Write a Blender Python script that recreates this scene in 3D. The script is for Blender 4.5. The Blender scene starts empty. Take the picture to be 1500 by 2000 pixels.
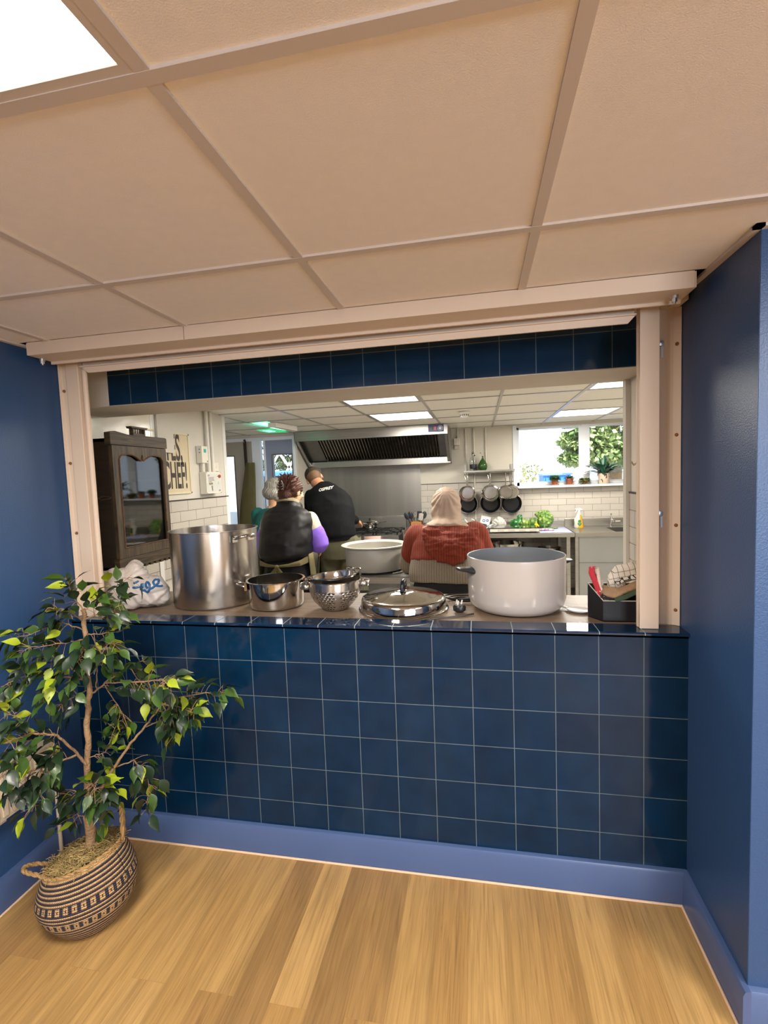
import bpy, bmesh, math, random
from mathutils import Vector, Matrix, Euler, noise
from mathutils.bvhtree import BVHTree

SC = bpy.context.scene
COL = SC.collection
PI = math.pi
R = math.radians

# ---------------------------------------------------------------- camera
cd = bpy.data.cameras.new('camera'); cam = bpy.data.objects.new('camera', cd); COL.objects.link(cam)
SC.camera = cam
cd.sensor_fit = 'VERTICAL'; cd.sensor_height = 36.0; cd.lens = 943.7 / 2000 * 36.0
cd.clip_start = 0.02; cd.clip_end = 200
rx, dn, fw = (Vector((0.9807560531, 0.1915952133, -0.0375344982)), Vector((-0.0229026863, -0.0780200160, -0.9966886896)),
              Vector((-0.1938892242, 0.9783681063, -0.0721305579)))
M = Matrix((rx, -dn, -fw)).transposed().to_4x4()
M.translation = Vector((-0.7013, -1.8086, 1.574))
cam.matrix_world = M

# ---------------------------------------------------------------- view
SC.view_settings.view_transform = 'Standard'
SC.view_settings.look = 'None'
SC.view_settings.gamma = 1.0
SC.view_settings.use_curve_mapping = False
SC.view_settings.exposure = 0.0
SC.cycles.use_denoising = True
SC.cycles.max_bounces = 8
SC.cycles.diffuse_bounces = 4
SC.cycles.glossy_bounces = 4
SC.cycles.transmission_bounces = 6
SC.cycles.adaptive_threshold = 0.02
SC.cycles.transparent_max_bounces = 12
SC.cycles.sample_clamp_indirect = 6.0
SC.cycles.caustics_refractive = False
SC.cycles.caustics_reflective = False

# ---------------------------------------------------------------- sky, sun
W = bpy.data.worlds.new('world'); SC.world = W; W.use_nodes = True
wn = W.node_tree.nodes; wl = W.node_tree.links
bg = wn['Background']
sky = wn.new('ShaderNodeTexSky'); sky.sky_type = 'HOSEK_WILKIE'
sky.sun_direction = Vector((0.35, -0.6, 0.72)).normalized(); sky.turbidity = 3.0
mixc = wn.new('ShaderNodeMix'); mixc.data_type = 'RGBA'; mixc.inputs[0].default_value = 0.62
wl.new(sky.outputs[0], mixc.inputs[6]); mixc.inputs[7].default_value = (0.80, 0.90, 1.0, 1)
wl.new(mixc.outputs[2], bg.inputs[0]); bg.inputs[1].default_value = 3.6
sl = bpy.data.lights.new('sun', 'SUN'); sl.energy = 11.0; sl.angle = R(0.6); sl.color = (1.0, 0.96, 0.88)
so = bpy.data.objects.new('sun', sl); COL.objects.link(so)
so.rotation_euler = Vector((0.35, -0.6, 0.72)).to_track_quat('Z', 'Y').to_euler()

# ---------------------------------------------------------------- ceiling panel lamps (light only, the fittings are built below)
FRONT_P = 55.0; KIT_P = 38.0
FRONT_C = (1.0, 0.92, 0.84); KIT_C = (1.0, 0.94, 0.83)
front_cells = [(-1.45, -1.449), (0.95, -1.449), (-1.45, -3.249), (0.95, -3.249)]
kitchen_cells = [(-1.42, 1.73), (-1.42, 2.93), (0.38, 1.73), (0.38, 3.53)]
CEIL = 2.155
def panel_lamp(x, y, power, colr):
    l = bpy.data.lights.new('panel_lamp', 'AREA'); l.shape = 'SQUARE'; l.size = 0.52; l.energy = power; l.color = colr
    o = bpy.data.objects.new('panel_lamp', l); COL.objects.link(o); o.location = (x, y, CEIL - 0.012)
    return o
# daylight through the window in the far wall of the dining room
dl = bpy.data.lights.new('window_daylight', 'AREA'); dl.shape = 'RECTANGLE'; dl.size = 3.0; dl.size_y = 1.05; dl.energy = 190.0; dl.color = (0.84, 0.90, 1.0)
do = bpy.data.objects.new('window_daylight', dl); COL.objects.link(do); do.location = (1.7, -5.16, 1.48); do.rotation_euler = (R(98), 0, 0)
lamps = {}
for c in front_cells: lamps[c] = panel_lamp(c[0], c[1], FRONT_P, FRONT_C)
for c in kitchen_cells: lamps[c] = panel_lamp(c[0], c[1], KIT_P, KIT_C)

# ================================================================ helpers
def lin(h):
    h = h.lstrip('#'); out = []
    for i in (0, 2, 4):
        c = int(h[i:i+2], 16) / 255
        out.append(c / 12.92 if c <= 0.04045 else ((c + 0.055) / 1.055) ** 2.4)
    return (*out, 1)
MATS = {}
def pm(name, col, rough=0.5, metal=0.0, var=0.06, vs=8.0, bump=0.0, bs=60.0, coat=0.0, trans=0.0, emis=None, es=1.0, aniso=0.0,
       stretch=None, arot=0.0, spec=0.5, ior=1.45, sheen=0.0, sub=0.0, alpha=1.0):
    if name in MATS: return MATS[name]
    m = bpy.data.materials.new(name); m.use_nodes = True; MATS[name] = m
    n = m.node_tree.nodes; l = m.node_tree.links; b = n['Principled BSDF']
    c = lin(col) if isinstance(col, str) else col
    tc = n.new('ShaderNodeTexCoord'); mp = n.new('ShaderNodeMapping'); l.new(tc.outputs['Object'], mp.inputs[0])
    if stretch: mp.inputs['Scale'].default_value = stretch
    nz = n.new('ShaderNodeTexNoise'); nz.inputs['Scale'].default_value = vs; nz.inputs['Detail'].default_value = 4
    l.new(mp.outputs[0], nz.inputs['Vector'])
    mr = n.new('ShaderNodeMapRange'); mr.inputs[1].default_value = 0.3; mr.inputs[2].default_value = 0.7
    mr.inputs[3].default_value = 1 - var; mr.inputs[4].default_value = 1 + var; l.new(nz.outputs[0], mr.inputs[0])
    vm = n.new('ShaderNodeVectorMath'); vm.operation = 'SCALE'; vm.inputs[0].default_value = c[:3]; l.new(mr.outputs[0], vm.inputs['Scale'])
    l.new(vm.outputs[0], b.inputs['Base Color'])
    b.inputs['Roughness'].default_value = rough; b.inputs['Metallic'].default_value = metal
    b.inputs['Coat Weight'].default_value = coat; b.inputs['Coat Roughness'].default_value = 0.08
    b.inputs['Transmission Weight'].default_value = trans; b.inputs['IOR'].default_value = ior
    b.inputs['Specular IOR Level'].default_value = spec; b.inputs['Anisotropic'].default_value = aniso; b.inputs['Anisotropic Rotation'].default_value = arot
    b.inputs['Sheen Weight'].default_value = sheen; b.inputs['Alpha'].default_value = alpha
    if sub: b.inputs['Subsurface Weight'].default_value = sub; b.inputs['Subsurface Radius'].default_value = (0.01, 0.004, 0.002)
    if emis:
        b.inputs['Emission Color'].default_value = lin(emis) if isinstance(emis, str) else emis
        b.inputs['Emission Strength'].default_value = es
    if bump:
        nb = n.new('ShaderNodeTexNoise'); nb.inputs['Scale'].default_value = bs; nb.inputs['Detail'].default_value = 3
        l.new(mp.outputs[0], nb.inputs['Vector'])
        bp = n.new('ShaderNodeBump'); bp.inputs['Strength'].default_value = bump; bp.inputs['Distance'].default_value = 0.01
        l.new(nb.outputs[0], bp.inputs['Height']); l.new(bp.outputs[0], b.inputs['Normal'])
    return m

def sep_combine(n, l, order, offs=(0, 0), geo='Object'):
    """texture vector (axis a + off, axis b + off, 0) from object space"""
    tc = n.new('ShaderNodeTexCoord'); s = n.new('ShaderNodeSeparateXYZ'); c = n.new('ShaderNodeCombineXYZ')
    l.new(tc.outputs[geo], s.inputs[0])
    for i, (ax, of) in enumerate(zip(order, offs)):
        a = n.new('ShaderNodeMath'); a.operation = 'ADD'; a.inputs[1].default_value = of
        l.new(s.outputs['XYZ'.index(ax)], a.inputs[0]); l.new(a.outputs[0], c.inputs[i])
    return c
def brickmat(name, c1, c2, mortar, w, h, ms, order='XZ', offs=(0, 0), off=0.0, rough=0.08, mrough=0.7, wave=0.0, var=0.0, spec=0.5, coat=0.0, bstr=0.3, ws=5.0):
    m = bpy.data.materials.new(name); m.use_nodes = True; MATS[name] = m
    n = m.node_tree.nodes; l = m.node_tree.links; b = n['Principled BSDF']
    c = sep_combine(n, l, order, offs)
    bt = n.new('ShaderNodeTexBrick'); l.new(c.outputs[0], bt.inputs['Vector'])
    bt.offset = off; bt.offset_frequency = 2; bt.squash = 1.0
    bt.inputs['Color1'].default_value = lin(c1); bt.inputs['Color2'].default_value = lin(c2); bt.inputs['Mortar'].default_value = lin(mortar)
    bt.inputs['Scale'].default_value = 1.0; bt.inputs['Mortar Size'].default_value = ms; bt.inputs['Mortar Smooth'].default_value = 0.15
    bt.inputs['Brick Width'].default_value = w; bt.inputs['Row Height'].default_value = h; bt.inputs['Bias'].default_value = 0
    nz = n.new('ShaderNodeTexNoise'); nz.inputs['Scale'].default_value = 9; nz.inputs['Detail'].default_value = 5; l.new(c.outputs[0], nz.inputs['Vector'])
    mr = n.new('ShaderNodeMapRange'); mr.inputs[1].default_value = 0.3; mr.inputs[2].default_value = 0.7; mr.inputs[3].default_value = 1 - var; mr.inputs[4].default_value = 1 + var
    l.new(nz.outputs[0], mr.inputs[0])
    vm = n.new('ShaderNodeVectorMath'); vm.operation = 'SCALE'; l.new(bt.outputs['Color'], vm.inputs[0]); l.new(mr.outputs[0], vm.inputs['Scale'])
    l.new(vm.outputs[0], b.inputs['Base Color'])
    rr = n.new('ShaderNodeMapRange'); rr.inputs[3].default_value = rough; rr.inputs[4].default_value = mrough
    l.new(bt.outputs['Fac'], rr.inputs[0]); l.new(rr.outputs[0], b.inputs['Roughness'])
    b.inputs['Specular IOR Level'].default_value = spec; b.inputs['Coat Weight'].default_value = coat
    inv = n.new('ShaderNodeMath'); inv.operation = 'SUBTRACT'; inv.inputs[0].default_value = 1; l.new(bt.outputs['Fac'], inv.inputs[1])
    bp = n.new('ShaderNodeBump'); bp.inputs['Strength'].default_value = bstr; bp.inputs['Distance'].default_value = 0.003
    l.new(inv.outputs[0], bp.inputs['Height'])
    if wave:
        n2 = n.new('ShaderNodeTexNoise'); n2.inputs['Scale'].default_value = ws; n2.inputs['Detail'].default_value = 1.5; l.new(c.outputs[0], n2.inputs['Vector'])
        b2 = n.new('ShaderNodeBump'); b2.inputs['Strength'].default_value = wave; b2.inputs['Distance'].default_value = 0.02
        l.new(n2.outputs[0], b2.inputs['Height']); l.new(bp.outputs[0], b2.inputs['Normal']); l.new(b2.outputs[0], b.inputs['Normal'])
    else: l.new(bp.outputs[0], b.inputs['Normal'])
    return m

OFF = {}
class MB:
    def __init__(s): s.v = []; s.f = []
    def add(s, vs, fs):
        k = len(s.v); s.v += [Vector(v) for v in vs]; s.f += [tuple(i + k for i in f) for f in fs]; return s
    def box(s, x0, x1, y0, y1, z0, z1):
        return s.add([(x0,y0,z0),(x1,y0,z0),(x1,y1,z0),(x0,y1,z0),(x0,y0,z1),(x1,y0,z1),(x1,y1,z1),(x0,y1,z1)],
                     [(0,3,2,1),(4,5,6,7),(0,1,5,4),(1,2,6,5),(2,3,7,6),(3,0,4,7)])
    def obox(s, c, size, rot=None):
        hx, hy, hz = size[0]/2, size[1]/2, size[2]/2
        m = rot if rot is not None else Matrix.Identity(3); c = Vector(c)
        vs = [c + m @ Vector(p) for p in [(-hx,-hy,-hz),(hx,-hy,-hz),(hx,hy,-hz),(-hx,hy,-hz),(-hx,-hy,hz),(hx,-hy,hz),(hx,hy,hz),(-hx,hy,hz)]]
        return s.add(vs, [(0,3,2,1),(4,5,6,7),(0,1,5,4),(1,2,6,5),(2,3,7,6),(3,0,4,7)])
    def tube(s, pts, rad, seg=10, cap=True, flat=1.0):
        pts = [Vector(p) for p in pts]; n = len(pts)
        rs = rad if isinstance(rad, (list, tuple)) else [rad] * n
        t = [(pts[min(i+1, n-1)] - pts[max(i-1, 0)]).normalized() for i in range(n)]
        ref = Vector((0, 0, 1)) if abs(t[0].z) < 0.9 else Vector((1, 0, 0))
        u = t[0].cross(ref).normalized(); vs = []; fs = []
        for i in range(n):
            u = (u - t[i] * u.dot(t[i]));
            u = u.normalized() if u.length > 1e-6 else t[i].orthogonal().normalized()
            w = t[i].cross(u)
            for k in range(seg):
                a = 2*PI*k/seg; vs.append(pts[i] + (u*math.cos(a) + w*math.sin(a)*flat) * rs[i])
        for i in range(n-1):
            for k in range(seg):
                fs.append((i*seg+k, i*seg+(k+1)%seg, (i+1)*seg+(k+1)%seg, (i+1)*seg+k))
        if cap: fs.append(tuple(range(seg))[::-1]); fs.append(tuple((n-1)*seg+k for k in range(seg)))
        return s.add(vs, fs)
    def cyl(s, p0, p1, r0, r1=None, seg=24): return s.tube([p0, p1], [r0, r0 if r1 is None else r1], seg)
    def lathe(s, prof, c=(0, 0, 0), seg=48, sx=1.0, sy=1.0, closed=False, rot=None, cap=True):
        c = Vector(c); vs = []; fs = []; n = len(prof)
        for (r, z) in prof:
            for k in range(seg):
                a = 2*PI*k/seg; p = Vector((r*math.cos(a)*sx, r*math.sin(a)*sy, z))
                vs.append(c + (rot @ p if rot is not None else p))
        for i in range(n-1 if not closed else n):
            j = (i+1) % n
            for k in range(seg): fs.append((i*seg+k, i*seg+(k+1)%seg, j*seg+(k+1)%seg, j*seg+k))
        if not closed and cap:
            if prof[0][0] > 1e-5: fs.append(tuple(range(seg))[::-1])
            if prof[-1][0] > 1e-5: fs.append(tuple((n-1)*seg+k for k in range(seg)))
        return s.add(vs, fs)
    def ell(s, c, r, rot=None, seg=20, rings=12):
        c = Vector(c); vs = []; fs = []
        for i in range(1, rings):
            th = PI*i/rings
            for k in range(seg):
                a = 2*PI*k/seg; p = Vector((r[0]*math.sin(th)*math.cos(a), r[1]*math.sin(th)*math.sin(a), -r[2]*math.cos(th)))
                vs.append(c + (rot @ p if rot is not None else p))
        b = c + (rot @ Vector((0,0,-r[2])) if rot is not None else Vector((0,0,-r[2]))); t = c + (rot @ Vector((0,0,r[2])) if rot is not None else Vector((0,0,r[2])))
        vs += [b, t]; nb = len(vs)-2
        for i in range(rings-2):
            for k in range(seg): fs.append((i*seg+k, i*seg+(k+1)%seg, (i+1)*seg+(k+1)%seg, (i+1)*seg+k))
        for k in range(seg):
            fs.append((nb, (k+1)%seg, k)); fs.append((nb+1, (rings-2)*seg+k, (rings-2)*seg+(k+1)%seg))
        return s.add(vs, fs)
    def loft(s, rings, cap=True):
        n = len(rings); m = len(rings[0]); vs = [p for r in rings for p in r]; fs = []
        for i in range(n-1):
            for k in range(m): fs.append((i*m+k, i*m+(k+1)%m, (i+1)*m+(k+1)%m, (i+1)*m+k))
        if cap: fs.append(tuple(range(m))[::-1]); fs.append(tuple((n-1)*m+k for k in range(m)))
        return s.add(vs, fs)
    def prism(s, poly, axis, a0, a1):
        """polygon in the two other axes, extruded along axis"""
        def P(p, a):
            if axis == 'X': return (a, p[0], p[1])
            if axis == 'Y': return (p[0], a, p[1])
            return (p[0], p[1], a)
        n = len(poly); vs = [P(p, a0) for p in poly] + [P(p, a1) for p in poly]
        fs = [tuple(range(n)), tuple(range(2*n-1, n-1, -1))] + [(i, n+i, n+(i+1)%n, (i+1)%n) for i in range(n)]
        return s.add(vs, fs)
    def grid(s, fn, nu, nv):
        vs = [fn(i/(nu), j/(nv)) for j in range(nv+1) for i in range(nu+1)]
        fs = [(j*(nu+1)+i, j*(nu+1)+i+1, (j+1)*(nu+1)+i+1, (j+1)*(nu+1)+i) for j in range(nv) for i in range(nu)]
        return s.add(vs, fs)
    def build(s, name, mat, parent=None, smooth=True, bevel=0.0, loc=None, solid=0.0, ang=38, seg=2, subsurf=0, fix=True):
        o_ = Vector(loc) if loc is not None else (OFF[parent.name] if parent is not None else Vector((0, 0, 0)))
        me = bpy.data.meshes.new(name); me.from_pydata([tuple(v - o_) for v in s.v], [], s.f); me.update()
        if fix:
            bm = bmesh.new(); bm.from_mesh(me); bmesh.ops.recalc_face_normals(bm, faces=bm.faces[:]); bm.to_mesh(me); bm.free()
        ob = bpy.data.objects.new(name, me); COL.objects.link(ob)
        me.materials.append(mat if not isinstance(mat, str) else MATS[mat])
        if smooth:
            me.shade_smooth()
            me.set_sharp_from_angle(angle=R(ang))
        if parent is not None: ob.parent = parent
        else: ob.location = o_
        OFF[ob.name] = o_.copy()
        if solid:
            md = ob.modifiers.new('solid', 'SOLIDIFY'); md.thickness = solid; md.offset = 0
        if subsurf:
            md = ob.modifiers.new('sub', 'SUBSURF'); md.levels = md.render_levels = subsurf
        if bevel:
            md = ob.modifiers.new('bevel', 'BEVEL'); md.width = bevel; md.segments = seg; md.limit_method = 'ANGLE'; md.angle_limit = R(40)
            md.harden_normals = False
        return ob

def tag(o, label, cat, group=None, kind=None):
    o['label'] = label; o['category'] = cat
    if group: o['group'] = group
    if kind: o['kind'] = kind
    return o
def thing(name, label, cat, loc, group=None):
    o = bpy.data.objects.new(name, None); COL.objects.link(o); o.location = loc; o.empty_display_size = 0.05
    OFF[o.name] = Vector(loc); return tag(o, label, cat, group)
def struct(name, mb, mat, smooth=False, bevel=0.0, label=None, parent=None):
    o = mb.build(name, mat, parent, smooth=smooth, bevel=bevel)
    if parent is None: o['kind'] = 'structure'
    if label: o['label'] = label; 
    return o
def copy_tree(o, loc=None, parent=None):
    c = o.copy(); COL.objects.link(c); OFF[c.name] = OFF[o.name].copy()
    if parent is not None: c.parent = parent
    for ch in o.children: copy_tree(ch, None, c)
    if loc is not None: c.location = loc; OFF[c.name] = Vector(loc)
    return c
def fontpart(text, size, mat, parent, mtx, ext=0.0008, name='lettering', sx=1.0, bold=0.0, align='CENTER'):
    fc = bpy.data.curves.new(name, 'FONT'); fc.body = text; fc.size = size; fc.align_x = align; fc.align_y = 'CENTER'; fc.extrude = ext; fc.offset = bold
    to = bpy.data.objects.new(name, fc); COL.objects.link(to)
    dg = bpy.context.evaluated_depsgraph_get(); me = bpy.data.meshes.new_from_object(to.evaluated_get(dg))
    bpy.data.objects.remove(to)
    me.transform(Matrix.Diagonal((sx, 1, 1, 1))); me.transform(mtx)
    o_ = OFF[parent.name]; me.transform(Matrix.Translation(-o_)); me.materials.clear(); me.materials.append(mat)
    ob = bpy.data.objects.new(name, me); COL.objects.link(ob); ob.parent = parent; OFF[ob.name] = o_.copy()
    return ob
def remesh(mb, name, mat, parent=None, vox=0.01, sm=6, loc=None, disp=0.0, dscale=0.1, cloth=None):
    """union of closed shapes -> one continuous smoothed surface"""
    o_ = Vector(loc) if loc is not None else (OFF[parent.name] if parent is not None else Vector((0, 0, 0)))
    me = bpy.data.meshes.new(name); me.from_pydata([tuple(v) for v in mb.v], [], mb.f); me.update()
    bm = bmesh.new(); bm.from_mesh(me); bmesh.ops.recalc_face_normals(bm, faces=bm.faces[:]); bm.to_mesh(me); bm.free()
    t = bpy.data.objects.new('tmp', me); COL.objects.link(t)
    md = t.modifiers.new('r', 'REMESH'); md.mode = 'VOXEL'; md.voxel_size = vox; md.adaptivity = 0
    md = t.modifiers.new('s', 'SMOOTH'); md.factor = 0.5; md.iterations = sm
    dg = bpy.context.evaluated_depsgraph_get(); out = bpy.data.meshes.new_from_object(t.evaluated_get(dg))
    bpy.data.objects.remove(t)
    if disp or cloth:
        nrm = [v.normal.copy() for v in out.vertices]
        for v, n_ in zip(out.vertices, nrm):
            p = v.co
            d = disp * (noise.noise(p / dscale) + 0.5 * noise.noise(p / dscale * 2.3)) if disp else 0
            if cloth: d += cloth(p, n_)
            v.co = p + n_ * d
    out.transform(Matrix.Translation(-o_)); out.materials.clear(); out.materials.append(mat)
    ob = bpy.data.objects.new(name, out); COL.objects.link(ob); out.shade_smooth()
    if parent is not None: ob.parent = parent
    else: ob.location = o_
    OFF[ob.name] = o_.copy()
    return ob

# ================================================================ materials
ceil_tile = pm('ceiling_tile_mat', '#f3ece6', 0.9, var=0.015, vs=30, bump=0.15, bs=400)
ceil_bar = pm('ceiling_bar_mat', '#cfc4ba', 0.55, var=0.01)
kit_tile = pm('kitchen_ceiling_mat', '#f2eee4', 0.85, var=0.015, vs=30, bump=0.1, bs=400)
kit_bar = pm('kitchen_bar_mat', '#a8a59e', 0.3, var=0.01)
frame_cream = pm('frame_cream_mat', '#d6c2ad', 0.5, var=0.0)
plaster = pm('plaster_mat', '#d8cfc2', 0.7, var=0.03, vs=3, bump=0.05, bs=30)
kit_wall = pm('kitchen_wall_mat', '#cfc9bd', 0.5, var=0.02, vs=3, bump=0.04, bs=40)
white_gloss = pm('white_gloss_mat', '#e8e6e2', 0.25, var=0.01)
blue_paint = pm('blue_paint_mat', '#2b4870', 0.36, var=0.03, vs=2, bump=0.12, bs=220)
blue_skirt = pm('blue_skirting_mat', '#485b82', 0.3, var=0.02, vs=3)
room_wall = pm('room_wall_mat', '#7f7770', 0.8, var=0.03)
steel = pm('steel_mat', (0.54, 0.51, 0.47, 1), 0.27, 1.0, var=0.05, vs=3, stretch=(1, 1, 0.1), aniso=0.8, arot=0.25)
steel_b = pm('brushed_steel_mat', (0.40, 0.39, 0.37, 1), 0.34, 1.0, var=0.08, vs=40, stretch=(0.05, 1, 1), bump=0.03, bs=300)
steel_m = pm('mirror_steel_mat', (0.58, 0.56, 0.53, 1), 0.1, 1.0, var=0.03, vs=3)
steel_d = pm('dark_steel_mat', (0.20, 0.20, 0.20, 1), 0.38, 1.0, var=0.1, vs=5)
black_pl = pm('black_plastic_mat', '#15161a', 0.35, var=0.1)
black_m = pm('black_iron_mat', '#101012', 0.5, var=0.2)
steel_v = pm('splash_steel_mat', (0.33, 0.32, 0.30, 1), 0.36, 1.0, var=0.12, vs=4, stretch=(1.5, 1, 0.03))
glass = pm('glass_mat', (0.95, 0.97, 0.97, 1), 0.02, 0, var=0, trans=1.0, ior=1.45)
def pane_mat(name, tint, op):
    m = bpy.data.materials.new(name); m.use_nodes = True; MATS[name] = m
    n = m.node_tree.nodes; l = m.node_tree.links; n.remove(n['Principled BSDF'])
    t = n.new('ShaderNodeBsdfTransparent'); t.inputs[0].default_value = tint
    g = n.new('ShaderNodeBsdfGlossy'); g.inputs['Roughness'].default_value = 0.03
    f = n.new('ShaderNodeFresnel'); f.inputs[0].default_value = 1.5
    a = n.new('ShaderNodeMath'); a.operation = 'MULTIPLY_ADD'; a.inputs[1].default_value = (0.55 if op else 0.9); a.inputs[2].default_value = op; l.new(f.outputs[0], a.inputs[0])
    x = n.new('ShaderNodeMixShader'); l.new(a.outputs[0], x.inputs[0]); l.new(t.outputs[0], x.inputs[1]); l.new(g.outputs[0], x.inputs[2])
    l.new(x.outputs[0], n['Material Output'].inputs[0]); return m
pane = pane_mat('window_pane_mat', (0.97, 0.98, 1, 1), 0.0)
old_pane = pane_mat('old_pane_mat', (0.42, 0.42, 0.42, 1), 0.03)

# blue glazed tiles, 150 mm, joints follow the room grid
TX = 14.95 * 0.15
tile_face = brickmat('blue_tile_face_mat', '#07223a', '#092842', '#5c686c', 0.15, 0.15, 0.0014, 'XZ', (TX, -0.985 + 1.5), rough=0.09, wave=0.12, var=0.16, coat=0.0, ws=6, spec=0.26)
tile_top = brickmat('blue_tile_top_mat', '#08243e', '#0a2844', '#8a979c', 0.15, 0.30, 0.0016, 'XY', (TX, 0.12), rough=0.05, wave=0.05, var=0.1, coat=0.0, spec=0.7)
tile_lintel = brickmat('blue_tile_lintel_mat', '#062640', '#082b47', '#51636c', 0.15, 0.15, 0.0018, 'XZ', (TX + 0.01, -0.485), rough=0.1, wave=0.1, var=0.12)
metro_back = brickmat('metro_back_mat', '#c4beb5', '#beb8af', '#77726a', 0.204, 0.078, 0.002, 'XZ', (3.0, -1.455 + 1.56), off=0.5, rough=0.18, wave=0.02, var=0.02, bstr=0.5)
metro_side = brickmat('metro_side_mat', '#c9c2b7', '#c3bcb1', '#6d685f', 0.204, 0.078, 0.002, 'YZ', (3.0, -1.455 + 1.56), off=0.5, rough=0.18, wave=0.02, var=0.02, bstr=0.5)

def wood_floor():
    m = bpy.data.materials.new('oak_floor_mat'); m.use_nodes = True
    n = m.node_tree.nodes; l = m.node_tree.links; b = n['Principled BSDF']
    c = sep_combine(n, l, 'YX', (7.0, 9.03))
    bt = n.new('ShaderNodeTexBrick'); l.new(c.outputs[0], bt.inputs['Vector']); bt.offset = 0.37; bt.offset_frequency = 2
    bt.inputs['Scale'].default_value = 1; bt.inputs['Brick Width'].default_value = 0.92; bt.inputs['Row Height'].default_value = 0.118
    bt.inputs['Mortar Size'].default_value = 0.0006; bt.inputs['Mortar Smooth'].default_value = 0.3; bt.inputs['Bias'].default_value = 0.0
    bt.inputs['Color1'].default_value = (0, 0, 0, 1); bt.inputs['Color2'].default_value = (1, 1, 1, 1); bt.inputs['Mortar'].default_value = (0.2, 0.2, 0.2, 1)
    cr = n.new('ShaderNodeValToRGB'); l.new(bt.outputs['Color'], cr.inputs[0])
    e = cr.color_ramp.elements; e[0].position = 0.0; e[0].color = lin('#8f7046'); e[1].position = 1.0; e[1].color = lin('#b2905c')
    x = e.new(0.35); x.color = lin('#9d7b4a'); x = e.new(0.7); x.color = lin('#a68552')
    mp = n.new('ShaderNodeMapping'); mp.inputs['Scale'].default_value = (3.2, 80, 1); l.new(c.outputs[0], mp.inputs[0])
    ad = n.new('ShaderNodeVectorMath'); ad.operation = 'ADD'; l.new(mp.outputs[0], ad.inputs[0])
    sc = n.new('ShaderNodeVectorMath'); sc.operation = 'SCALE'; sc.inputs['Scale'].default_value = 17; l.new(bt.outputs['Color'], sc.inputs[0]); l.new(sc.outputs[0], ad.inputs[1])
    nz = n.new('ShaderNodeTexNoise'); nz.inputs['Scale'].default_value = 1.3; nz.inputs['Detail'].default_value = 6; nz.inputs['Distortion'].default_value = 1.3
    l.new(ad.outputs[0], nz.inputs['Vector'])
    g = n.new('ShaderNodeValToRGB'); l.new(nz.outputs[0], g.inputs[0]); e = g.color_ramp.elements
    e[0].position = 0.30; e[0].color = (0.62, 0.57, 0.50, 1); e[1].position = 0.62; e[1].color = (1.1, 1.08, 1.04, 1); x = e.new(0.45); x.color = (0.88, 0.84, 0.78, 1)
    mp2 = n.new('ShaderNodeMapping'); mp2.inputs['Scale'].default_value = (1.1, 9.0, 1); l.new(c.outputs[0], mp2.inputs[0])
    ad2 = n.new('ShaderNodeVectorMath'); ad2.operation = 'ADD'; l.new(mp2.outputs[0], ad2.inputs[0]); l.new(sc.outputs[0], ad2.inputs[1])
    n3 = n.new('ShaderNodeTexNoise'); n3.inputs['Scale'].default_value = 1.0; n3.inputs['Detail'].default_value = 2; n3.inputs['Distortion'].default_value = 0.6; l.new(ad2.outputs[0], n3.inputs['Vector'])
    fr = n.new('ShaderNodeMath'); fr.operation = 'MULTIPLY'; fr.inputs[1].default_value = 16.0; l.new(n3.outputs[0], fr.inputs[0])
    sn = n.new('ShaderNodeMath'); sn.operation = 'SINE'; l.new(fr.outputs[0], sn.inputs[0])
    mr3 = n.new('ShaderNodeMapRange'); mr3.inputs[1].default_value = -1; mr3.inputs[2].default_value = 1; mr3.inputs[3].default_value = 0.86; mr3.inputs[4].default_value = 1.06; l.new(sn.outputs[0], mr3.inputs[0])
    vs3 = n.new('ShaderNodeVectorMath'); vs3.operation = 'SCALE'; l.new(cr.outputs[0], vs3.inputs[0]); l.new(mr3.outputs[0], vs3.inputs['Scale'])
    mx = n.new('ShaderNodeMix'); mx.data_type = 'RGBA'; mx.blend_type = 'MULTIPLY'; mx.inputs[0].default_value = 0.7
    l.new(vs3.outputs[0], mx.inputs[6]); l.new(g.outputs[0], mx.inputs[7]); l.new(mx.outputs[2], b.inputs['Base Color'])
    b.inputs['Roughness'].default_value = 0.42
    bp = n.new('ShaderNodeBump'); bp.inputs['Strength'].default_value = 0.08; bp.inputs['Distance'].default_value = 0.002
    l.new(nz.outputs[0], bp.inputs['Height']); l.new(bp.outputs[0], b.inputs['Normal'])
    return m
oak = wood_floor()
def old_wood(name, ca, cb, sc=(3, 3, 40), rough=0.6):
    m = bpy.data.materials.new(name); m.use_nodes = True; MATS[name] = m
    n = m.node_tree.nodes; l = m.node_tree.links; b = n['Principled BSDF']
    tc = n.new('ShaderNodeTexCoord'); mp = n.new('ShaderNodeMapping'); mp.inputs['Scale'].default_value = sc; l.new(tc.outputs['Object'], mp.inputs[0])
    nz = n.new('ShaderNodeTexNoise'); nz.inputs['Scale'].default_value = 2.5; nz.inputs['Detail'].default_value = 8; nz.inputs['Distortion'].default_value = 0.8; l.new(mp.outputs[0], nz.inputs['Vector'])
    cr = n.new('ShaderNodeValToRGB'); l.new(nz.outputs[0], cr.inputs[0]); e = cr.color_ramp.elements
    e[0].position = 0.3; e[0].color = lin(ca); e[1].position = 0.7; e[1].color = lin(cb)
    l.new(cr.outputs[0], b.inputs['Base Color']); b.inputs['Roughness'].default_value = rough
    bp = n.new('ShaderNodeBump'); bp.inputs['Strength'].default_value = 0.4; bp.inputs['Distance'].default_value = 0.004; l.new(nz.outputs[0], bp.inputs['Height']); l.new(bp.outputs[0], b.inputs['Normal'])
    return m
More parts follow.
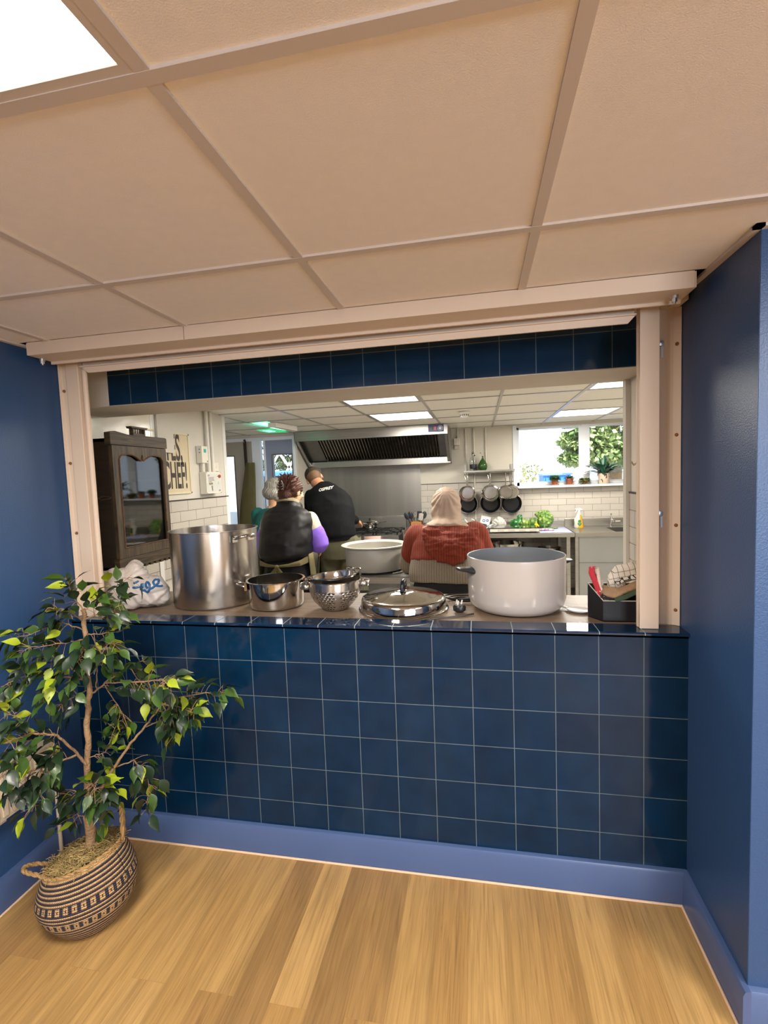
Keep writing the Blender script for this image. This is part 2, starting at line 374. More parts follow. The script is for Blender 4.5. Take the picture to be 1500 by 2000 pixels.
# ================================================================ structure: dining side
X0, X1 = -2.5, 0.0
YP = -0.402     # pillar corner
YB = 4.55       # kitchen back wall
struct('floor', MB().box(-2.6, 3.6, -5.1, 0.3, -0.1, 0.0), oak)
struct('floor', MB().box(-5.2, 1.75, 0.3, 4.8, -0.1, -0.002), pm('kitchen_floor_mat', '#b5afa5', 0.45, var=0.08, vs=60))
struct('wall_left', MB().box(-2.6, X0, -5.1, 0.12, 0, CEIL + 0.2), blue_paint)
struct('wall_right', MB().box(X1, 0.12, YP + 0.1, 0.12, 0, CEIL + 0.2).box(X1, X1 + 0.001, YP + 0.001, YP + 0.1, 0, CEIL + 0.2), blue_paint)
struct('wall_pillar', MB().box(X1 + 0.001, 3.6, YP, YP + 0.1, 0, CEIL + 0.2), blue_paint)
wb = MB(); wb.box(-2.6, 0.2, -5.2, -5.1, 0, CEIL + 0.2); wb.box(3.2, 3.6, -5.2, -5.1, 0, CEIL + 0.2); wb.box(0.2, 3.2, -5.2, -5.1, 0, 0.95); wb.box(0.2, 3.2, -5.2, -5.1, 2.0, CEIL + 0.2)
struct('wall_back', wb, room_wall)
wf_ = MB(); 
for (x0, x1, z0, z1) in ((0.2, 3.2, 0.95, 1.0), (0.2, 3.2, 1.95, 2.0), (0.2, 0.25, 0.95, 2.0), (3.15, 3.2, 0.95, 2.0), (1.67, 1.73, 0.95, 2.0)): wf_.box(x0, x1, -5.18, -5.12, z0, z1)
w3 = struct('window_3', wf_, pm('upvc_mat', '#e4e9f2', 0.3, var=0.01)); MB().box(0.2, 3.2, -5.153, -5.147, 0.95, 2.0).build('pane', pane, w3, smooth=False)
struct('ground_front', MB().box(-15, 15, -20, -5.2, -0.25, -0.15), pm('front_ground_mat', '#8f8a80', 0.9))
struct('wall_far', MB().box(3.6, 3.7, -5.2, -0.3, 0, CEIL + 0.2), room_wall)
# the tiled half wall under the hatch
struct('wall_hatch', MB().box(X0, X1, 0.006, 0.086, 0, 0.954), plaster)
struct('wall_tiled', MB().box(X0, X1, 0.0, 0.006, 0.10, 0.984), tile_face, label='deep blue glazed square tiles with pale joints below the hatch')
led = MB(); led.prism([(-0.014, 0.9865), (-0.014, 0.993), (-0.010, 0.9965), (0.086, 0.9965), (0.086, 0.975), (0.0, 0.975), (0.0, 0.9865)], 'X', X0, X1)
struct('trim_1', led, tile_top, smooth=False, label='dark blue tiled ledge along the front of the hatch')
# skirtings and floor bead
sk = MB(); sk.prism([(0, 0), (-0.020, 0), (-0.020, 0.112), (-0.014, 0.124), (-0.004, 0.127), (0, 0.127)], 'X', X0, X1)
struct('baseboard_front', sk, blue_skirt, smooth=True)
sk = MB(); sk.prism([(X0, 0), (X0 + 0.020, 0), (X0 + 0.020, 0.112), (X0 + 0.014, 0.124), (X0 + 0.004, 0.127), (X0, 0.127)], 'Y', -5.1, 0.0)
struct('baseboard_left', sk, blue_skirt, smooth=True)
sk = MB(); sk.prism([(X1, 0), (X1 - 0.020, 0), (X1 - 0.020, 0.112), (X1 - 0.014, 0.124), (X1 - 0.004, 0.127), (X1, 0.127)], 'Y', YP - 0.020, 0.0)
struct('baseboard_right', sk, blue_skirt, smooth=True)
sk = MB(); sk.prism([(YP, 0), (YP - 0.020, 0), (YP - 0.020, 0.112), (YP - 0.014, 0.124), (YP - 0.004, 0.127), (YP, 0.127)], 'X', 0.0, 3.6)
struct('baseboard_pillar', sk, blue_skirt, smooth=True)
bead = pm('floor_bead_mat', '#d8b99a', 0.4, var=0.03)
struct('trim_2', MB().tube([(X0 + 0.022, -0.024, 0.004), (X1 - 0.022, -0.024, 0.004)], 0.0045, 8), bead, smooth=True)
struct('trim_3', MB().tube([(X0 + 0.024, -5.0, 0.004), (X0 + 0.024, -0.024, 0.004)], 0.0045, 8), bead, smooth=True)
struct('trim_4', MB().tube([(X1 - 0.024, YP - 0.024, 0.004), (X1 - 0.024, -0.024, 0.004)], 0.0045, 8), bead, smooth=True)
struct('trim_5', MB().tube([(X1 - 0.024, YP - 0.024, 0.004), (3.5, YP - 0.024, 0.004)], 0.0045, 8), bead, smooth=True)

# ---- suspended ceiling, dining side: tiles sit 6 mm above the bar faces
def ceiling_grid(xs, ys, x0, x1, y0, y1, mtile, mbar, name, holes, bw=0.012):
    t = MB()
    xe = [x0] + sorted(x for x in xs if x0 < x < x1) + [x1]; ye = [y0] + sorted(y for y in ys if y0 < y < y1) + [y1]
    for i in range(len(xe)-1):
        for j in range(len(ye)-1):
            if any(xe[i]-0.01 <= hx <= xe[i+1]+0.01 and ye[j]-0.01 <= hy <= ye[j+1]+0.01 for hx, hy in holes): continue
            t.box(xe[i]+0.001, xe[i+1]-0.001, ye[j]+0.001, ye[j+1]-0.001, CEIL + 0.005, CEIL + 0.02)
    t.box(x0, x1, y0, y1, CEIL + 0.10, CEIL + 0.2)
    struct(name, t, mtile)
    b = MB()
    for x in xs:
        if x0 < x < x1: b.box(x-bw, x+bw, y0, y1, CEIL, CEIL + 0.03)
    for k, y in enumerate(ys):
        if y0 < y < y1: b.box(x0, x1, y-bw, y+bw, CEIL - 0.0006, CEIL + 0.03)
    struct('trim_6', b, mbar)
ceiling_grid([-2.352, -1.752, -1.152, -0.552, 0.048, 0.648, 1.248, 1.848, 2.448, 3.048], [-0.549 - 0.6*k for k in range(8)], X0, 3.6, -5.1, -0.15, ceil_tile, ceil_bar, 'ceiling', front_cells)
struct('ceiling_upstand', MB().box(X0, X1 + 0.3, -0.15, 0.12, CEIL + 0.06, CEIL + 0.2), pm('void_mat', '#1a1512', 0.9))
# wall angle at the edges of the dining ceiling
wa = MB(); wa.box(X0, X0 + 0.02, -5.1, 0.0, CEIL - 0.004, CEIL + 0.004); wa.box(X1 - 0.02, X1, YP - 0.02, 0.0, CEIL - 0.004, CEIL + 0.004); wa.box(X1 - 0.02, 3.6, YP - 0.02, YP, CEIL - 0.004, CEIL + 0.004)
struct('trim_7', wa, ceil_bar)

def light_fitting(c, label, group):
    t = thing('ceiling_light', label, 'ceiling light', (c[0], c[1], CEIL), group)
    f = MB(); a, b_ = 0.299, 0.272
    for (x0, x1, y0, y1) in ((-a, a, -a, -b_), (-a, a, b_, a), (-a, -b_, -b_, b_), (b_, a, -b_, b_)):
        f.box(c[0]+x0, c[0]+x1, c[1]+y0, c[1]+y1, CEIL + 0.001, CEIL + 0.02)
    f.build('frame', ceil_bar if 'dining' in group else kit_bar, t, smooth=False)
    MB().box(c[0]-b_, c[0]+b_, c[1]-b_, c[1]+b_, CEIL + 0.003, CEIL + 0.012).build('diffuser', MATS['diffuser_mat'], t, smooth=False)
    lamps[c].parent = t; lamps[c].location = (0, 0, -0.004)
pm('diffuser_mat', '#ffffff', 0.4, var=0.0, emis=(1.0, 0.98, 0.95, 1), es=2.2)
for c, s in zip(front_cells, ('square white panel light at the top left corner of the picture', 'square panel light over the right side of the dining room',
                              'square panel light at the back left of the dining room', 'square panel light at the back right of the dining room')):
    light_fitting(c, s, 'dining room panel lights')
for c, s in zip(kitchen_cells, ('bright panel light just behind the tiled lintel, nearer of the two above the cooker hood', 'bright panel light directly in front of the cooker hood',
                                'panel light partly hidden by the right end of the lintel', 'panel light nearest the kitchen window')):
    light_fitting(c, s, 'kitchen panel lights')

# ================================================================ structure: hatch surround and kitchen
# lintel beam with its plastered soffit
struct('wall_lintel', MB().box(-2.9, 0.12, 0.372, 0.712, 1.985, CEIL + 0.2), plaster)
struct('wall_lintel_tiles', MB().box(-2.528, 0.0, 0.362, 0.372, 1.987, CEIL + 0.05), tile_lintel, label='row of dark blue tiles on the beam across the hatch')
struct('trim_8', MB().box(-2.536, -2.528, 0.358, 0.374, 1.985, CEIL), plaster)
struct('ceiling_hatch', MB().box(-2.9, 0.12, 0.12, 0.38, CEIL + 0.03, CEIL + 0.2), plaster)
# left kitchen wall (X = -2.87) from the hatch to its free end
struct('wall_kitchen_left', MB().box(-3.0, -2.87, 0.10, 2.10, 0, CEIL + 0.1), kit_wall)
struct('wall_kitchen_left_stub', MB().box(-3.0, -2.5, 0.10, 0.125, 0, CEIL + 0.1), plaster)
struct('wall_metro_left', MB().box(-2.87, -2.864, 0.50, 2.095, 0.9, 1.455), metro_side, label='white metro tiles with grey joints beside the poster')
struct('trim_9', MB().box(-2.871, -2.862, 0.50, 2.098, 1.455, 1.464), pm('dark_trim_mat', '#3b3631', 0.4))
struct('trim_10', MB().box(-2.87, -2.858, 1.112, 1.155, 0.9, CEIL), white_gloss)
struct('wall_boxing', MB().box(-2.87, -2.84, 1.157, 1.335, 1.802, CEIL), kit_wall, label='boxed in pipe duct hanging down beside the poster')
struct('trim_11', MB().box(-2.872, -2.862, 2.06, 2.106, 0, CEIL), white_gloss)
struct('wall_panel_gloss', MB().box(-2.868, -2.860, 0.13, 1.112, 1.46, CEIL), pm('gloss_cladding_mat', '#e9e2d2', 0.16, var=0.02, vs=4, bump=0.5, bs=6))
# right end of the hatch
struct('wall_reveal_right', MB().box(0.0, 0.12, 0.12, 0.66, 0, CEIL + 0.1), plaster)
struct('wall_metro_right', MB().box(-0.006, 0.0, 0.375, 0.655, 0.9, 1.455), metro_side)
struct('trim_12', MB().box(-0.008, 0.0, 0.375, 0.655, 1.455, 1.463), MATS['dark_trim_mat'])
struct('trim_13', MB().box(-0.020, 0.002, 0.655, 0.70, 0, 1.985), kit_wall)
struct('wall_kitchen_front', MB().box(0.12, 1.75, 0.60, 0.66, 0, CEIL + 0.1), kit_wall)
struct('wall_kitchen_right', MB().box(1.62, 1.75, 0.60, YB + 0.1, 0, CEIL + 0.1), kit_wall)
# kitchen back wall with the window opening
WX0, WX1, WZ0, WZ1 = -0.225, 1.30, 1.395, 2.13
bw = MB(); bw.box(-2.9, WX0, YB, YB + 0.12, 0, CEIL + 0.1); bw.box(WX1, 1.75, YB, YB + 0.12, 0, CEIL + 0.1)
bw.box(WX0, WX1, YB, YB + 0.12, 0, WZ0); bw.box(WX0, WX1, YB, YB + 0.12, WZ1, CEIL + 0.1)
struct('wall_kitchen_back', bw, kit_wall)
mt = MB(); mt.box(-1.45, WX0, YB - 0.006, YB, 0.2, 1.455); mt.box(WX0, 1.62, YB - 0.006, YB, 0.2, WZ0 - 0.03)
struct('wall_metro_back', mt, metro_back, label='white metro tiled strip behind the counter')
struct('trim_14', MB().box(-1.45, WX0, YB - 0.010, YB, 1.455, 1.463), MATS['dark_trim_mat'])
kg = [-4.12, -3.52, -2.92, -2.32, -1.72, -1.12, -0.52, 0.08, 0.68, 1.28]
kgy = [0.83, 1.43, 2.03, 2.63, 3.23, 3.83, 4.43]
ceiling_grid(kg, kgy, -5.2, 1.62, 0.712, YB, kit_tile, kit_bar, 'ceiling', kitchen_cells, bw=0.011)
# window_1
upvc = pm('upvc_mat', '#c9d1df', 0.3, var=0.01)
w = MB(); fy0, fy1 = YB + 0.02, YB + 0.08
w.box(WX0, WX1, fy0, fy1, WZ0, WZ0 + 0.045); w.box(WX0, WX1, fy0, fy1, WZ1 - 0.03, WZ1)
w.box(WX0, WX0 + 0.035, fy0, fy1, WZ0, WZ1); w.box(WX1 - 0.035, WX1, fy0, fy1, WZ0, WZ1)
w.box(0.548, 0.648, fy0 - 0.01, fy1, WZ0, WZ1)
win = struct('window_1', w, upvc, bevel=0.003)
MB().box(0.52, 0.552, fy0 - 0.018, fy0, WZ0 + 0.03, WZ1 - 0.02).build('sash_edge', upvc, win, smooth=False)
MB().box(WX0, WX1, fy0 + 0.025, fy0 + 0.031, WZ0, WZ1).build('pane', pane, win, smooth=False)
struct('window_1_sill', MB().box(WX0 - 0.03, 1.62, YB - 0.11, YB + 0.03, WZ0 - 0.028, WZ0 - 0.003), upvc, bevel=0.004)
struct('window_1_reveal', MB().box(WX0 - 0.045, WX0, YB - 0.012, YB, WZ0 - 0.01, CEIL), upvc)
# lobby beyond the left wall: wall at Y = 3.9 with two glazed doors
YL = 3.9
lw = MB(); lw.box(-5.2, -4.05, YL, YL + 0.1, 0, CEIL + 0.1); lw.box(-2.955, -2.9, YL, YL + 0.1, 0, CEIL + 0.1); lw.box(-4.05, -2.955, YL, YL + 0.1, 2.125, CEIL + 0.1)
struct('wall_lobby', lw, kit_wall)
struct('wall_lobby_return', MB().box(-2.92, -2.9, YL + 0.1, YB + 0.1, 0, CEIL + 0.1), kit_wall)
struct('wall_lobby_left', MB().box(-5.3, -5.2, 0.1, YL, 0, CEIL + 0.1), kit_wall)
struct('wall_lobby_front', MB().box(-5.2, -3.0, 0.1, 0.2, 0, CEIL + 0.1), kit_wall)
lf = MB(); lf.box(-2.955, -2.925, YL - 0.012, YL + 0.08, 0, 2.13); lf.box(-3.50, -3.385, YL - 0.005, YL + 0.05, 0, 2.125); lf.box(-4.05, -2.955, YL - 0.012, YL + 0.05, 2.085, 2.125); lf.box(-3.335, -3.318, YL - 0.03, YL + 0.05, 0, 2.10)
struct('trim_15', lf, upvc)
struct('window_2', MB().box(-3.385, -3.335, YL + 0.02, YL + 0.026, 0.2, 2.08), pane)
door_grey = pm('door_grey_mat', '#a79f95', 0.5, var=0.02); door_blue = pm('door_bluegrey_mat', '#8b93aa', 0.5, var=0.02)
def door(name, x0, x1, gx0, gx1, gz0, gz1, mat, y=YL):
    d = MB(); d.box(x0, gx0, y, y + 0.045, 0.01, 2.085); d.box(gx1, x1, y, y + 0.045, 0.01, 2.085)
    d.box(gx0, gx1, y, y + 0.045, 0.01, gz0); d.box(gx0, gx1, y, y + 0.045, gz1, 2.085)
    o = struct(name, d, mat)
    f = MB(); e = 0.012
    f.box(gx0 - e, gx1 + e, y - 0.006, y, gz0 - e, gz0); f.box(gx0 - e, gx1 + e, y - 0.006, y, gz1, gz1 + e); f.box(gx0 - e, gx0, y - 0.006, y, gz0, gz1); f.box(gx1, gx1 + e, y - 0.006, y, gz0, gz1)
    f.build('glazing_bead', pm('bead_mat', '#6f6a66', 0.5), o, smooth=False)
    MB().box(gx0, gx1, y + 0.02, y + 0.026, gz0, gz1).build('pane', pane, o, smooth=False)
    return o
d1 = door('door_1', -4.05, -3.50, -3.93, -3.752, 0.55, 1.905, door_grey)
d2 = door('door_2', -3.318, -2.957, -3.225, -2.975, 0.85, 1.90, door_blue)
h = MB(); h.tube([(-3.53, YL - 0.01, 1.02), (-3.53, YL - 0.05, 1.02), (-3.62, YL - 0.055, 1.02)], 0.009, 8); h.build('door_handle', steel, d1)

# ---------------------------------------------------------------- hatch frame of folded cream sheet metal
hf = thing('hatch_shutter_frame', 'cream sheet metal shutter frame bordering the serving hatch', 'shutter frame', (-1.25, 0.06, 0.997))
bx = MB()
bx.prism([(-0.155, CEIL + 0.003), (-0.155, 2.1075), (-0.058, 2.1075), (-0.050, 2.106), (-0.050, 2.0955), (-0.040, 2.0955), (-0.040, 2.128), (-0.010, 2.128), (-0.010, CEIL + 0.05), (-0.14, CEIL + 0.05), (-0.14, CEIL + 0.003)], 'X', -2.445, -0.05)
bx.build('shutter_box', frame_cream, hf, smooth=False, bevel=0.0012)
for xe_ in (-0.05, -2.449): MB().prism([(-0.155, 2.1085), (-0.155, CEIL), (0.10, CEIL), (0.10, 2.125), (-0.02, 2.1085)], 'X', xe_, xe_ + 0.004).build('end_plate', frame_cream, hf, smooth=False)
rl = MB(); rl.box(-2.49, -0.008, 0.0, 0.11, 2.122, CEIL + 0.04)
rl.build('head_plate', frame_cream, hf, smooth=False)
br = MB()   # bottom bar of the raised shutter with mitred ends
br.prism([(-2.352, 2.088), (-0.168, 2.088), (-0.192, 2.0625), (-2.318, 2.0625)], 'Y', 0.004, 0.012)
br.box(-2.352, -0.168, -0.006, 0.06, 2.0865, 2.091)
br.box(-2.35, -0.17, 0.012, 0.05, 2.09, 2.122)
br.build('bottom_bar', frame_cream, hf, smooth=False, bevel=0.001)
def post(x0, x1, side):
    p = MB(); z0, z1 = 0.997, 2.122
    p.box(x0, x1, 0.030, 0.062, z0, z1)                              # front cover
    inner = x0 if side > 0 else x1
    if side > 0: p.box(x0 - 0.003, x0 + 0.02, 0.050, 0.064, z0, z1)
    p.build('guide_post', frame_cream, hf, smooth=False, bevel=0.0025)
    c = MB()
    if side > 0:
        c.prism([(x1 - 0.005, 0.062), (x1 + 0.006, 0.062), (x1 + 0.006, 0.094), (x1 + 0.045, 0.094), (x1 + 0.052, 0.088), (-0.022, 0.086), (-0.006, 0.074), (-0.002, 0.070), (-0.002, 0.10), (x1 - 0.005, 0.10)], 'Z', z0, z1)
    else:
        c.prism([(x0 + 0.005, 0.062), (x0 - 0.006, 0.062), (x0 - 0.006, 0.046), (x0 - 0.018, 0.048), (X0 + 0.010, 0.046), (X0 + 0.006, 0.034), (X0 + 0.002, 0.034), (X0 + 0.002, 0.10), (x0 + 0.005, 0.10)], 'Z', z0, z1)
    c.build('side_channel', frame_cream, hf, smooth=False, bevel=0.001)
post(-0.147, -0.084, 1); post(-2.455, -2.393, -1)
gr = MB(); gr.tube([(-2.379, 0.052, 0.997), (-2.379, 0.052, 2.09)], 0.011, 14); gr.build('guide_tube', frame_cream, hf)
rust = pm('rusty_screw_mat', '#8a5a30', 0.6, var=0.3, vs=300); zinc = pm('zinc_mat', (0.7, 0.7, 0.72, 1), 0.3, 1.0)
for (x, y, z) in ((-0.0125, 0.078, 1.998), (-0.0125, 0.078, 1.684), (-0.0125, 0.078, 1.363), (-0.0125, 0.078, 1.054), (-2.482, 0.042, 2.003), (-2.481, 0.042, 1.687), (-2.479, 0.042, 1.375)):
    s_ = MB(); s_.lathe([(0, 0.008), (0.004, 0.007), (0.0065, 0.003), (0.0065, 0), (0, 0)], (x, y + 0.003, z), 12, rot=Euler((R(90), 0, 0)).to_matrix()); s_.build('screw', rust, hf)
for (x, z) in ((-0.060, 2.007), (-0.060, 1.405)):
    s_ = MB(); s_.lathe([(0, 0.006), (0.009, 0.005), (0.011, 0.0), (0, 0)], (x, 0.094, z), 20, rot=Euler((R(90), 0, 0)).to_matrix()); s_.box(x - 0.001, x + 0.006, 0.088, 0.0935, z - 0.05, z - 0.011); s_.build('bolt', zinc, hf)
for x in (-0.085, -2.44):
    s_ = MB(); s_.cyl((x, -0.095, 2.099), (x, -0.095, 2.109), 0.011, seg=16); s_.cyl((x, -0.095, 2.088), (x, -0.095, 2.101), 0.008, seg=6); s_.cyl((x, -0.095, 2.082), (x, -0.095, 2.09), 0.004, seg=10); s_.build('bolt', zinc, hf)
sm = MB(); sm.box(-1.757, -1.7555, -0.156, -0.154, 2.108, CEIL); sm.build('joint_line', pm('seam_mat', '#6d5a48', 0.7), hf, smooth=False)

# worktop behind the ledge
t = thing('worktop', 'brown wood grain worktop just behind the blue tiled ledge', 'worktop', (-1.43, 0.32, 0))
MB().box(-2.855, -0.008, 0.0875, 0.56, 0.955, 0.986).build('top', old_wood('worktop_mat', '#6f5d4b', '#8a7662', (2, 22, 22), 0.4), t, smooth=False, bevel=0.003)
for x in (-2.8, -1.5, -0.1): MB().box(x - 0.02, x + 0.02, 0.13, 0.52, 0, 0.955).build('support', kit_wall, t, smooth=False)
# ================================================================ things on the worktop (top at 0.986)
WT = 0.9865
def wallprof(r0, r1, h, th, rim=0.0, base_r=0.01, z0=WT, inner_floor=0.004):
    """open vessel profile: outside up, over the rim, inside down"""
    return [(0, z0), (r0 - base_r, z0), (r0 - base_r*0.3, z0 + base_r*0.3), (r0, z0 + base_r), (r1, z0 + h - 0.004), (r1 + rim, z0 + h - 0.002), (r1 + rim, z0 + h + 0.001), (r1 - th, z0 + h + 0.001),
            (r1 - th, z0 + h - 0.004), (r0 - th, z0 + base_r), (r0 - th - base_r*0.7, z0 + inner_floor), (0, z0 + inner_floor)]
def loop_handle(mb, c, r, ang, z, w=0.055, out=0.05, rad=0.006, drop=0.0, up=0.0):
    d = Vector((math.cos(ang), math.sin(ang), 0)); t = Vector((-d.y, d.x, 0)); c = Vector(c); pts = []
    base = Vector((c.x, c.y, z))
    for k in range(13):
        u = k / 12; a = PI * u
        pts.append(base + d * (r + out * math.sin(a) ** 0.7) + t * (w * math.cos(a)) + Vector((0, 0, up * math.sin(a) - drop)))
    mb.tube(pts, rad, 10)
    for s_ in (-1, 1): mb.obox(base + d * (r + 0.002) + t * (w * s_), (0.03, 0.012, 0.03), Matrix.Rotation(ang + PI/2, 3, 'Z'))

c = (-2.005, 0.382)
t = thing('stock_pot', 'tall brushed steel stock pot, the tallest pot on the worktop', 'pot', (c[0], c[1], WT))
MB().lathe(wallprof(0.205, 0.208, 0.362, 0.004, 0.006, 0.012), (c[0], c[1], 0), 72).build('body', steel, t)
for a in (R(-22), R(158)):
    m = MB(); loop_handle(m, (c[0], c[1], 0), 0.208, a, WT + 0.325, 0.05, 0.055, 0.007, 0, 0.015); m.build('handle', steel_m, t)
c = (-1.655, 0.305)
t = thing('casserole_pan', 'low shiny steel pan with two loop handles next to the stock pot', 'pan', (c[0], c[1], WT))
MB().lathe(wallprof(0.128, 0.131, 0.128, 0.003, 0.006, 0.018), (c[0], c[1], 0), 72).build('body', steel_m, t)
for a in (R(200), R(22)):
    m = MB(); loop_handle(m, (c[0], c[1], 0), 0.131, a, WT + 0.105, 0.035, 0.045, 0.0055, 0, 0.012); m.build('handle', steel_m, t)
# colander with a second, footed bowl strainer dropped in
c = (-1.352, 0.268)
t = thing('colander', 'deep steel colander with punched holes and strap handles', 'colander', (c[0], c[1], WT))
def colprof(z):
    u = (z) / 0.135
    return 0.050 + 0.066 * (1 - (1 - min(1, u*1.25))**2.4)
pr = [(0.05, 0.0)] + [(colprof(k/14*0.135), k/14*0.135) for k in range(0, 15)]
body = MB(); seg = 72; nz_ = 24
hole = set()
vs = []; 
for j in range(nz_+1):
    z = 0.135*j/nz_; r = colprof(z)
    for k in range(seg):
        a = 2*PI*k/seg; vs.append((c[0]+r*math.cos(a), c[1]+r*math.sin(a), WT + z))
fs = []
for j in range(nz_):
    for k in range(seg):
        # punched diamond pattern between the plain bands
        if 2 <= j <= 16 and (k % 12) < 9 and j % 2 == 0 and k % 2 == (j // 2) % 2: continue
        fs.append((j*seg+k, j*seg+(k+1)%seg, (j+1)*seg+(k+1)%seg, (j+1)*seg+k))
body.add(vs, fs); body.lathe([(0, WT + 0.0005), (0.052, WT + 0.0005)], (c[0], c[1], 0), seg)
body.build('bowl', steel, t, solid=0.0008, fix=False)
MB().lathe([(0.116, WT+0.133), (0.121, WT+0.134), (0.121, WT+0.138), (0.115, WT+0.138)], (c[0], c[1], 0), 60, closed=True).build('rim', steel_m, t)
for a in (R(195), R(20)):
    m = MB(); d = Vector((math.cos(a), math.sin(a), 0)); tt = Vector((-d.y, d.x, 0)); pts = []
    for k in range(13):
        an = PI*k/12; pts.append(Vector((c[0], c[1], WT+0.112)) + d*(0.114 + 0.042*math.sin(an)**0.6) + tt*(0.036*math.cos(an)))
    n_ = len(pts); m.add([p + Vector((0,0,s)) for p in pts for s in (-0.011, 0.011)], [(2*i, 2*i+1, 2*i+3, 2*i+2) for i in range(n_-1)])
    m.build('strap_handle', steel, t, solid=0.003)
t2 = thing('strainer_bowl', 'polished steel strainer bowl with a wire handle resting in the colander', 'strainer', (c[0], c[1], WT + 0.06))
rt = Euler((R(-2), R(-5), 0)).to_matrix(); cc = (c[0]-0.002, c[1]+0.004, WT+0.06)
MB().lathe([(0, 0), (0.045, 0.006), (0.085, 0.035), (0.104, 0.075), (0.108, 0.088), (0.118, 0.092), (0.118, 0.096), (0.104, 0.094), (0.100, 0.076), (0.082, 0.038), (0.043, 0.009), (0, 0.003)], cc, 60, rot=rt).build('bowl', steel_m, t2)
m = MB(); loop_handle(m, cc, 0.112, R(55), WT + 0.06 + 0.094, 0.032, 0.032, 0.004, 0, 0.010); m.build('handle', steel_m, t2)
# big domed lid
c = (-1.047, 0.305)
t = thing('pan_lid', 'wide domed steel lid with a black loop handle lying on the worktop', 'lid', (c[0], c[1], WT))
MB().lathe([(0.198, WT), (0.202, WT+0.002), (0.200, WT+0.005), (0.190, WT+0.008), (0.189, WT+0.040), (0.184, WT+0.050), (0.172, WT+0.055), (0.150, WT+0.0565), (0.146, WT+0.0595), (0.115, WT+0.0635), (0.111, WT+0.0665), (0.078, WT+0.0705), (0.074, WT+0.073), (0.04, WT+0.076), (0, WT+0.077),
            (0, WT+0.074), (0.07, WT+0.069), (0.15, WT+0.052), (0.18, WT+0.046), (0.186, WT+0.005)], (c[0], c[1], 0), 96, closed=False).build('dome', steel_m, t, ang=60)
m = MB(); m.lathe([(0, WT+0.081), (0.032, WT+0.080), (0.038, WT+0.076), (0, WT+0.076)], (c[0], c[1], 0), 30); m.build('knob_plate', steel_m, t)
pts = [Vector((c[0] + 0.004*math.sin(PI*k/12), c[1] + 0.034*math.cos(PI*k/12), WT + 0.078 + 0.040*math.sin(PI*k/12)**0.7)) for k in range(13)]
m = MB(); m.tube(pts, [0.008 + 0.004*math.sin(PI*k/12) for k in range(13)], 12); m.build('handle', black_pl, t)
# white casserole
c = (-0.553, 0.338)
cream = pm('cream_enamel_mat', '#b4aca5', 0.25, var=0.01, coat=0.5)
greyin = pm('grey_ceramic_mat', '#7f868d', 0.35, var=0.02)
t = thing('casserole_pot', 'very wide glossy cream cooking pot with a grey lining', 'pot', (c[0], c[1], WT))
MB().lathe([(0, WT), (0.15, WT), (0.178, WT+0.008), (0.198, WT+0.028), (0.206, WT+0.055), (0.208, WT+0.225), (0.2075, WT+0.232), (0.205, WT+0.234)], (c[0], c[1], 0), 96, cap=False).build('body', cream, t)
MB().lathe([(0.2052, WT+0.2335), (0.202, WT+0.231), (0.200, WT+0.055), (0.19, WT+0.03), (0.17, WT+0.01), (0, WT+0.008)], (c[0], c[1], 0), 96, cap=False).build('lining', greyin, t)
for a in (R(205), R(25)):
    m = MB(); d = Vector((math.cos(a), math.sin(a), 0)); tt = Vector((-d.y, d.x, 0)); b_ = Vector((c[0], c[1], WT+0.178))
    rr = []
    for (o_, w, h, dz) in ((0.200, 0.04, 0.034, 0), (0.212, 0.04, 0.034, 0), (0.235, 0.038, 0.022, 0.006), (0.262, 0.034, 0.016, 0.010), (0.268, 0.030, 0.012, 0.010)):
        q = b_ + d*o_ + Vector((0, 0, dz)); rr.append([q + tt*w*math.cos(2*PI*k/16)*0.9 + Vector((0,0,1))*h*0.5*math.sin(2*PI*k/16) for k in range(16)])
    m.loft(rr); m.build('handle', pm('dark_handle_mat', '#2b2d2e', 0.35), t)
# cable and plug between the lid and the cream pot
t = thing('power_cable', 'coiled black cable with a three pin plug beside the cream pot', 'cable', (-0.80, 0.35, WT))
m = MB(); pts = []
for k in range(70):
    a = 2*PI*k/22; pts.append((-0.775 + (0.055 + 0.0008*k)*math.cos(a), 0.43 + (0.04 + 0.0003*k)*math.sin(a), WT + 0.004 + 0.0003*k))
m.tube(pts, 0.0036, 8)
m.build('flex', black_pl, t); m = MB()
m.tube([(-0.93, 0.10, WT+0.004), (-0.88, 0.13, WT+0.004), (-0.82, 0.155, WT+0.004), (-0.77, 0.175, WT+0.005), (-0.735, 0.20, WT+0.006)], 0.0036, 8); m.build('flex', black_pl, t)
m = MB(); m.loft([[Vector((-0.795, 0.24, WT+0.02)) + Vector((math.cos(2*PI*k/14)*s, math.sin(2*PI*k/14)*s*0.8, dz)) for k in range(14)] for s, dz in ((0.014, -0.019), (0.026, -0.012), (0.028, 0.004), (0.022, 0.012))]); m.build('plug_body', black_pl, t)
m = MB()
for (x, y) in ((-0.80, 0.232), (-0.785, 0.25), (-0.807, 0.252)): m.obox((x, y, WT+0.041), (0.006, 0.004, 0.02), Euler((R(10), R(12), 0)).to_matrix())
m.build('pin', pm('pin_white_mat', '#d9d6cc', 0.4), t, smooth=False)
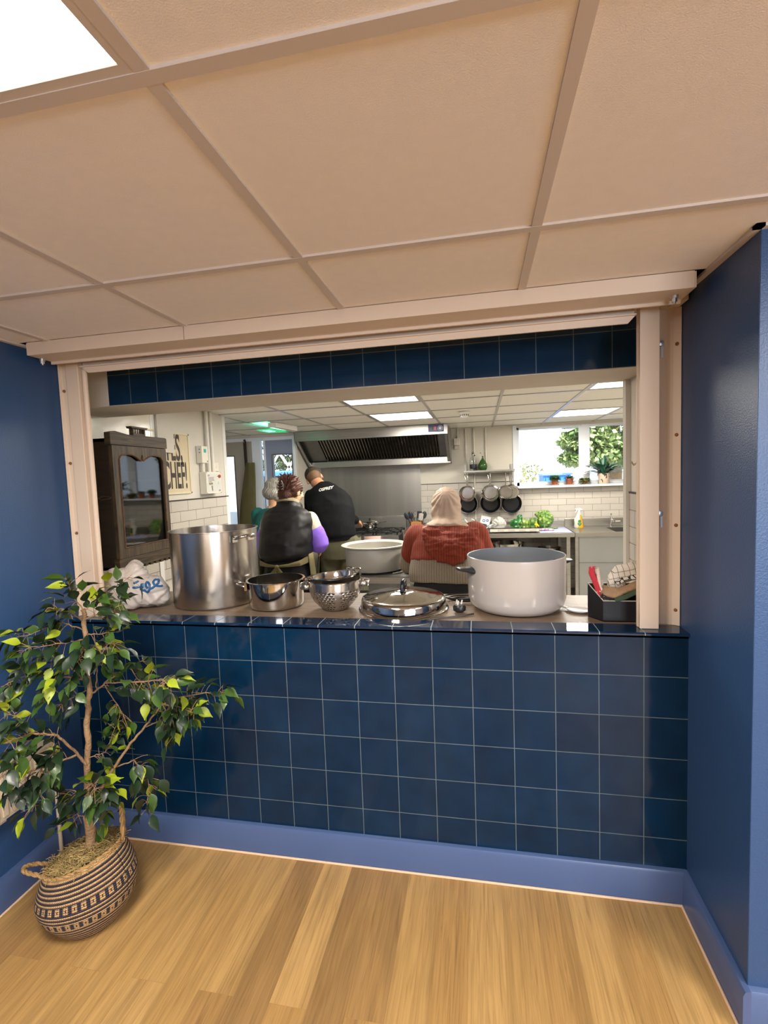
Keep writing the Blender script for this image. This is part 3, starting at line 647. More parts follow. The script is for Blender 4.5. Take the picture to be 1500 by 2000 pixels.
# spoon rest
t = thing('spoon_rest', 'small white oval spoon rest between the cream pot and the black box', 'spoon rest', (-0.31, 0.28, WT))
m = MB(); rm = Matrix.Rotation(R(-22), 3, 'Z')
m.lathe([(0, 0.002), (0.026, 0.002), (0.036, 0.006), (0.039, 0.011), (0.037, 0.012), (0.033, 0.008), (0.024, 0.005), (0, 0.005)], (-0.305, 0.275, WT), 40, sx=1.35, sy=1.0, rot=rm); m.build('dish', white_gloss, t)
m = MB(); m.tube([(-0.345, 0.30, WT+0.009), (-0.375, 0.325, WT+0.012), (-0.40, 0.35, WT+0.010)], [0.009, 0.007, 0.009], 10, flat=0.4); m.build('grip', white_gloss, t)
# ---- black magazine box with folded cloths
t = thing('file_box', 'black open box with a sloping cut side at the right end of the worktop', 'box', (-0.18, 0.18, WT))
bm_ = pm('black_box_mat', '#1b1b1d', 0.45, var=0.15, vs=10); edge_m = pm('box_edge_mat', '#b9b2a6', 0.5)
BP = [(-.243, .144, .081), (-.285, .212, .136), (-.095, .212, .136), (-.095, .144, .081)]
m = MB(); g = MB(); th = .003
for k in range(4):
    (xa, ya, ha), (xb, yb, hb) = BP[k], BP[(k+1) % 4]; d = Vector((xb-xa, yb-ya, 0)).normalized(); n_ = Vector((-d.y, d.x, 0))*-th
    a0, b0 = Vector((xa, ya, WT)), Vector((xb, yb, WT)); a1, b1 = Vector((xa, ya, WT+ha)), Vector((xb, yb, WT+hb))
    m.add([a0, b0, b1, a1, a0+n_, b0+n_, b1+n_, a1+n_], [(0,1,2,3), (7,6,5,4), (0,4,5,1), (1,5,6,2), (2,6,7,3), (3,7,4,0)])
    if k < 2 or k == 3: g.tube([a1 + n_*.5, b1 + n_*.5], .0022, 6)
m.prism([(x, y) for x, y, h in BP], 'Z', WT, WT + .003)
m.build('shell', bm_, t, smooth=False); g.build('edge_binding', edge_m, t)
def cloth_mat(name, base, line, sc, kind):
    mm = bpy.data.materials.new(name); mm.use_nodes = True; MATS[name] = mm
    n = mm.node_tree.nodes; l = mm.node_tree.links; b = n['Principled BSDF']; b.inputs['Roughness'].default_value = 0.9
    tc = n.new('ShaderNodeTexCoord')
    if kind == 'check':
        bt = n.new('ShaderNodeTexBrick'); bt.offset = 0; bt.inputs['Scale'].default_value = sc; bt.inputs['Brick Width'].default_value = 0.5; bt.inputs['Row Height'].default_value = 0.5; bt.inputs['Mortar Size'].default_value = 0.022
        mp = n.new('ShaderNodeMapping'); mp.inputs['Rotation'].default_value = (R(75), 0, R(12)); l.new(tc.outputs['Object'], mp.inputs[0]); l.new(mp.outputs[0], bt.inputs['Vector'])
        bt.inputs['Color1'].default_value = bt.inputs['Color2'].default_value = lin(base); bt.inputs['Mortar'].default_value = lin(line); l.new(bt.outputs[0], b.inputs['Base Color'])
    else:
        vo = n.new('ShaderNodeTexVoronoi'); vo.inputs['Scale'].default_value = sc; l.new(tc.outputs['Object'], vo.inputs['Vector'])
        if kind == 'edge': vo.feature = 'DISTANCE_TO_EDGE'
        cr = n.new('ShaderNodeValToRGB'); e = cr.color_ramp.elements; l.new(vo.outputs['Distance'], cr.inputs[0]); cr.color_ramp.interpolation = 'CONSTANT'
        e[0].color = lin(line); e[1].color = lin(base); e[1].position = 0.22 if kind == 'dot' else 0.09; l.new(cr.outputs[0], b.inputs['Base Color'])
    return mm
def folded(name, label, cat, pts, w, th, mat, seed=0, group=None, layers=3, wob=0.004):
    """folded cloth: a stack of soft layers following a centre line (pts), width w across (given vector)"""
    o_ = Vector(pts[0]); m = MB(); wv = Vector(w)
    rr = []
    n = len(pts)
    for i, p in enumerate(pts):
        p = Vector(p); tdir = (Vector(pts[min(i+1, n-1)]) - Vector(pts[max(i-1, 0)])).normalized(); nn = wv.normalized().cross(tdir).normalized(); ring = []
        K = 28
        for k in range(K):
            a = 2*PI*k/K; ca, sa = math.cos(a), math.sin(a)
            x = abs(ca) ** 0.5 * (1 if ca > 0 else -1); y = abs(sa) ** 0.5 * (1 if sa > 0 else -1)
            q = p + wv * 0.5 * x + nn * th * 0.5 * y * (1 + 0.12*math.sin(3*a + seed))
            q += Vector((noise.noise(q*30 + Vector((seed, 0, 0))), noise.noise(q*30 + Vector((0, seed, 5))), noise.noise(q*30 + Vector((3, 0, seed))))) * wob
            ring.append(q)
        rr.append(ring)
    m.loft(rr); o = m.build(name, mat, None, loc=tuple(o_), ang=180)
    return tag(o, label, cat, group)
folded('folded_cloth', 'red patterned cloth leaning upright at the left of the black box', 'cloth', [(-.222, .178, WT+.006), (-.234, .182, WT+.06), (-.252, .186, WT+.125), (-.273, .190, WT+.185), (-.270, .192, WT+.204)], (0.012, 0.030, 0.004), 0.022, cloth_mat('red_cloth_mat', '#b5303c', '#c9c0b4', 90, 'dot'), 1, wob=.003)
folded('folded_cloth', 'folded cloth with small red and cream print right next to the red one', 'cloth', [(-.202, .176, WT+.006), (-.217, .180, WT+.07), (-.244, .184, WT+.13), (-.253, .188, WT+.198)], (0.010, 0.030, 0.004), 0.013, cloth_mat('print_cloth_mat', '#cfc0b0', '#7a3038', 260, 'dot'), 2, wob=.003)
folded('folded_cloth', 'pale cream cloth corner standing behind the printed cloths', 'cloth', [(-.220, .200, WT+.02), (-.226, .200, WT+.09), (-.238, .200, WT+.148)], (0.0, 0.010, 0.0), 0.012, pm('cream_cloth_mat', '#cfc8b4', 0.9, bump=0.3, bs=200), 3, wob=.002)
folded('folded_cloth', 'white cloth with black grid lines piled highest in the black box', 'cloth', [(-.186, .196, WT+.120), (-.182, .196, WT+.155), (-.165, .196, WT+.178), (-.135, .196, WT+.182), (-.100, .196, WT+.192)], (0.0, 0.024, 0.0), 0.066, cloth_mat('grid_cloth_mat', '#d8cfc2', '#55504c', 24, 'check'), 4, wob=0.008)
folded('folded_cloth', 'white cloth with black leaf print draped over the box contents', 'cloth', [(-.186, .182, WT+.140), (-.160, .182, WT+.158), (-.130, .182, WT+.166), (-.100, .182, WT+.168)], (0.0, 0.020, -0.004), 0.020, cloth_mat('leafprint_cloth_mat', '#cfc9bd', '#2b2725', 60, 'edge'), 5, wob=0.004)
folded('folded_cloth', 'tan brown folded cloth lying on top of the black box front', 'cloth', [(-.238, .176, WT+.118), (-.215, .168, WT+.112), (-.190, .163, WT+.108), (-.155, .163, WT+.124), (-.100, .166, WT+.146)], (0.02, 0.034, 0.030), 0.014, pm('tan_cloth_mat', '#9b7f60', 0.9, var=0.1, vs=30, bump=0.4, bs=150), 6, wob=0.004)
folded('folded_cloth', 'black and cream spotted cloth tucked under the tan one', 'cloth', [(-.246, .158, WT+.100), (-.228, .156, WT+.092), (-.200, .156, WT+.086)], (0.0, 0.014, -0.004), 0.020, cloth_mat('spot_cloth_mat', '#241f1c', '#a79c8c', 110, 'dot'), 7, wob=.003)
folded('folded_cloth', 'dark green cloth spilling over the front edge of the black box', 'cloth', [(-.200, .150, WT+.084), (-.165, .149, WT+.094), (-.130, .150, WT+.112), (-.100, .152, WT+.124)], (0.0, 0.014, -0.010), 0.018, pm('green_cloth_mat', '#3a4a38', 0.9, var=0.1, vs=30), 8, wob=0.003)

# ---- crumpled white carrier bag with blue script
bagm = pm('carrier_bag_mat', '#c4bbb3', 0.32, var=0.04, vs=6, bump=0.5, bs=14, sub=0.0, sheen=0.1)
m = MB(); m.ell((-2.37, 0.235, WT+0.068), (0.175, 0.10, 0.066)); m.ell((-2.43, 0.24, WT+0.10), (0.12, 0.075, 0.07)); m.ell((-2.30, 0.23, WT+0.10), (0.11, 0.07, 0.055)); m.ell((-2.355, 0.25, WT+0.165), (0.05, 0.05, 0.03)); m.ell((-2.45, 0.22, WT+0.15), (0.085, 0.05, 0.035), Euler((0, R(-12), 0)).to_matrix())
m.ell((-2.25, 0.24, WT+0.06), (0.07, 0.07, 0.052)); m.tube([(-2.36, 0.24, WT+0.15), (-2.35, 0.24, WT+0.19), (-2.335, 0.245, WT+0.215)], [0.05, 0.035, 0.03], 12)
def bagfold(p, n_):
    q = Vector((p.x*1.0, p.y, p.z)); a = noise.noise(Vector((q.x*9, q.y*9, q.z*5)) + Vector((3, 1, 7))); b_ = noise.noise(Vector((q.x*24 + q.z*18, q.y*20, q.z*6)))
    c_ = noise.noise(Vector((q.x*14 - q.z*22, q.y*14, q.z*10)) + Vector((9, 2, 1))); return 0.014*(abs(a)*2-0.4) + 0.006*(1-2*abs(b_)) + 0.0045*(1-3*abs(c_))
bag = remesh(m, 'carrier_bag', bagm, None, 0.005, 3, loc=(-2.36, 0.24, WT), cloth=bagfold)
zmin = min(v.co.z for v in bag.data.vertices)
for v in bag.data.vertices:
    if v.co.z < 0.004: v.co.z = 0.001
tag(bag, 'crumpled white plastic carrier bag with blue handwritten script left of the stock pot', 'bag')
bvh = BVHTree.FromPolygons([v.co for v in bag.data.vertices], [tuple(p.vertices) for p in bag.data.polygons])
def bag_pt(px, py):
    X = -0.70 + (-1.894 + (px - 196) * (0.4265/149)) * 0.978; Z = 1.574 + (-0.589 + (1195 - py) * 0.00216) * 0.985
    h_ = bvh.ray_cast(Vector((X, -0.6, Z)) - Vector((-2.36, 0.24, WT)), Vector((0, 1, 0)))
    return (h_[0] + Vector((-2.36, 0.24, WT)) + Vector((0, -0.0015, 0))) if h_[0] is not None else None
def zp(x, y): return (250 + x/15, 1090 + y/15)
strokes = [[(500, 700), (580, 640)], [(500, 825), (600, 825), (700, 825)], [(700, 860), (750, 800), (735, 730), (690, 740), (670, 820), (700, 900), (770, 935), (830, 930)],
           [(905, 850), (850, 790), (820, 720), (835, 660), (890, 680), (940, 750), (950, 840), (935, 930), (880, 990), (830, 960)], [(950, 870), (1010, 850), (1060, 790), (1100, 720), (1075, 630), (1015, 600), (1000, 660), (1040, 750), (1090, 810), (1150, 830), (1195, 790), (1195, 720)]]
m = MB()
for s_ in strokes:
    pp = []
    for i in range(len(s_)-1):
        for k in range(4):
            u = k/4; pp.append((s_[i][0]*(1-u)+s_[i+1][0]*u, s_[i][1]*(1-u)+s_[i+1][1]*u))
    pp.append(s_[-1]); P3 = [bag_pt(*zp(*q)) for q in pp]; P3 = [p for p in P3 if p is not None]
    if len(P3) > 2: m.tube(P3, 0.0052, 8)
script_ink = pm('blue_ink_mat', '#1f5a8c', 0.4)
if m.v: m.build('script_lettering', script_ink, bag)
m = MB()
for s_ in ([(700, 520), (730, 560)], [(760, 490), (800, 570), (830, 540), (850, 500)], [(870, 450), (910, 520)]):
    P3 = [bag_pt(*zp(*q)) for q in s_]; P3 = [p for p in P3 if p is not None]
    if len(P3) > 1: m.tube(P3, 0.0012, 6)
if m.v: m.build('small_lettering', pm('grey_ink_mat', '#77706c', 0.5), bag)
# ================================================================ old glazed wall cabinet
ow = old_wood('weathered_wood_mat', '#1e150a', '#544229', (3, 2.2, 26)); ow2 = old_wood('weathered_rail_mat', '#20170b', '#57452b', (3, 26, 2.2)); owd = old_wood('dark_wood_side_mat', '#140b06', '#2a190e', (3, 3, 22), 0.5)
cx0, cx1, cy0, cy1, cz0, cz1 = -2.868, -2.58, 0.415, 0.865, 1.128, 1.862
t = thing('wall_cabinet', 'old weathered wooden wall cabinet with a glazed door, hung left of the poster', 'cabinet', (cx0, 0.64, cz0))
m = MB(); e = 0.018
m.box(cx0, cx1 - 0.024, cy0, cy0 + e, cz0, cz1 - 0.03); m.box(cx0, cx1 - 0.024, cy1 - e, cy1, cz0, cz1 - 0.03); m.box(cx0, cx1 - 0.024, cy0, cy1, cz0, cz0 + e); m.box(cx0, cx1 - 0.024, cy0, cy1, cz1 - 0.05, cz1 - 0.03); m.box(cx0, cx0 + 0.01, cy0, cy1, cz0, cz1 - 0.03)
m.build('carcass', owd, t, smooth=False, bevel=0.002)
for zz in (1.36, 1.60): MB().box(cx0 + 0.01, cx1 - 0.04, cy0 + e, cy1 - e, zz, zz + 0.014).build('shelf', owd, t, smooth=False)
m = MB(); m.prism([(cy0 - 0.012, cz1), (cy0 - 0.012, cz1 - 0.065), (cy1 + 0.004, cz1 - 0.065), (cy1 + 0.004, cz1 - 0.006), (cy1 - 0.01, cz1 - 0.001), (cy0 + 0.12, cz1 - 0.004), (cy0 + 0.03, cz1 + 0.008)], 'X', cx1 - 0.03, cx1 + 0.006)
m.build('top_rail', ow, t, smooth=False, bevel=0.002)
# lower rail with small square dentils
m = MB(); m.box(cx1 - 0.03, cx1 + 0.004, cy0 - 0.008, cy1 + 0.004, cz0 + 0.004, cz0 + 0.06)
k = 0
y = cy0 + 0.10
while y < cy1 - 0.01:
    m.box(cx1 - 0.022, cx1 + 0.002, y, y + 0.024, cz0 - 0.010, cz0 + 0.006); y += 0.046
m.build('bottom_rail', ow, t, smooth=False, bevel=0.0015)
# door: frame with cusped head
d0, d1_, dz0, dz1 = cy0 + 0.002, cy1 - 0.002, cz0 + 0.062, cz1 - 0.067
dy0, dy1 = d0 + 0.046, d1_ - 0.036; pz0, pz1 = dz0 + 0.055, dz1 - 0.05
def head(u):  # u 0..1 across the pane, returns z of the head edge
    v = abs(u - 0.5) * 2
    return pz1 - 0.012 + (0.016*math.sin(min(1, v*1.0)*PI*0.85) if v > 0.06 else 0.0) - 0.020*math.exp(-(v*4.0)**2) + (0.034*max(0, 1 - v/0.05) if v < 0.05 else 0) - (0.02*((v-0.86)/0.14)**2 if v > 0.86 else 0)
dr = MB(); dr.box(cx1 - 0.022, cx1, d0, dy0, dz0, dz1); dr.box(cx1 - 0.022, cx1, dy1, d1_, dz0, dz1); dr.box(cx1 - 0.022, cx1, dy0, dy1, dz0, pz0)
N = 60; rr = []
vs = []; fs = []
for i in range(N+1):
    u = i/N; yy = dy0 + (dy1-dy0)*u; hz = head(u)
    vs += [(cx1 - 0.022, yy, hz), (cx1, yy, hz), (cx1, yy, dz1), (cx1 - 0.022, yy, dz1)]
for i in range(N):
    a = i*4; b_ = a+4; fs += [(a, a+1, b_+1, b_), (a+1, a+2, b_+2, b_+1), (a+2, a+3, b_+3, b_+2), (a+3, a, b_, b_+3)]
dr.add(vs, fs)
door_o = dr.build('door', ow2, t, smooth=False)
m = MB(); m.tube([(cx1 + 0.0005, dy0 + (dy1-dy0)*i/N, head(i/N)) for i in range(N+1)] + [(cx1 + 0.0005, dy1, pz0), (cx1 + 0.0005, dy0, pz0), (cx1 + 0.0005, dy0, head(0))], 0.0045, 8); m.build('moulding', old_wood('mould_mat', '#2d1a0e', '#6a4526', (3, 3, 10)), door_o)
MB().box(cx1 - 0.014, cx1 - 0.011, dy0 - 0.005, dy1 + 0.005, pz0 - 0.005, dz1 - 0.02).build('glass_pane', old_pane, door_o, smooth=False)
m = MB(); m.tube([(cx1 - 0.02, cy0 - 0.002, 1.52), (cx1 - 0.02, cy0 - 0.02, 1.515), (cx1 - 0.05, cy0 - 0.035, 1.51), (cx1 - 0.08, cy0 - 0.028, 1.518), (cx1 - 0.06, cy0 - 0.014, 1.528), (cx1 - 0.02, cy0 - 0.006, 1.522)], 0.0022, 6); m.build('string_latch', pm('string_mat', '#4a3a28', 0.9), t)
# crest
m = MB(); ya, yb = 0.575, 0.70
m.prism([(ya, cz1 + 0.034), (yb, cz1 + 0.034), (yb + 0.008, cz1 + 0.045), (ya - 0.008, cz1 + 0.045)], 'X', cx1 - 0.03, cx1 + 0.004)
m.box(cx1 - 0.026, cx1, ya + 0.02, yb - 0.02, cz1 - 0.004, cz1 + 0.008)
for k in range(5): m.cyl((cx1 - 0.013, ya + 0.03 + 0.0165*k, cz1 + 0.006), (cx1 - 0.013, ya + 0.03 + 0.0165*k, cz1 + 0.036), 0.005, 0.004, 10)
m.box(cx1 - 0.026, cx1, ya + 0.012, ya + 0.022, cz1 - 0.004, cz1 + 0.036); m.box(cx1 - 0.026, cx1, yb - 0.022, yb - 0.012, cz1 - 0.004, cz1 + 0.036)
m.build('crest', ow, t, smooth=False, bevel=0.001)
# shelves inside hold glasses
gl = pm('clear_glass_mat', (0.95, 0.97, 0.97, 1), 0.03, trans=1.0, var=0)
k = 0; first = None
for zs in (1.374, 1.614):
    for j in range(9):
        yy = cy0 + 0.045 + j*0.042
        if first is None:
            o = MB().lathe([(0, 0), (0.014, 0), (0.016, 0.05), (0.0145, 0.05), (0.013, 0.004), (0, 0.004)], (cx1 - 0.085, yy, zs), 14).build('drinking_glass', gl, None, loc=(cx1 - 0.085, yy, zs)); first = o
        else:
            o = first.copy(); COL.objects.link(o); o.location = (cx1 - 0.085, yy, zs)
        tag(o, 'small clear drinking glass in the row on the %s shelf inside the old cabinet' % ('lower' if zs < 1.5 else 'upper'), 'glass', 'glasses on the %s cabinet shelf' % ('lower' if zs < 1.5 else 'upper'))

# ================================================================ poster YES, CHEF!
pw = -2.868
t = thing('poster', 'framed cream poster reading YES, CHEF! in tall dark letters', 'poster', (pw, 1.31, 1.73))
py0, py1, pz0_, pz1_ = 1.03, 1.545, 1.505, 1.955
m = MB(); m.box(pw, pw + 0.006, py0 + 0.014, py1 - 0.014, pz0_ + 0.014, pz1_ - 0.014); m.build('sheet', pm('poster_paper_mat', '#cdbf9f', 0.6, var=0.04, vs=10), t, smooth=False)
m = MB()
for (a, b_, c_, d_) in ((py0, py1, pz0_, pz0_ + 0.014), (py0, py1, pz1_ - 0.014, pz1_), (py0, py0 + 0.014, pz0_, pz1_), (py1 - 0.014, py1, pz0_, pz1_)): m.box(pw, pw + 0.012, a, b_, c_, d_)
m.build('frame', pm('poster_frame_mat', '#d6caa8', 0.4), t, smooth=False, bevel=0.001)
ink = pm('poster_ink_mat', '#3b322a', 0.6)
def wallmtx(x, y, z, face):   # text readable when looking along -face
    if face == 'X': rot = Matrix(((0, 0, 1), (1, 0, 0), (0, 1, 0)))       # right = +Y, up = +Z, normal = +X
    elif face == '-Y': rot = Matrix(((1, 0, 0), (0, 0, -1), (0, 1, 0)))    # right = +X, up = Z, normal -Y
    return Matrix.Translation((x, y, z)) @ rot.to_4x4()
fontpart('YES,', 0.27, ink, t, wallmtx(pw + 0.007, 1.352, 1.835, 'X'), 0.0005, 'lettering', 0.44, 0.005)
fontpart('CHEF!', 0.27, ink, t, wallmtx(pw + 0.007, 1.362, 1.632, 'X'), 0.0005, 'lettering', 0.385, 0.005)
# ================================================================ wall boxes
boxm = pm('control_box_mat', '#ddd8c9', 0.4, var=0.01); legend = pm('legend_mat', '#6f6a64', 0.5)
t = thing('thermostat_box', 'small white wall controller with a green screen above the gas control box', 'wall controller', (pw, 1.69, 1.80))
m = MB(); m.box(pw, pw + 0.05, 1.648, 1.737, 1.737, 1.872); m.build('housing', boxm, t, smooth=False, bevel=0.004)
MB().box(pw + 0.05, pw + 0.0515, 1.675, 1.706, 1.82, 1.848).build('screen', pm('green_screen_mat', '#2f9a8c', 0.3, emis='#2f9a8c', es=0.25), t, smooth=False)
for (y, z) in ((1.645, 1.84), (1.648, 1.815)): MB().box(pw + 0.025, pw + 0.035, 1.6465, 1.648, z, z + 0.008).build('mark', legend, t, smooth=False)
MB().box(pw + 0.05, pw + 0.0508, 1.715, 1.728, 1.745, 1.757).build('mark', legend, t, smooth=False)
t = thing('gas_control_box', 'cream gas control box with a red knob and two keys on the left kitchen wall', 'control box', (pw, 1.78, 1.58))
m = MB(); m.box(pw, pw + 0.06, 1.672, 1.890, 1.493, 1.668); m.build('housing', boxm, t, smooth=False, bevel=0.003)
px = pw + 0.06
MB().box(px, px + 0.001, 1.682, 1.880, 1.505, 1.656).build('label_plate', pm('plate_mat', '#cfcfc8', 0.4), t, smooth=False)
red = pm('red_knob_mat', '#a8452f', 0.4); m = MB(); m.lathe([(0, 0), (0.013, 0), (0.013, 0.010), (0.011, 0.013), (0, 0.014)], (px, 1.862, 1.632), 20, rot=Euler((0, R(90), 0)).to_matrix()); m.box(px, px + 0.004, 1.832, 1.855, 1.629, 1.635); m.build('knob', red, t)
brass = pm('key_brass_mat', (0.55, 0.46, 0.3, 1), 0.4, 1.0)
for (y, z, s) in ((1.715, 1.575, 0), (1.745, 1.55, 1)):
    m = MB(); m.lathe([(0, 0), (0.009, 0), (0.009, 0.006), (0, 0.007)], (px, y, z), 16, rot=Euler((0, R(90), 0)).to_matrix())
    if s: m.box(px + 0.003, px + 0.005, y - 0.001, y + 0.009, z - 0.035, z)
    else: m.box(px + 0.003, px + 0.005, y, y + 0.04, z - 0.008, z + 0.008)
    m.build('key', brass, t)
m = MB()
for k in range(5): m.box(px + 0.001, px + 0.0015, 1.698, 1.698 + (0.085, 0.08, 0.085, 0.09, 0.05)[k], 1.622 - 0.0085*k, 1.6255 - 0.0085*k)
m.build('legend_lines', legend, t, smooth=False)
fontpart('gas', 0.022, pm('legend_dark_mat', '#3a3631', 0.5), t, wallmtx(px + 0.001, 1.708, 1.642, 'X'), 0.0004, 'lettering'); fontpart('gas', 0.022, MATS['legend_dark_mat'], t, wallmtx(px + 0.001, 1.862, 1.518, 'X'), 0.0004, 'lettering')
m = MB(); m.tube([(px + 0.001, 1.845, 1.588), (px + 0.001, 1.857, 1.568), (px + 0.001, 1.833, 1.568), (px + 0.001, 1.845, 1.588)], 0.0008, 6); m.build('triangle_mark', legend, t)
for (y, z) in ((1.678, 1.662), (1.884, 1.662), (1.678, 1.499), (1.884, 1.499)): MB().cyl((px, y, z), (px + 0.002, y, z), 0.003, seg=8).build('screw', steel_d, t)
conduit = pm('conduit_mat', '#d9d4c6', 0.35)
for i, (y, z0, z1, r_) in enumerate(((1.785, 1.668, CEIL, 0.015), (1.845, 1.668, CEIL, 0.014), (1.695, 1.668, 1.737, 0.014))):
    m = MB(); m.cyl((pw + 0.022, y, z0), (pw + 0.022, y, z1), r_, seg=16)
    o = m.build('conduit_pipe', conduit, None, loc=(pw + 0.02, y, z0)); tag(o, ('thicker white conduit rising to the ceiling just right of the small controller', 'thinner white conduit rising to the ceiling, furthest from the poster', 'short white conduit joining the controller and the gas box')[i], 'conduit')
t = thing('wall_socket', 'small cream switch plate tucked above the right corner of the gas box', 'switch', (pw, 1.92, 1.71))
MB().box(pw, pw + 0.009, 1.885, 1.955, 1.675, 1.745).build('plate', boxm, t, smooth=False, bevel=0.002)
m = MB(); m.box(pw + 0.009, pw + 0.012, 1.912, 1.928, 1.70, 1.72); m.build('rocker', boxm, t, smooth=False)

# ================================================================ cooker hood
t = thing('cooker_hood', 'large stainless steel extractor hood with a bank of slatted filters', 'extractor hood', (-1.95, 4.2, 1.72))
HX0, HX1 = -2.872, -1.038
side = [(3.782, CEIL - 0.002), (3.782, 2.042), (4.25, 1.722), (YB - 0.002, 1.722), (YB - 0.002, CEIL - 0.002)]
m = MB(); m.prism([(HX0, CEIL - 0.002), (HX1, CEIL - 0.002), (HX1, 2.042), (HX0, 2.042)], 'Y', 3.780, 3.786); m.build('front_panel', steel_b, t, smooth=False)
for x in (HX0, HX1 - 0.006):
    m = MB(); m.prism(side, 'X', x, x + 0.006); m.build('side_panel', steel_b, t, smooth=False)
m = MB(); m.box(HX0, HX1, 4.23, 4.236, 1.722, 1.795); m.box(HX0, HX1, 4.236, YB - 0.002, 1.722, 1.728); m.box(HX0 + 0.006, HX1 - 0.006, 3.786, 3.84, 2.042, 2.048)
m.prism([(3.782, 2.042), (3.80, 2.052), (4.25, 1.745), (4.25, 1.722)], 'X', HX1 - 0.035, HX1); m.prism([(3.782, 2.042), (3.80, 2.052), (4.25, 1.745), (4.25, 1.722)], 'X', HX0, HX0 + 0.035)
m.build('trough', steel_b, t, smooth=False)
a_ = Vector((0, 3.86, 2.075)); b_ = Vector((0, 4.26, 1.79)); dv = (b_ - a_); ang = math.atan2(dv.z, dv.y); rm = Matrix.Rotation(ang, 3, 'X')
m = MB(); m.obox(((HX0+HX1)/2, (a_.y+b_.y)/2 + 0.03, (a_.z+b_.z)/2 + 0.045), (HX1-HX0-0.02, dv.length, 0.004), rm); m.build('plenum', pm('plenum_mat', '#0c0c0c', 0.6), t, smooth=False)
fx0, fx1 = -2.62, -1.17; nf = 3
for f_ in range(nf):
    m = MB(); xa = fx0 + (fx1-fx0)*f_/nf; xb = fx0 + (fx1-fx0)*(f_+1)/nf; n = 13
    for k in range(n):
        x = xa + (xb-xa)*(k+0.5)/n
        m.obox((x, (a_.y+b_.y)/2, (a_.z+b_.z)/2), (0.0065, dv.length, 0.004), rm @ Matrix.Rotation(R(12), 3, 'Y'))
    bk_ = MB(); bk_.obox(((xa+xb)/2, (a_.y+b_.y)/2 + 0.016, (a_.z+b_.z)/2 + 0.022), (xb-xa-0.004, dv.length, 0.003), rm); bk_.build('filter_back', pm('grease_filter_mat', '#241f18', .3, .6, var=.6, vs=14), t, smooth=False)
    m.build('baffle_filter', steel_m if f_ != 1 else steel_m, t, smooth=False)
for xa, xb in ((HX0, fx0), (fx1, HX1)): MB().obox(((xa+xb)/2, (a_.y+b_.y)/2, (a_.z+b_.z)/2), (xb-xa-0.012, dv.length, 0.004), rm).build('blanking_plate', steel_d, t, smooth=False)
cp = MB(); cp.box(-1.255, -1.08, 3.770, 3.781, 2.068, 2.150); cpo = cp.build('control_panel', pm('control_blue_mat', '#3f4672', 0.4), t, smooth=False, bevel=0.002)
MB().box(-1.232, -1.205, 3.764, 3.770, 2.088, 2.125).build('switch', pm('black_switch_mat', '#11131a', 0.3), cpo, smooth=False)
MB().box(-1.190, -1.163, 3.764, 3.770, 2.088, 2.125).build('switch', pm('red_switch_mat', '#b3242c', 0.3), cpo, smooth=False)
m = MB(); m.lathe([(0, 0.016), (0.016, 0.015), (0.019, 0.004), (0.019, 0), (0, 0)], (-1.118, 3.770, 2.106), 24, rot=Euler((R(90), 0, 0)).to_matrix()); m.build('dial', pm('dial_mat', '#d9d9dc', 0.3), cpo)
m = MB(); m.lathe([(0.027, 0.001), (0.030, 0.001), (0.030, 0), (0.027, 0)], (-1.118, 3.770, 2.106), 30, closed=True, rot=Euler((R(90), 0, 0)).to_matrix()); m.build('dial_scale', pm('dial_mat', '#d9d9dc', 0.3), cpo)
# steel splashback
o = MB().box(-2.818, -1.452, YB - 0.008, YB - 0.001, 0.9, 1.722).build('steel_splashback', steel_v, None, smooth=False, loc=(-2.135, YB, 0.9)); tag(o, 'brushed steel sheet covering the wall behind the cooker', 'splashback')

# ================================================================ six burner range
t = thing('range_cooker', 'black and steel gas range cooker standing below the hood', 'cooker', (-2.12, 4.17, 0))
rx0, rx1, ry0, ry1 = -2.56, -1.655, 3.85, 4.50
m = MB(); m.box(rx0, rx1, ry0 + 0.02, ry1, 0.12, 0.86); m.build('body', steel_d, t, smooth=False, bevel=0.003)
m = MB(); m.box(rx0, rx1, ry0, ry1, 0.86, 0.872); m.box(rx0, rx1, ry0 - 0.004, ry0 + 0.02, 0.815, 0.872); m.build('hob_top', steel_b, t, smooth=False, bevel=0.002)
m = MB(); m.box(rx0, rx1, ry1 - 0.02, ry1 + 0.02, 0.872, 1.055); m.build('backguard', steel_b, t, smooth=False, bevel=0.003)
for i in range(3):
    for j in range(2):
        gx = rx0 + 0.155 + i*0.298; gy = ry0 + 0.175 + j*0.29
        m = MB()
        for s_ in (-1, 1): m.box(gx - 0.138, gx + 0.138, gy + s_*0.13 - 0.006, gy + s_*0.13 + 0.006, 0.895, 0.907); m.box(gx + s_*0.132 - 0.006, gx + s_*0.132 + 0.006, gy - 0.136, gy + 0.136, 0.895, 0.907)
        for k in range(8):
            a = PI/4*k; p0 = Vector((gx + 0.045*math.cos(a), gy + 0.045*math.sin(a), 0.909)); p1 = Vector((gx + 0.14*math.cos(a), gy + 0.135*math.sin(a), 0.903)); m.tube([p0, p1], 0.006, 6)
        for sx_ in (-1, 1):
            for sy_ in (-1, 1): m.box(gx + sx_*0.13 - 0.007, gx + sx_*0.13 + 0.007, gy + sy_*0.128 - 0.007, gy + sy_*0.128 + 0.007, 0.872, 0.896)
        m.build('pan_support', black_m, t, smooth=False)
        m = MB(); m.lathe([(0, 0.892), (0.03, 0.891), (0.036, 0.884), (0.045, 0.88), (0.047, 0.872), (0, 0.872)], (gx, gy, 0), 24); m.build('burner', black_m, t)
m = MB(); m.box(rx0 + 0.02, rx1 - 0.02, ry0 + 0.005, ry0 + 0.02, 0.70, 0.81); m.build('control_fascia', black_pl, t, smooth=False)
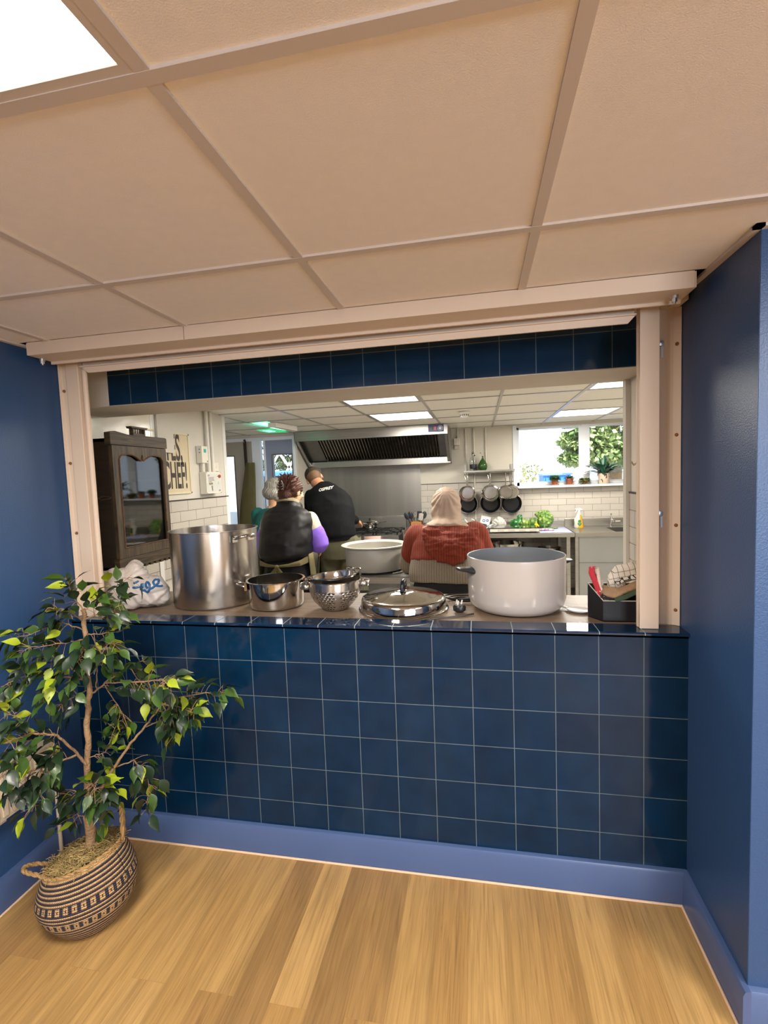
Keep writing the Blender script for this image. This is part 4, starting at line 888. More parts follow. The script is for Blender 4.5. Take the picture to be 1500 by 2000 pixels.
for k in range(7):
    m = MB(); m.lathe([(0, 0.022), (0.016, 0.02), (0.02, 0.004), (0.022, 0), (0, 0)], (rx0 + 0.10 + k*0.118, ry0 + 0.005, 0.755), 18, rot=Euler((R(90), 0, 0)).to_matrix()); m.build('knob', black_m, t)
m = MB(); m.box(rx0 + 0.03, rx1 - 0.03, ry0, ry0 + 0.02, 0.16, 0.68); od = m.build('oven_door', steel_d, t, smooth=False, bevel=0.003)
m = MB(); m.tube([(rx0 + 0.06, ry0, 0.635), (rx0 + 0.06, ry0 - 0.045, 0.635), (rx1 - 0.06, ry0 - 0.045, 0.635), (rx1 - 0.06, ry0, 0.635)], 0.011, 10); m.build('door_handle', steel, od)
o = folded('folded_cloth', 'pale pink folded cloth laid on the front edge of the cooker', 'cloth', [(-2.07, ry0 - 0.028, 0.838), (-1.97, ry0 - 0.030, 0.840), (-1.87, ry0 - 0.028, 0.842)], (0, 0.0, 0.06), 0.045, pm('pink_cloth_mat', '#d0ada2', 0.8, var=0.04), 9, wob=0.002)
o = MB(); o.prism([(ry0 - 0.056, 0.645), (ry0 - 0.045, 0.652), (ry0 - 0.034, 0.645), (ry0 - 0.030, 0.60), (ry0 - 0.036, 0.60), (ry0 - 0.054, 0.47), (ry0 - 0.062, 0.47)], 'X', -1.835, -1.70)
o = o.build('tea_towel', pm('blue_towel_mat', '#1f4fa0', 0.8, var=0.08, vs=40), None, smooth=False, loc=(-1.77, ry0 - 0.05, 0.47), bevel=0.004); tag(o, 'bright blue towel hanging on the cooker door rail', 'towel')
t = thing('steel_saucepan', 'shiny lidded saucepan at the back of the range beside the man in black', 'pan', (-2.1, 4.28, 0.91))
MB().lathe([(0, 0.91), (0.095, 0.91), (0.10, 0.918), (0.10, 1.0), (0.104, 1.004), (0.098, 1.008), (0.05, 1.022), (0, 1.026)], (-2.1, 4.28, 0), 40).build('body', steel_m, t)
m = MB(); m.tube([(-2.0, 4.27, 0.985), (-1.93, 4.23, 1.0), (-1.87, 4.19, 1.01)], [0.009, 0.008, 0.010], 10, flat=0.6); m.build('handle', steel, t)
m = MB(); m.lathe([(0, 1.05), (0.012, 1.047), (0.008, 1.026), (0, 1.026)], (-2.1, 4.28, 0), 16); m.build('lid_knob', black_pl, t)
# ================================================================ steel prep counter and sink unit on the back wall
CT = 0.872
t = thing('prep_counter', 'long stainless steel prep counter under the hanging pans', 'counter', (-0.63, 4.2, 0))
m = MB(); m.box(-1.60, 0.335, 3.85, YB - 0.008, CT - 0.003, CT); m.box(-1.60, 0.335, 3.848, 3.866, CT - 0.045, CT + 0.001); m.box(-1.602, -1.596, 3.85, YB - 0.008, CT - 0.045, CT + 0.055); m.build('top', steel_b, t, smooth=False, bevel=0.001)
MB().box(-1.60, 0.335, YB - 0.02, YB - 0.008, CT, CT + 0.075).build('upstand', steel_b, t, smooth=False)
for (x, y) in ((-1.56, 3.89), (0.27, 3.89), (-1.56, 4.48), (0.27, 4.48), (-0.6, 4.48)):
    MB().box(x - 0.019, x + 0.019, y - 0.019, y + 0.019, 0, CT - 0.01).build('leg', steel_b, t, smooth=False)
MB().box(-1.56, 0.27, 3.89, 4.48, 0.50, 0.515).build('undershelf', steel_b, t, smooth=False)
t = thing('sink_unit', 'stainless steel sink unit with a closed front panel below the window', 'sink', (0.98, 4.2, 0))
m = MB()   # top with bowl opening
bx0, bx1, by0, by1 = 0.78, 1.36, 3.93, 4.36
for (x0, x1, y0, y1) in ((0.34, bx0, 3.85, YB - 0.008), (bx1, 1.62, 3.85, YB - 0.008), (bx0, bx1, 3.85, by0), (bx0, bx1, by1, YB - 0.008)): m.box(x0, x1, y0, y1, CT - 0.003, CT)
m.box(0.34, 1.62, 3.846, 3.866, CT - 0.045, CT + 0.001); m.build('top', steel_b, t, smooth=False)
m = MB(); d_ = CT - 0.19
m.box(bx0, bx0+0.003, by0, by1, d_, CT - 0.002); m.box(bx1-0.003, bx1, by0, by1, d_, CT - 0.002); m.box(bx0, bx1, by0, by0+0.003, d_, CT - 0.002); m.box(bx0, bx1, by1-0.003, by1, d_, CT - 0.002); m.box(bx0, bx1, by0, by1, d_, d_ + 0.003)
m.build('bowl', steel_d, t, smooth=False)
m = MB(); m.box(0.34, 1.62, YB - 0.028, YB - 0.008, CT, CT + 0.10); m.build('upstand', steel_b, t, smooth=False, bevel=0.004)
fr_m = pm('panel_grey_mat', (0.36, 0.37, 0.38, 1), 0.42, 0.9, var=0.04, vs=3)
m = MB(); m.box(0.385, 1.62, 3.875, 3.885, 0.10, 0.822); m.build('front_panel', fr_m, t, smooth=False)
m = MB(); m.box(0.385, 1.62, 3.868, 3.875, 0.532, 0.536); m.box(0.375, 0.385, 3.868, 3.89, 0.08, 0.83); m.build('panel_seam', steel_d, t, smooth=False)
for x in (0.36, 1.58): MB().box(x - 0.018, x + 0.018, 3.87, 3.906, 0, CT - 0.01).build('leg', steel_b, t, smooth=False)
m = MB(); m.box(0.34, 1.62, 3.95, 4.5, 0.08, 0.10); m.build('base_shelf', steel_d, t, smooth=False)
chrome = pm('chrome_mat', (0.8, 0.8, 0.82, 1), 0.08, 1.0, var=0.0)
for i, x in enumerate((0.86, 1.04)):
    t = thing('pillar_tap', ('left of the two chrome lever taps behind the sink', 'right of the two chrome lever taps behind the sink')[i], 'tap', (x, 4.43, CT))
    m = MB(); m.lathe([(0.018, CT), (0.018, CT+0.006), (0.010, CT+0.012), (0.010, CT+0.085), (0.014, CT+0.09), (0.014, CT+0.115), (0, CT+0.118)], (x, 4.43, 0), 20)
    m.tube([(x, 4.43, CT+0.085), (x, 4.39, CT+0.092), (x, 4.34, CT+0.082), (x, 4.325, CT+0.062)], 0.009, 12); m.build('body', chrome, t)
    m = MB(); m.tube([(x, 4.43, CT+0.112), (x, 4.432, CT+0.14), (x - 0.004, 4.42, CT+0.155)], [0.008, 0.006, 0.010], 10); m.build('lever', chrome, t)
o = MB().box(0.93, 0.985, YB - 0.0300, YB - 0.0285, CT + 0.05, CT + 0.066).build('sticker', pm('sticker_mat', '#d9c9c2', 0.5), None, smooth=False, loc=(0.957, YB - 0.029, CT + 0.05)); tag(o, 'small pale sticker on the steel upstand between the taps', 'sticker')
# spray bottle
t = thing('spray_bottle', 'yellow and white trigger spray bottle with a green label', 'spray bottle', (0.475, 4.36, CT))
bxx, byy = 0.475, 4.36
def sect(z, w, d, ox=0): return [Vector((bxx + ox + w*math.cos(2*PI*k/24), byy + d*math.sin(2*PI*k/24), CT + z)) for k in range(24)]
MB().loft([sect(0, .050, .028), sect(.008, .055, .032), sect(.06, .048, .030, -.003), sect(.095, .046, .028, -.008), sect(.115, .044, .026, -.006), sect(.140, .030, .024, 0), sect(.165, .024, .022, .004), sect(.185, .017, .017, .004)]).build('bottle', pm('cream_plastic_mat', '#ddd8c6', 0.35), t)
m = MB(); m.loft([[Vector((max(p.x, bxx + 0.008 - 0.03*max(0, (0.05 - z)/0.05)), p.y - 0.0012, p.z)) for p in sect(z, w + .001, d + .001, ox)] for (z, w, d, ox) in ((.004, .054, .031, 0), (.06, .048, .030, -.003), (.095, .046, .028, -.008), (.115, .044, .026, -.006), (.140, .030, .024, 0), (.158, .025, .022, .003))]); m.build('yellow_panel', pm('yellow_plastic_mat', '#e2ac1e', 0.35), t)
lbm = pm('green_label_mat', '#2f7a4a', 0.5)
m = MB(); yl = byy - 0.0335
m.prism([(bxx - .018, CT+.065), (bxx + .024, CT+.065), (bxx + .024, CT+.045), (bxx + .003, CT+.022), (bxx - .018, CT+.045)], 'Y', yl - 0.001, yl + 0.006)
m.prism([(bxx + .003 + .017*math.cos(2*PI*k/16), CT + .082 + .017*math.sin(2*PI*k/16)) for k in range(16)], 'Y', yl - 0.001, yl + 0.006); m.build('label', lbm, t, smooth=False)
m = MB(); m.box(bxx - .012, bxx + .018, yl - 0.0015, yl, CT + .070, CT + .073); m.box(bxx - .010, bxx + .016, yl - 0.0015, yl, CT + .055, CT + .058); m.box(bxx - .008, bxx + .012, yl - 0.0015, yl, CT + .044, CT + .047); m.build('label_print', pm('label_print_mat', '#a9c9a6', 0.5), t, smooth=False)
m = MB(); m.cyl((bxx+.004, byy, CT+.185), (bxx+.004, byy, CT+.205), .014, .012, 16); m.prism([(bxx - .040, CT+.222), (bxx - .040, CT+.236), (bxx + .01, CT+.240), (bxx + .045, CT+.226), (bxx + .042, CT+.218), (bxx + .014, CT+.216), (bxx + .012, CT+.200), (bxx - .006, CT+.200), (bxx - .010, CT+.220)], 'Y', byy - .011, byy + .011); m.build('spray_head', white_gloss, t, bevel=.002)
m = MB(); m.tube([(bxx - .018, byy, CT+.220), (bxx - .026, byy, CT+.205), (bxx - .040, byy, CT+.190)], [.006, .005, .004], 8); m.build('trigger', white_gloss, t)
# induction hob
t = thing('induction_hob', 'portable white induction hob with a black glass top on the counter', 'induction hob', (-0.32, 4.1, CT))
m = MB(); m.box(-.585, -.035, 3.935, 4.31, CT + .012, CT + .052); hb = m.build('housing', pm('hob_white_mat', '#ddd9cd', 0.4), t, smooth=False, bevel=.004)
MB().box(-.60, -.03, 3.93, 4.33, CT + .052, CT + .060).build('glass_top', pm('black_glass_mat', '#0c0d10', 0.06, coat=0.5), t, smooth=False, bevel=.002)
for x in (-.50, -.38, -.26, -.14): MB().box(x, x + .075, 3.9335, 3.936, CT + .022, CT + .042).build('button_panel', pm('hob_button_mat', '#c6c2b8', 0.4), hb, smooth=False)
for (x, y) in ((-.55, 3.97), (-.07, 3.97), (-.55, 4.27), (-.07, 4.27)): MB().cyl((x, y, CT), (x, y, CT + .013), .012, seg=10).build('foot', black_pl, t)
# greens
def crumple(name, label, cat, c, r, mat, vox=.006, dsc=.02, amp=.012, seed=0, extra=(), col=None, par=None):
    m = MB(); m.ell(c, r)
    for (cc, rr_) in extra: m.ell(cc, rr_)
    def f(p, n_):
        q = p*18 + Vector((seed, 0, seed)); return amp*(abs(noise.noise(q))*2.2 - .4) + amp*.5*noise.noise(p*50)
    o = remesh(m, name, mat, par, vox, 2, loc=None if par else (c[0], c[1], c[2] - r[2]), cloth=f)
    if par is None:
        tag(o, label, cat)
        for v in o.data.vertices:
            if v.co.z + o.location.z < CT + .001: v.co.z = CT + .001 - o.location.z
    return o
def leafmat(name, a, b_, sc=12, rough=.3, coat=.4):
    mm = bpy.data.materials.new(name); mm.use_nodes = True; MATS[name] = mm; n = mm.node_tree.nodes; l = mm.node_tree.links; b = n['Principled BSDF']
    tc = n.new('ShaderNodeTexCoord'); nz = n.new('ShaderNodeTexNoise'); nz.inputs['Scale'].default_value = sc; nz.inputs['Detail'].default_value = 5; nz.inputs['Distortion'].default_value = 2; l.new(tc.outputs['Object'], nz.inputs[0])
    cr = n.new('ShaderNodeValToRGB'); l.new(nz.outputs[0], cr.inputs[0]); e = cr.color_ramp.elements; e[0].position = .35; e[0].color = lin(a); e[1].position = .62; e[1].color = lin(b_)
    l.new(cr.outputs[0], b.inputs['Base Color']); b.inputs['Roughness'].default_value = rough; b.inputs['Coat Weight'].default_value = coat; return mm
crumple('lettuce_bag', 'tall bulging clear bag of pale green cabbage leaves, tallest green item on the counter', 'vegetables', (0.09, 4.36, CT + .105), (.095, .08, .104), leafmat('cabbage_mat', '#2f6a24', '#93ad52', 14), amp=.016, seed=1, extra=[((0.03, 4.36, CT + .17), (.05, .04, .055)), ((0.08, 4.36, CT+.19), (.06, .04, .03))])
crumple('spinach_bag', 'dark green glossy leaf bag lying at the left of the vegetables', 'vegetables', (-0.24, 4.40, CT + .06), (.10, .06, .058), leafmat('spinach_mat', '#0c4a1e', '#2f8a34', 8), amp=.012, seed=3, extra=[((-0.21, 4.40, CT + .13), (.035, .03, .045))])
crumple('lettuce', 'light green lettuce head between the two leaf bags', 'vegetables', (-0.155, 4.33, CT + .065), (.062, .055, .060), leafmat('lettuce_mat', '#4f8a34', '#8fa84c', 16), amp=.012, seed=5)
crumple('cabbage', 'small dark green cabbage leaning on the tall bag', 'vegetables', (-0.055, 4.36, CT + .07), (.055, .05, .066), leafmat('dark_cabbage_mat', '#1d5a24', '#6f9040', 14), amp=.01, seed=7)
t = thing('lemon_bottle', 'small bright yellow squeeze bottle among the vegetables', 'bottle', (-0.03, 4.27, CT))
MB().lathe([(0, CT), (.030, CT+.002), (.036, CT+.02), (.034, CT+.045), (.018, CT+.065), (.010, CT+.072), (.010, CT+.080), (0, CT+.08)], (-0.03, 4.27, 0), 24).build('body', pm('lemon_mat', '#d9c32a', 0.35), t)
MB().cyl((-0.03, 4.27, CT+.078), (-0.03, 4.27, CT+.098), .011, .008, 12).build('cap', pm('lemon_cap_mat', '#cbb85a', 0.4), t)
o = folded('food_packet', 'flat pink and white packet lying in front of the green bags', 'packet', [(-.02, 4.10, CT + .012), (.04, 4.11, CT + .018), (.10, 4.11, CT + .013), (.15, 4.12, CT + .010)], (0, .09, 0), .02, cloth_mat('packet_mat', '#d9c6cf', '#b0577f', 25, 'edge'), 11, wob=.006)
o = MB().box(-.03, .32, 3.90, 4.40, CT, CT + .004).build('chopping_board', pm('pale_blue_board_mat', '#a9b4dc', 0.35), None, smooth=False, loc=(.14, 4.1, CT), bevel=.002); tag(o, 'thin pale blue board lying on the counter under the packet', 'board')
crumple('cabbage_leaf', 'loose dark green leaf trailing off the tall bag at counter level', 'vegetables', (0.15, 4.27, CT + .012), (.075, .035, .010), MATS['dark_cabbage_mat'], amp=.006, seed=9, vox=.004)
# utensil block
t = thing('utensil_holder', 'bamboo utensil holder at the left end of the prep counter', 'utensil holder', (-1.49, 4.32, CT))
bam = pm('bamboo_mat', '#b07a3a', 0.45, var=.12, vs=14)
m = MB()
for (x0, x1, y0, y1) in ((-1.57, -1.42, 4.27, 4.277), (-1.57, -1.42, 4.363, 4.37), (-1.57, -1.563, 4.27, 4.37), (-1.427, -1.42, 4.27, 4.37), (-1.57, -1.42, 4.27, 4.37)):
    m.box(x0, x1, y0, y1, CT, CT + (.12 if (x1-x0 < .1 or y1-y0 < .05) else .008))
m.build('box', bam, t, smooth=False)
MB().box(-1.53, -1.455, 4.2685, 4.27, CT + .02, CT + .095).build('front_plate', pm('holder_plate_mat', '#4a4540', .5), t, smooth=False)
ub = pm('utensil_black_mat', '#24262b', .4)
def utensil(name, label, cat, x, y, tip, kind, mat):
    b_ = Vector((x, y, CT + .012)); tp = Vector(tip); t_ = thing(name, label, cat, tuple(b_), 'utensils in the bamboo holder')
    d = (tp - b_).normalized(); m = MB(); m.tube([b_, b_ + (tp-b_)*.6], .005, 8); m.build('handle', mat, t_)
    u = d.orthogonal().normalized(); rt_ = Vector((0, 0, 1)).rotation_difference(d).to_matrix(); m = MB()
    if kind == 'spoon': m.ell(b_ + (tp-b_)*.8, (.032, .010, .050), rt_)
    elif kind == 'turner': m.obox(b_ + (tp-b_)*.8, (.06, .006, .09), rt_)
    else:
        for k in range(6):
            a = PI*k/6; q = [b_ + (tp-b_)*(.55 + .45*math.sin(PI*j/8*.98)) + rt_ @ Vector((.022*math.sin(PI*j/4*1.0)*math.cos(a)*0.9, .022*math.sin(PI*j/4)*math.sin(a), 0)) for j in range(9)]
            m.tube(q, .0016, 5)
    m.build({'spoon': 'bowl', 'turner': 'blade', 'whisk': 'wires'}[kind], mat, t_, bevel=.002 if kind == 'turner' else 0)
utensil('serving_spoon', 'broad black spoon leaning left out of the bamboo holder', 'utensil', -1.545, 4.33, (-1.64, 4.33, CT + .235), 'spoon', ub)
utensil('serving_spoon', 'black spoon standing left of centre in the bamboo holder', 'utensil', -1.53, 4.35, (-1.585, 4.35, CT + .245), 'spoon', ub)
utensil('whisk', 'steel wire whisk in the middle of the bamboo holder', 'whisk', -1.50, 4.32, (-1.515, 4.32, CT + .25), 'whisk', steel)
utensil('slotted_turner', 'black turner upright right of the whisk', 'utensil', -1.475, 4.35, (-1.455, 4.35, CT + .25), 'turner', ub)
utensil('ladle', 'black ladle leaning right at the end of the bamboo holder', 'ladle', -1.44, 4.33, (-1.385, 4.33, CT + .245), 'spoon', ub)
utensil('tongs', 'narrow steel tongs beside the black ladle', 'tongs', -1.455, 4.30, (-1.43, 4.30, CT + .22), 'turner', steel)
# counter clutter
t = thing('strap_bundle', 'loops of thin white strap on the counter left of the hob', 'strap', (-.72, 4.15, CT))
m = MB()
m.tube([(-.88, 4.15, CT+.15), (-.84, 4.14, CT+.10), (-.80, 4.12, CT+.045), (-.74, 4.10, CT+.012), (-.67, 4.12, CT+.012), (-.62, 4.16, CT+.04), (-.56, 4.2, CT+.07)], .006, 8)
m.tube([(-.80, 4.2, CT+.145), (-.775, 4.2, CT+.14), (-.75, 4.19, CT+.105), (-.70, 4.17, CT+.06), (-.66, 4.14, CT+.035), (-.70, 4.11, CT+.02), (-.76, 4.12, CT+.05), (-.81, 4.15, CT+.11)], .006, 8); m.build('strap', white_gloss, t)
t = thing('jam_jar', 'small amber jar behind the white straps', 'jar', (-.70, 4.28, CT))
MB().lathe([(0, CT), (.030, CT), (.033, CT+.01), (.033, CT+.06), (.028, CT+.068), (0, CT+.068)], (-.70, 4.28, 0), 20).build('body', pm('amber_mat', '#b07a24', .2, coat=.4), t)
MB().cyl((-.70, 4.28, CT+.068), (-.70, 4.28, CT+.084), .030, seg=20).build('lid', pm('jar_lid_mat', '#b59a78', .4), t)
o = MB().obox((-.815, 4.27, CT + .04), (.075, .03, .076), Euler((R(-8), 0, R(10))).to_matrix()).build('small_box', pm('blue_box_mat', '#4a6aa0', .5), None, smooth=False, loc=(-.815, 4.27, CT), bevel=.002); tag(o, 'small blue box standing beside the amber jar', 'box')
o = MB().obox((-.63, 4.46, CT + .105), (.12, .004, .10), Euler((R(-16), R(14), 0)).to_matrix()).build('paper_card', pm('paper_white_mat', '#d3d6da', .7), None, smooth=False, loc=(-.63, 4.46, CT + .05))
tag(o, 'white paper card printed with blue rings leaning on the wall', 'paper')
m = MB()
for (dx, r_) in ((-.02, .018), (.025, .016)): m.lathe([(r_, 0), (r_*.55, 0), (r_*.55, .001), (r_, .001)], (-.63 + dx, 4.455, CT + .10), 24, closed=True, rot=Euler((R(90-16), 0, 0)).to_matrix())
m.build('blue_print', pm('print_blue_mat', '#2a62b0', .5), o)
crumple('paper_bag', 'crumpled white paper bag behind the induction hob', 'bag', (-.46, 4.42, CT + .07), (.085, .05, .068), pm('white_paper_mat', '#cfccc6', .7, bump=.3, bs=40), amp=.012, seed=12, extra=[((-.55, 4.42, CT+.03), (.06, .04, .03))])
# pots on the undershelf
t = thing('steel_bowl', 'bright steel mixing pot standing on the shelf below the prep counter', 'pot', (-.39, 4.12, .515))
MB().lathe(wallprof(.185, .20, .222, .003, .008, .02, .515), (-.39, 4.12, 0), 48).build('body', steel_m, t)
t = thing('saucepan', 'steel saucepan with loop handles on the shelf below the counter near the sink', 'pan', (.10, 4.15, .515))
MB().lathe(wallprof(.13, .13, .155, .003, .005, .012, .515), (.10, 4.15, 0), 48).build('body', steel, t)
m = MB(); loop_handle(m, (.10, 4.15, 0), .13, R(185), .515 + .13, .035, .05, .006); m.build('handle', steel, t)
t = thing('roasting_tin', 'dark roasting tin at the back of the shelf under the counter', 'tin', (-.85, 4.3, .515))
m = MB(); m.box(-1.1, -.62, 4.12, 4.44, .515, .525); m.box(-1.1, -1.09, 4.12, 4.44, .515, .62); m.box(-.63, -.62, 4.12, 4.44, .515, .62); m.box(-1.1, -.62, 4.12, 4.13, .515, .62); m.box(-1.1, -.62, 4.43, 4.44, .515, .62); m.build('tray', black_m, t, smooth=False)

# ================================================================ wall rack with pans, bottle and vase
t = thing('wall_rack', 'narrow steel wall shelf with a hook rail, pans hang from it', 'wall shelf', (-.575, YB - .11, 1.60))
m = MB(); m.box(-.885, -.265, YB - .21, YB - .006, 1.602, 1.607); m.box(-.885, -.265, YB - .215, YB - .208, 1.592, 1.612); m.build('shelf', steel_b, t, smooth=False)
for x in (-.86, -.29):
    m = MB(); m.box(x - .016, x + .016, YB - .012, YB - .006, 1.50, 1.68); m.box(x - .003, x + .003, YB - .19, YB - .006, 1.575, 1.602); m.build('bracket', steel_b, t, smooth=False)
m = MB(); m.tube([(-.88, YB - .195, 1.583), (-.27, YB - .195, 1.583)], .004, 8); m.build('hook_rail', steel, t)
def hanging_pan(kind, x, y, zc, r, label, hx=None):
    """pan hangs with its handle straight up; kind fry shows the black inside, sauce shows the steel base"""
    hx = x if hx is None else hx
    t_ = thing('frying_pan' if kind == 'fry' else 'saucepan', label, 'pan', (hx, y, 1.58), 'pans hanging from the wall rack')
    rm_ = Euler((R(90), 0, 0)).to_matrix()      # local z -> -Y (towards the room)
    if kind == 'fry':
        MB().lathe([(0, -.004), (r*.76, -.004), (r*.80, 0), (r, .034), (r + .003, .036), (r - .001, .038), (r*.78, .003), (0, .0005)], (x, y, zc), 56, rot=rm_).build('rim', steel, t_)
        MB().lathe([(0, .0015), (r*.77, .0035), (r*.985, .0365), (r*.97, .0372), (r*.75, .0045), (0, .003)], (x, y, zc), 56, rot=rm_).build('nonstick_lining', pm('nonstick_mat', '#14151b', .3, var=.05), t_)
        d0 = r
    else:
        MB().lathe([(0, .062), (r*.90, .062), (r, .052), (r, -.03), (r + .004, -.032), (r + .003, -.035), (r - .003, -.033), (r - .003, .05), (r*.88, .059), (0, .059)], (x, y, zc), 56, rot=rm_).build('body', steel_m, t_)
        m_ = MB(); m_.lathe([(0, .064), (r*.76, .064), (r*.78, .062), (0, .062)], (x, y, zc), 40, rot=rm_); m_.build('base_disc', pm('spun_steel_mat', (.45, .44, .42, 1), .22, 1.0, var=.25, vs=1, stretch=(6, 6, 6), aniso=.8), t_)
        m_ = MB(); m_.lathe([(r*.86, .0635), (r*.84, .0625), (r*.86, .0615), (r*.88, .0625)], (x, y, zc), 40, closed=True, rot=rm_); m_.build('base_ring', steel_d, t_)
        d0 = r
    yh = y - .012
    m_ = MB(); m_.tube([(x, yh, zc + d0 - .004), (x, yh - .012, zc + d0 + .03), ((x+hx)/2, yh - .014, (zc + d0 + 1.575)/2), (hx, yh - .008, 1.545), (hx, yh, 1.565)], [.008, .010, .012, .014, .010], 12, flat=.6)
    m_.tube([(hx, yh, 1.562), (hx - .005, yh, 1.572), (hx, yh, 1.582), (hx + .005, yh, 1.572), (hx, yh, 1.562)], .0025, 6); m_.build('handle', steel, t_)
    m_ = MB()
    for s_ in (-.016, .016): m_.ell((x + s_, yh - .002, zc + d0 - .010), (.006, .006, .008), seg=10, rings=6)
    m_.build('rivet', steel_m, t_)
yr = YB - .06
hanging_pan('fry', -.842, yr, 1.190, .118, 'black lined frying pan hanging lowest at the left end of the rack', -.845)
hanging_pan('fry', -.562, yr, 1.196, .128, 'black lined frying pan hanging in the middle of the rack', -.575)
hanging_pan('fry', -.303, yr, 1.184, .124, 'black lined frying pan hanging at the right end of the rack, nearest the window', -.325)
hanging_pan('sauce', -.850, yr - .085, 1.322, .100, 'wider steel saucepan second from the front in the left stack on the rack', -.875)
hanging_pan('sauce', -.562, yr - .085, 1.322, .104, 'wider steel saucepan second from the front in the middle stack on the rack', -.590)
hanging_pan('sauce', -.303, yr - .075, 1.334, .088, 'steel saucepan half hidden behind its neighbour at the window end of the rack', -.300)
hanging_pan('sauce', -.838, yr - .185, 1.340, .084, 'small bright steel saucepan in front of the left stack on the rack', -.838)
hanging_pan('sauce', -.565, yr - .185, 1.338, .086, 'small bright steel saucepan in front of the middle stack on the rack', -.562)
hanging_pan('sauce', -.378, yr - .150, 1.332, .084, 'small bright steel saucepan in front at the window end of the rack', -.378)
t = thing('glass_bottle', 'clear swing top bottle with a dark label on the pan rack', 'bottle', (-.768, YB - .11, 1.607))
zb = 1.607; bx_, by_ = -.768, YB - .11
MB().lathe([(0, zb), (.040, zb), (.043, zb+.006), (.043, zb+.13), (.036, zb+.155), (.014, zb+.185), (.012, zb+.215), (.009, zb+.215), (.011, zb+.184), (.033, zb+.152), (.040, zb+.128), (.040, zb+.008), (0, zb+.004)], (bx_, by_, 0), 32).build('bottle', gl, t)
MB().lathe([(.0435, zb+.035), (.0438, zb+.036), (.0438, zb+.084), (.0435, zb+.085)], (bx_, by_, 0), 32, cap=False).build('label', pm('dark_label_mat', '#24262b', .5), t, fix=False)
m = MB(); m.ell((bx_, by_, zb+.222), (.011, .011, .010)); m.tube([(bx_ - .012, by_, zb+.20), (bx_ - .018, by_, zb+.225), (bx_, by_, zb+.25), (bx_ + .018, by_, zb+.225), (bx_ + .022, by_ - .005, zb+.195)], .0022, 6); m.ell((bx_ + .022, by_ - .006, zb+.194), (.010, .008, .009)); m.build('stopper', pm('stopper_mat', '#3a3c40', .4), t)
t = thing('green_vase', 'rounded green glass bud vase on the pan rack', 'vase', (-.648, YB - .11, 1.607)); gx_ = -.648
MB().lathe([(0, zb), (.030, zb), (.050, zb+.02), (.058, zb+.05), (.054, zb+.085), (.036, zb+.118), (.016, zb+.145), (.010, zb+.16), (.010, zb+.178), (.013, zb+.182), (.008, zb+.182), (.008, zb+.16), (.030, zb+.115), (.050, zb+.08), (.053, zb+.05), (.045, zb+.022), (0, zb+.006)], (gx_, by_, 0), 36).build('body', pm('green_glass_mat', '#4f7d3a', .08, trans=.55, var=.1), t)
m = MB(); m.tube([(gx_, by_, zb+.15), (gx_ - .006, by_, zb+.20), (gx_ - .024, by_, zb+.222)], .0014, 6); m.ell((gx_ - .025, by_, zb+.224), (.006, .006, .006), seg=8, rings=6); m.build('bud_stem', pm('bud_mat', '#4a3a30', .6), t)
# wall pipes, switch by the hood
for i, (x, z0, r_) in enumerate(((-.855, 1.47, .010), (-.752, .98, .012), (-.605, 1.60, .010), (-.955, 2.03, .008))):
    m = MB(); m.cyl((x, YB - .014, z0), (x, YB - .014, CEIL), r_, seg=12)
    for zc in ((2.08,) if z0 > 2 else (2.08, 1.85)): m.box(x - .016, x + .016, YB - .022, YB - .002, zc - .008, zc + .008)
    o = m.build('conduit_pipe', conduit, None, loc=(x, YB - .014, z0)); tag(o, ('white conduit running down to the left end of the pan rack', 'white conduit running from the ceiling down behind the pans to the counter', 'white conduit ending behind the green vase', 'short white conduit feeding the switch beside the hood')[i], 'conduit')
t = thing('isolator_switch', 'white switch box high on the wall right of the hood', 'switch', (-.968, YB - .03, 1.98))
MB().box(-1.005, -.93, YB - .045, YB - .001, 1.945, 2.035).build('box', boxm, t, smooth=False, bevel=.004)
MB().box(-.978, -.957, YB - .052, YB - .045, 1.975, 2.005).build('rocker', boxm, t, smooth=False, bevel=.002)
MB().box(-1.0, -.935, YB - .03, YB - .001, 1.90, 1.935).build('label_plate', pm('plate_mat2', '#cfc9bb', .5), t, smooth=False)

# ================================================================ window sill plants
terra = pm('terracotta_mat', '#8f5238', .7, var=.08, vs=20)
soil = pm('soil_mat', '#2c2018', .95, var=.3, vs=80)
random.seed(11)
def blade(mb, b_, d, L, w, droop=.3, up=Vector((0, 0, 1)), seg=6, fold=.2):
    d = Vector(d).normalized(); b_ = Vector(b_); s_ = d.cross(up)
    s_ = s_.normalized() if s_.length > 1e-4 else Vector((1, 0, 0)); vs = []
    n_ = s_.cross(d).normalized()
    for i in range(seg+1):
        u = i/seg; ww = w*math.sin(PI*min(1, .06 + u*.94))**.8 * .5; c_ = b_ + d*L*u - up*droop*L*u*u
        vs += [c_ - s_*ww + n_*ww*fold, c_, c_ + s_*ww + n_*ww*fold]
    fs = []
    for i in range(seg):
        a = i*3; fs += [(a, a+1, a+4, a+3), (a+1, a+2, a+5, a+4)]
    mb.add(vs, fs)
SZ = WZ0 - .003
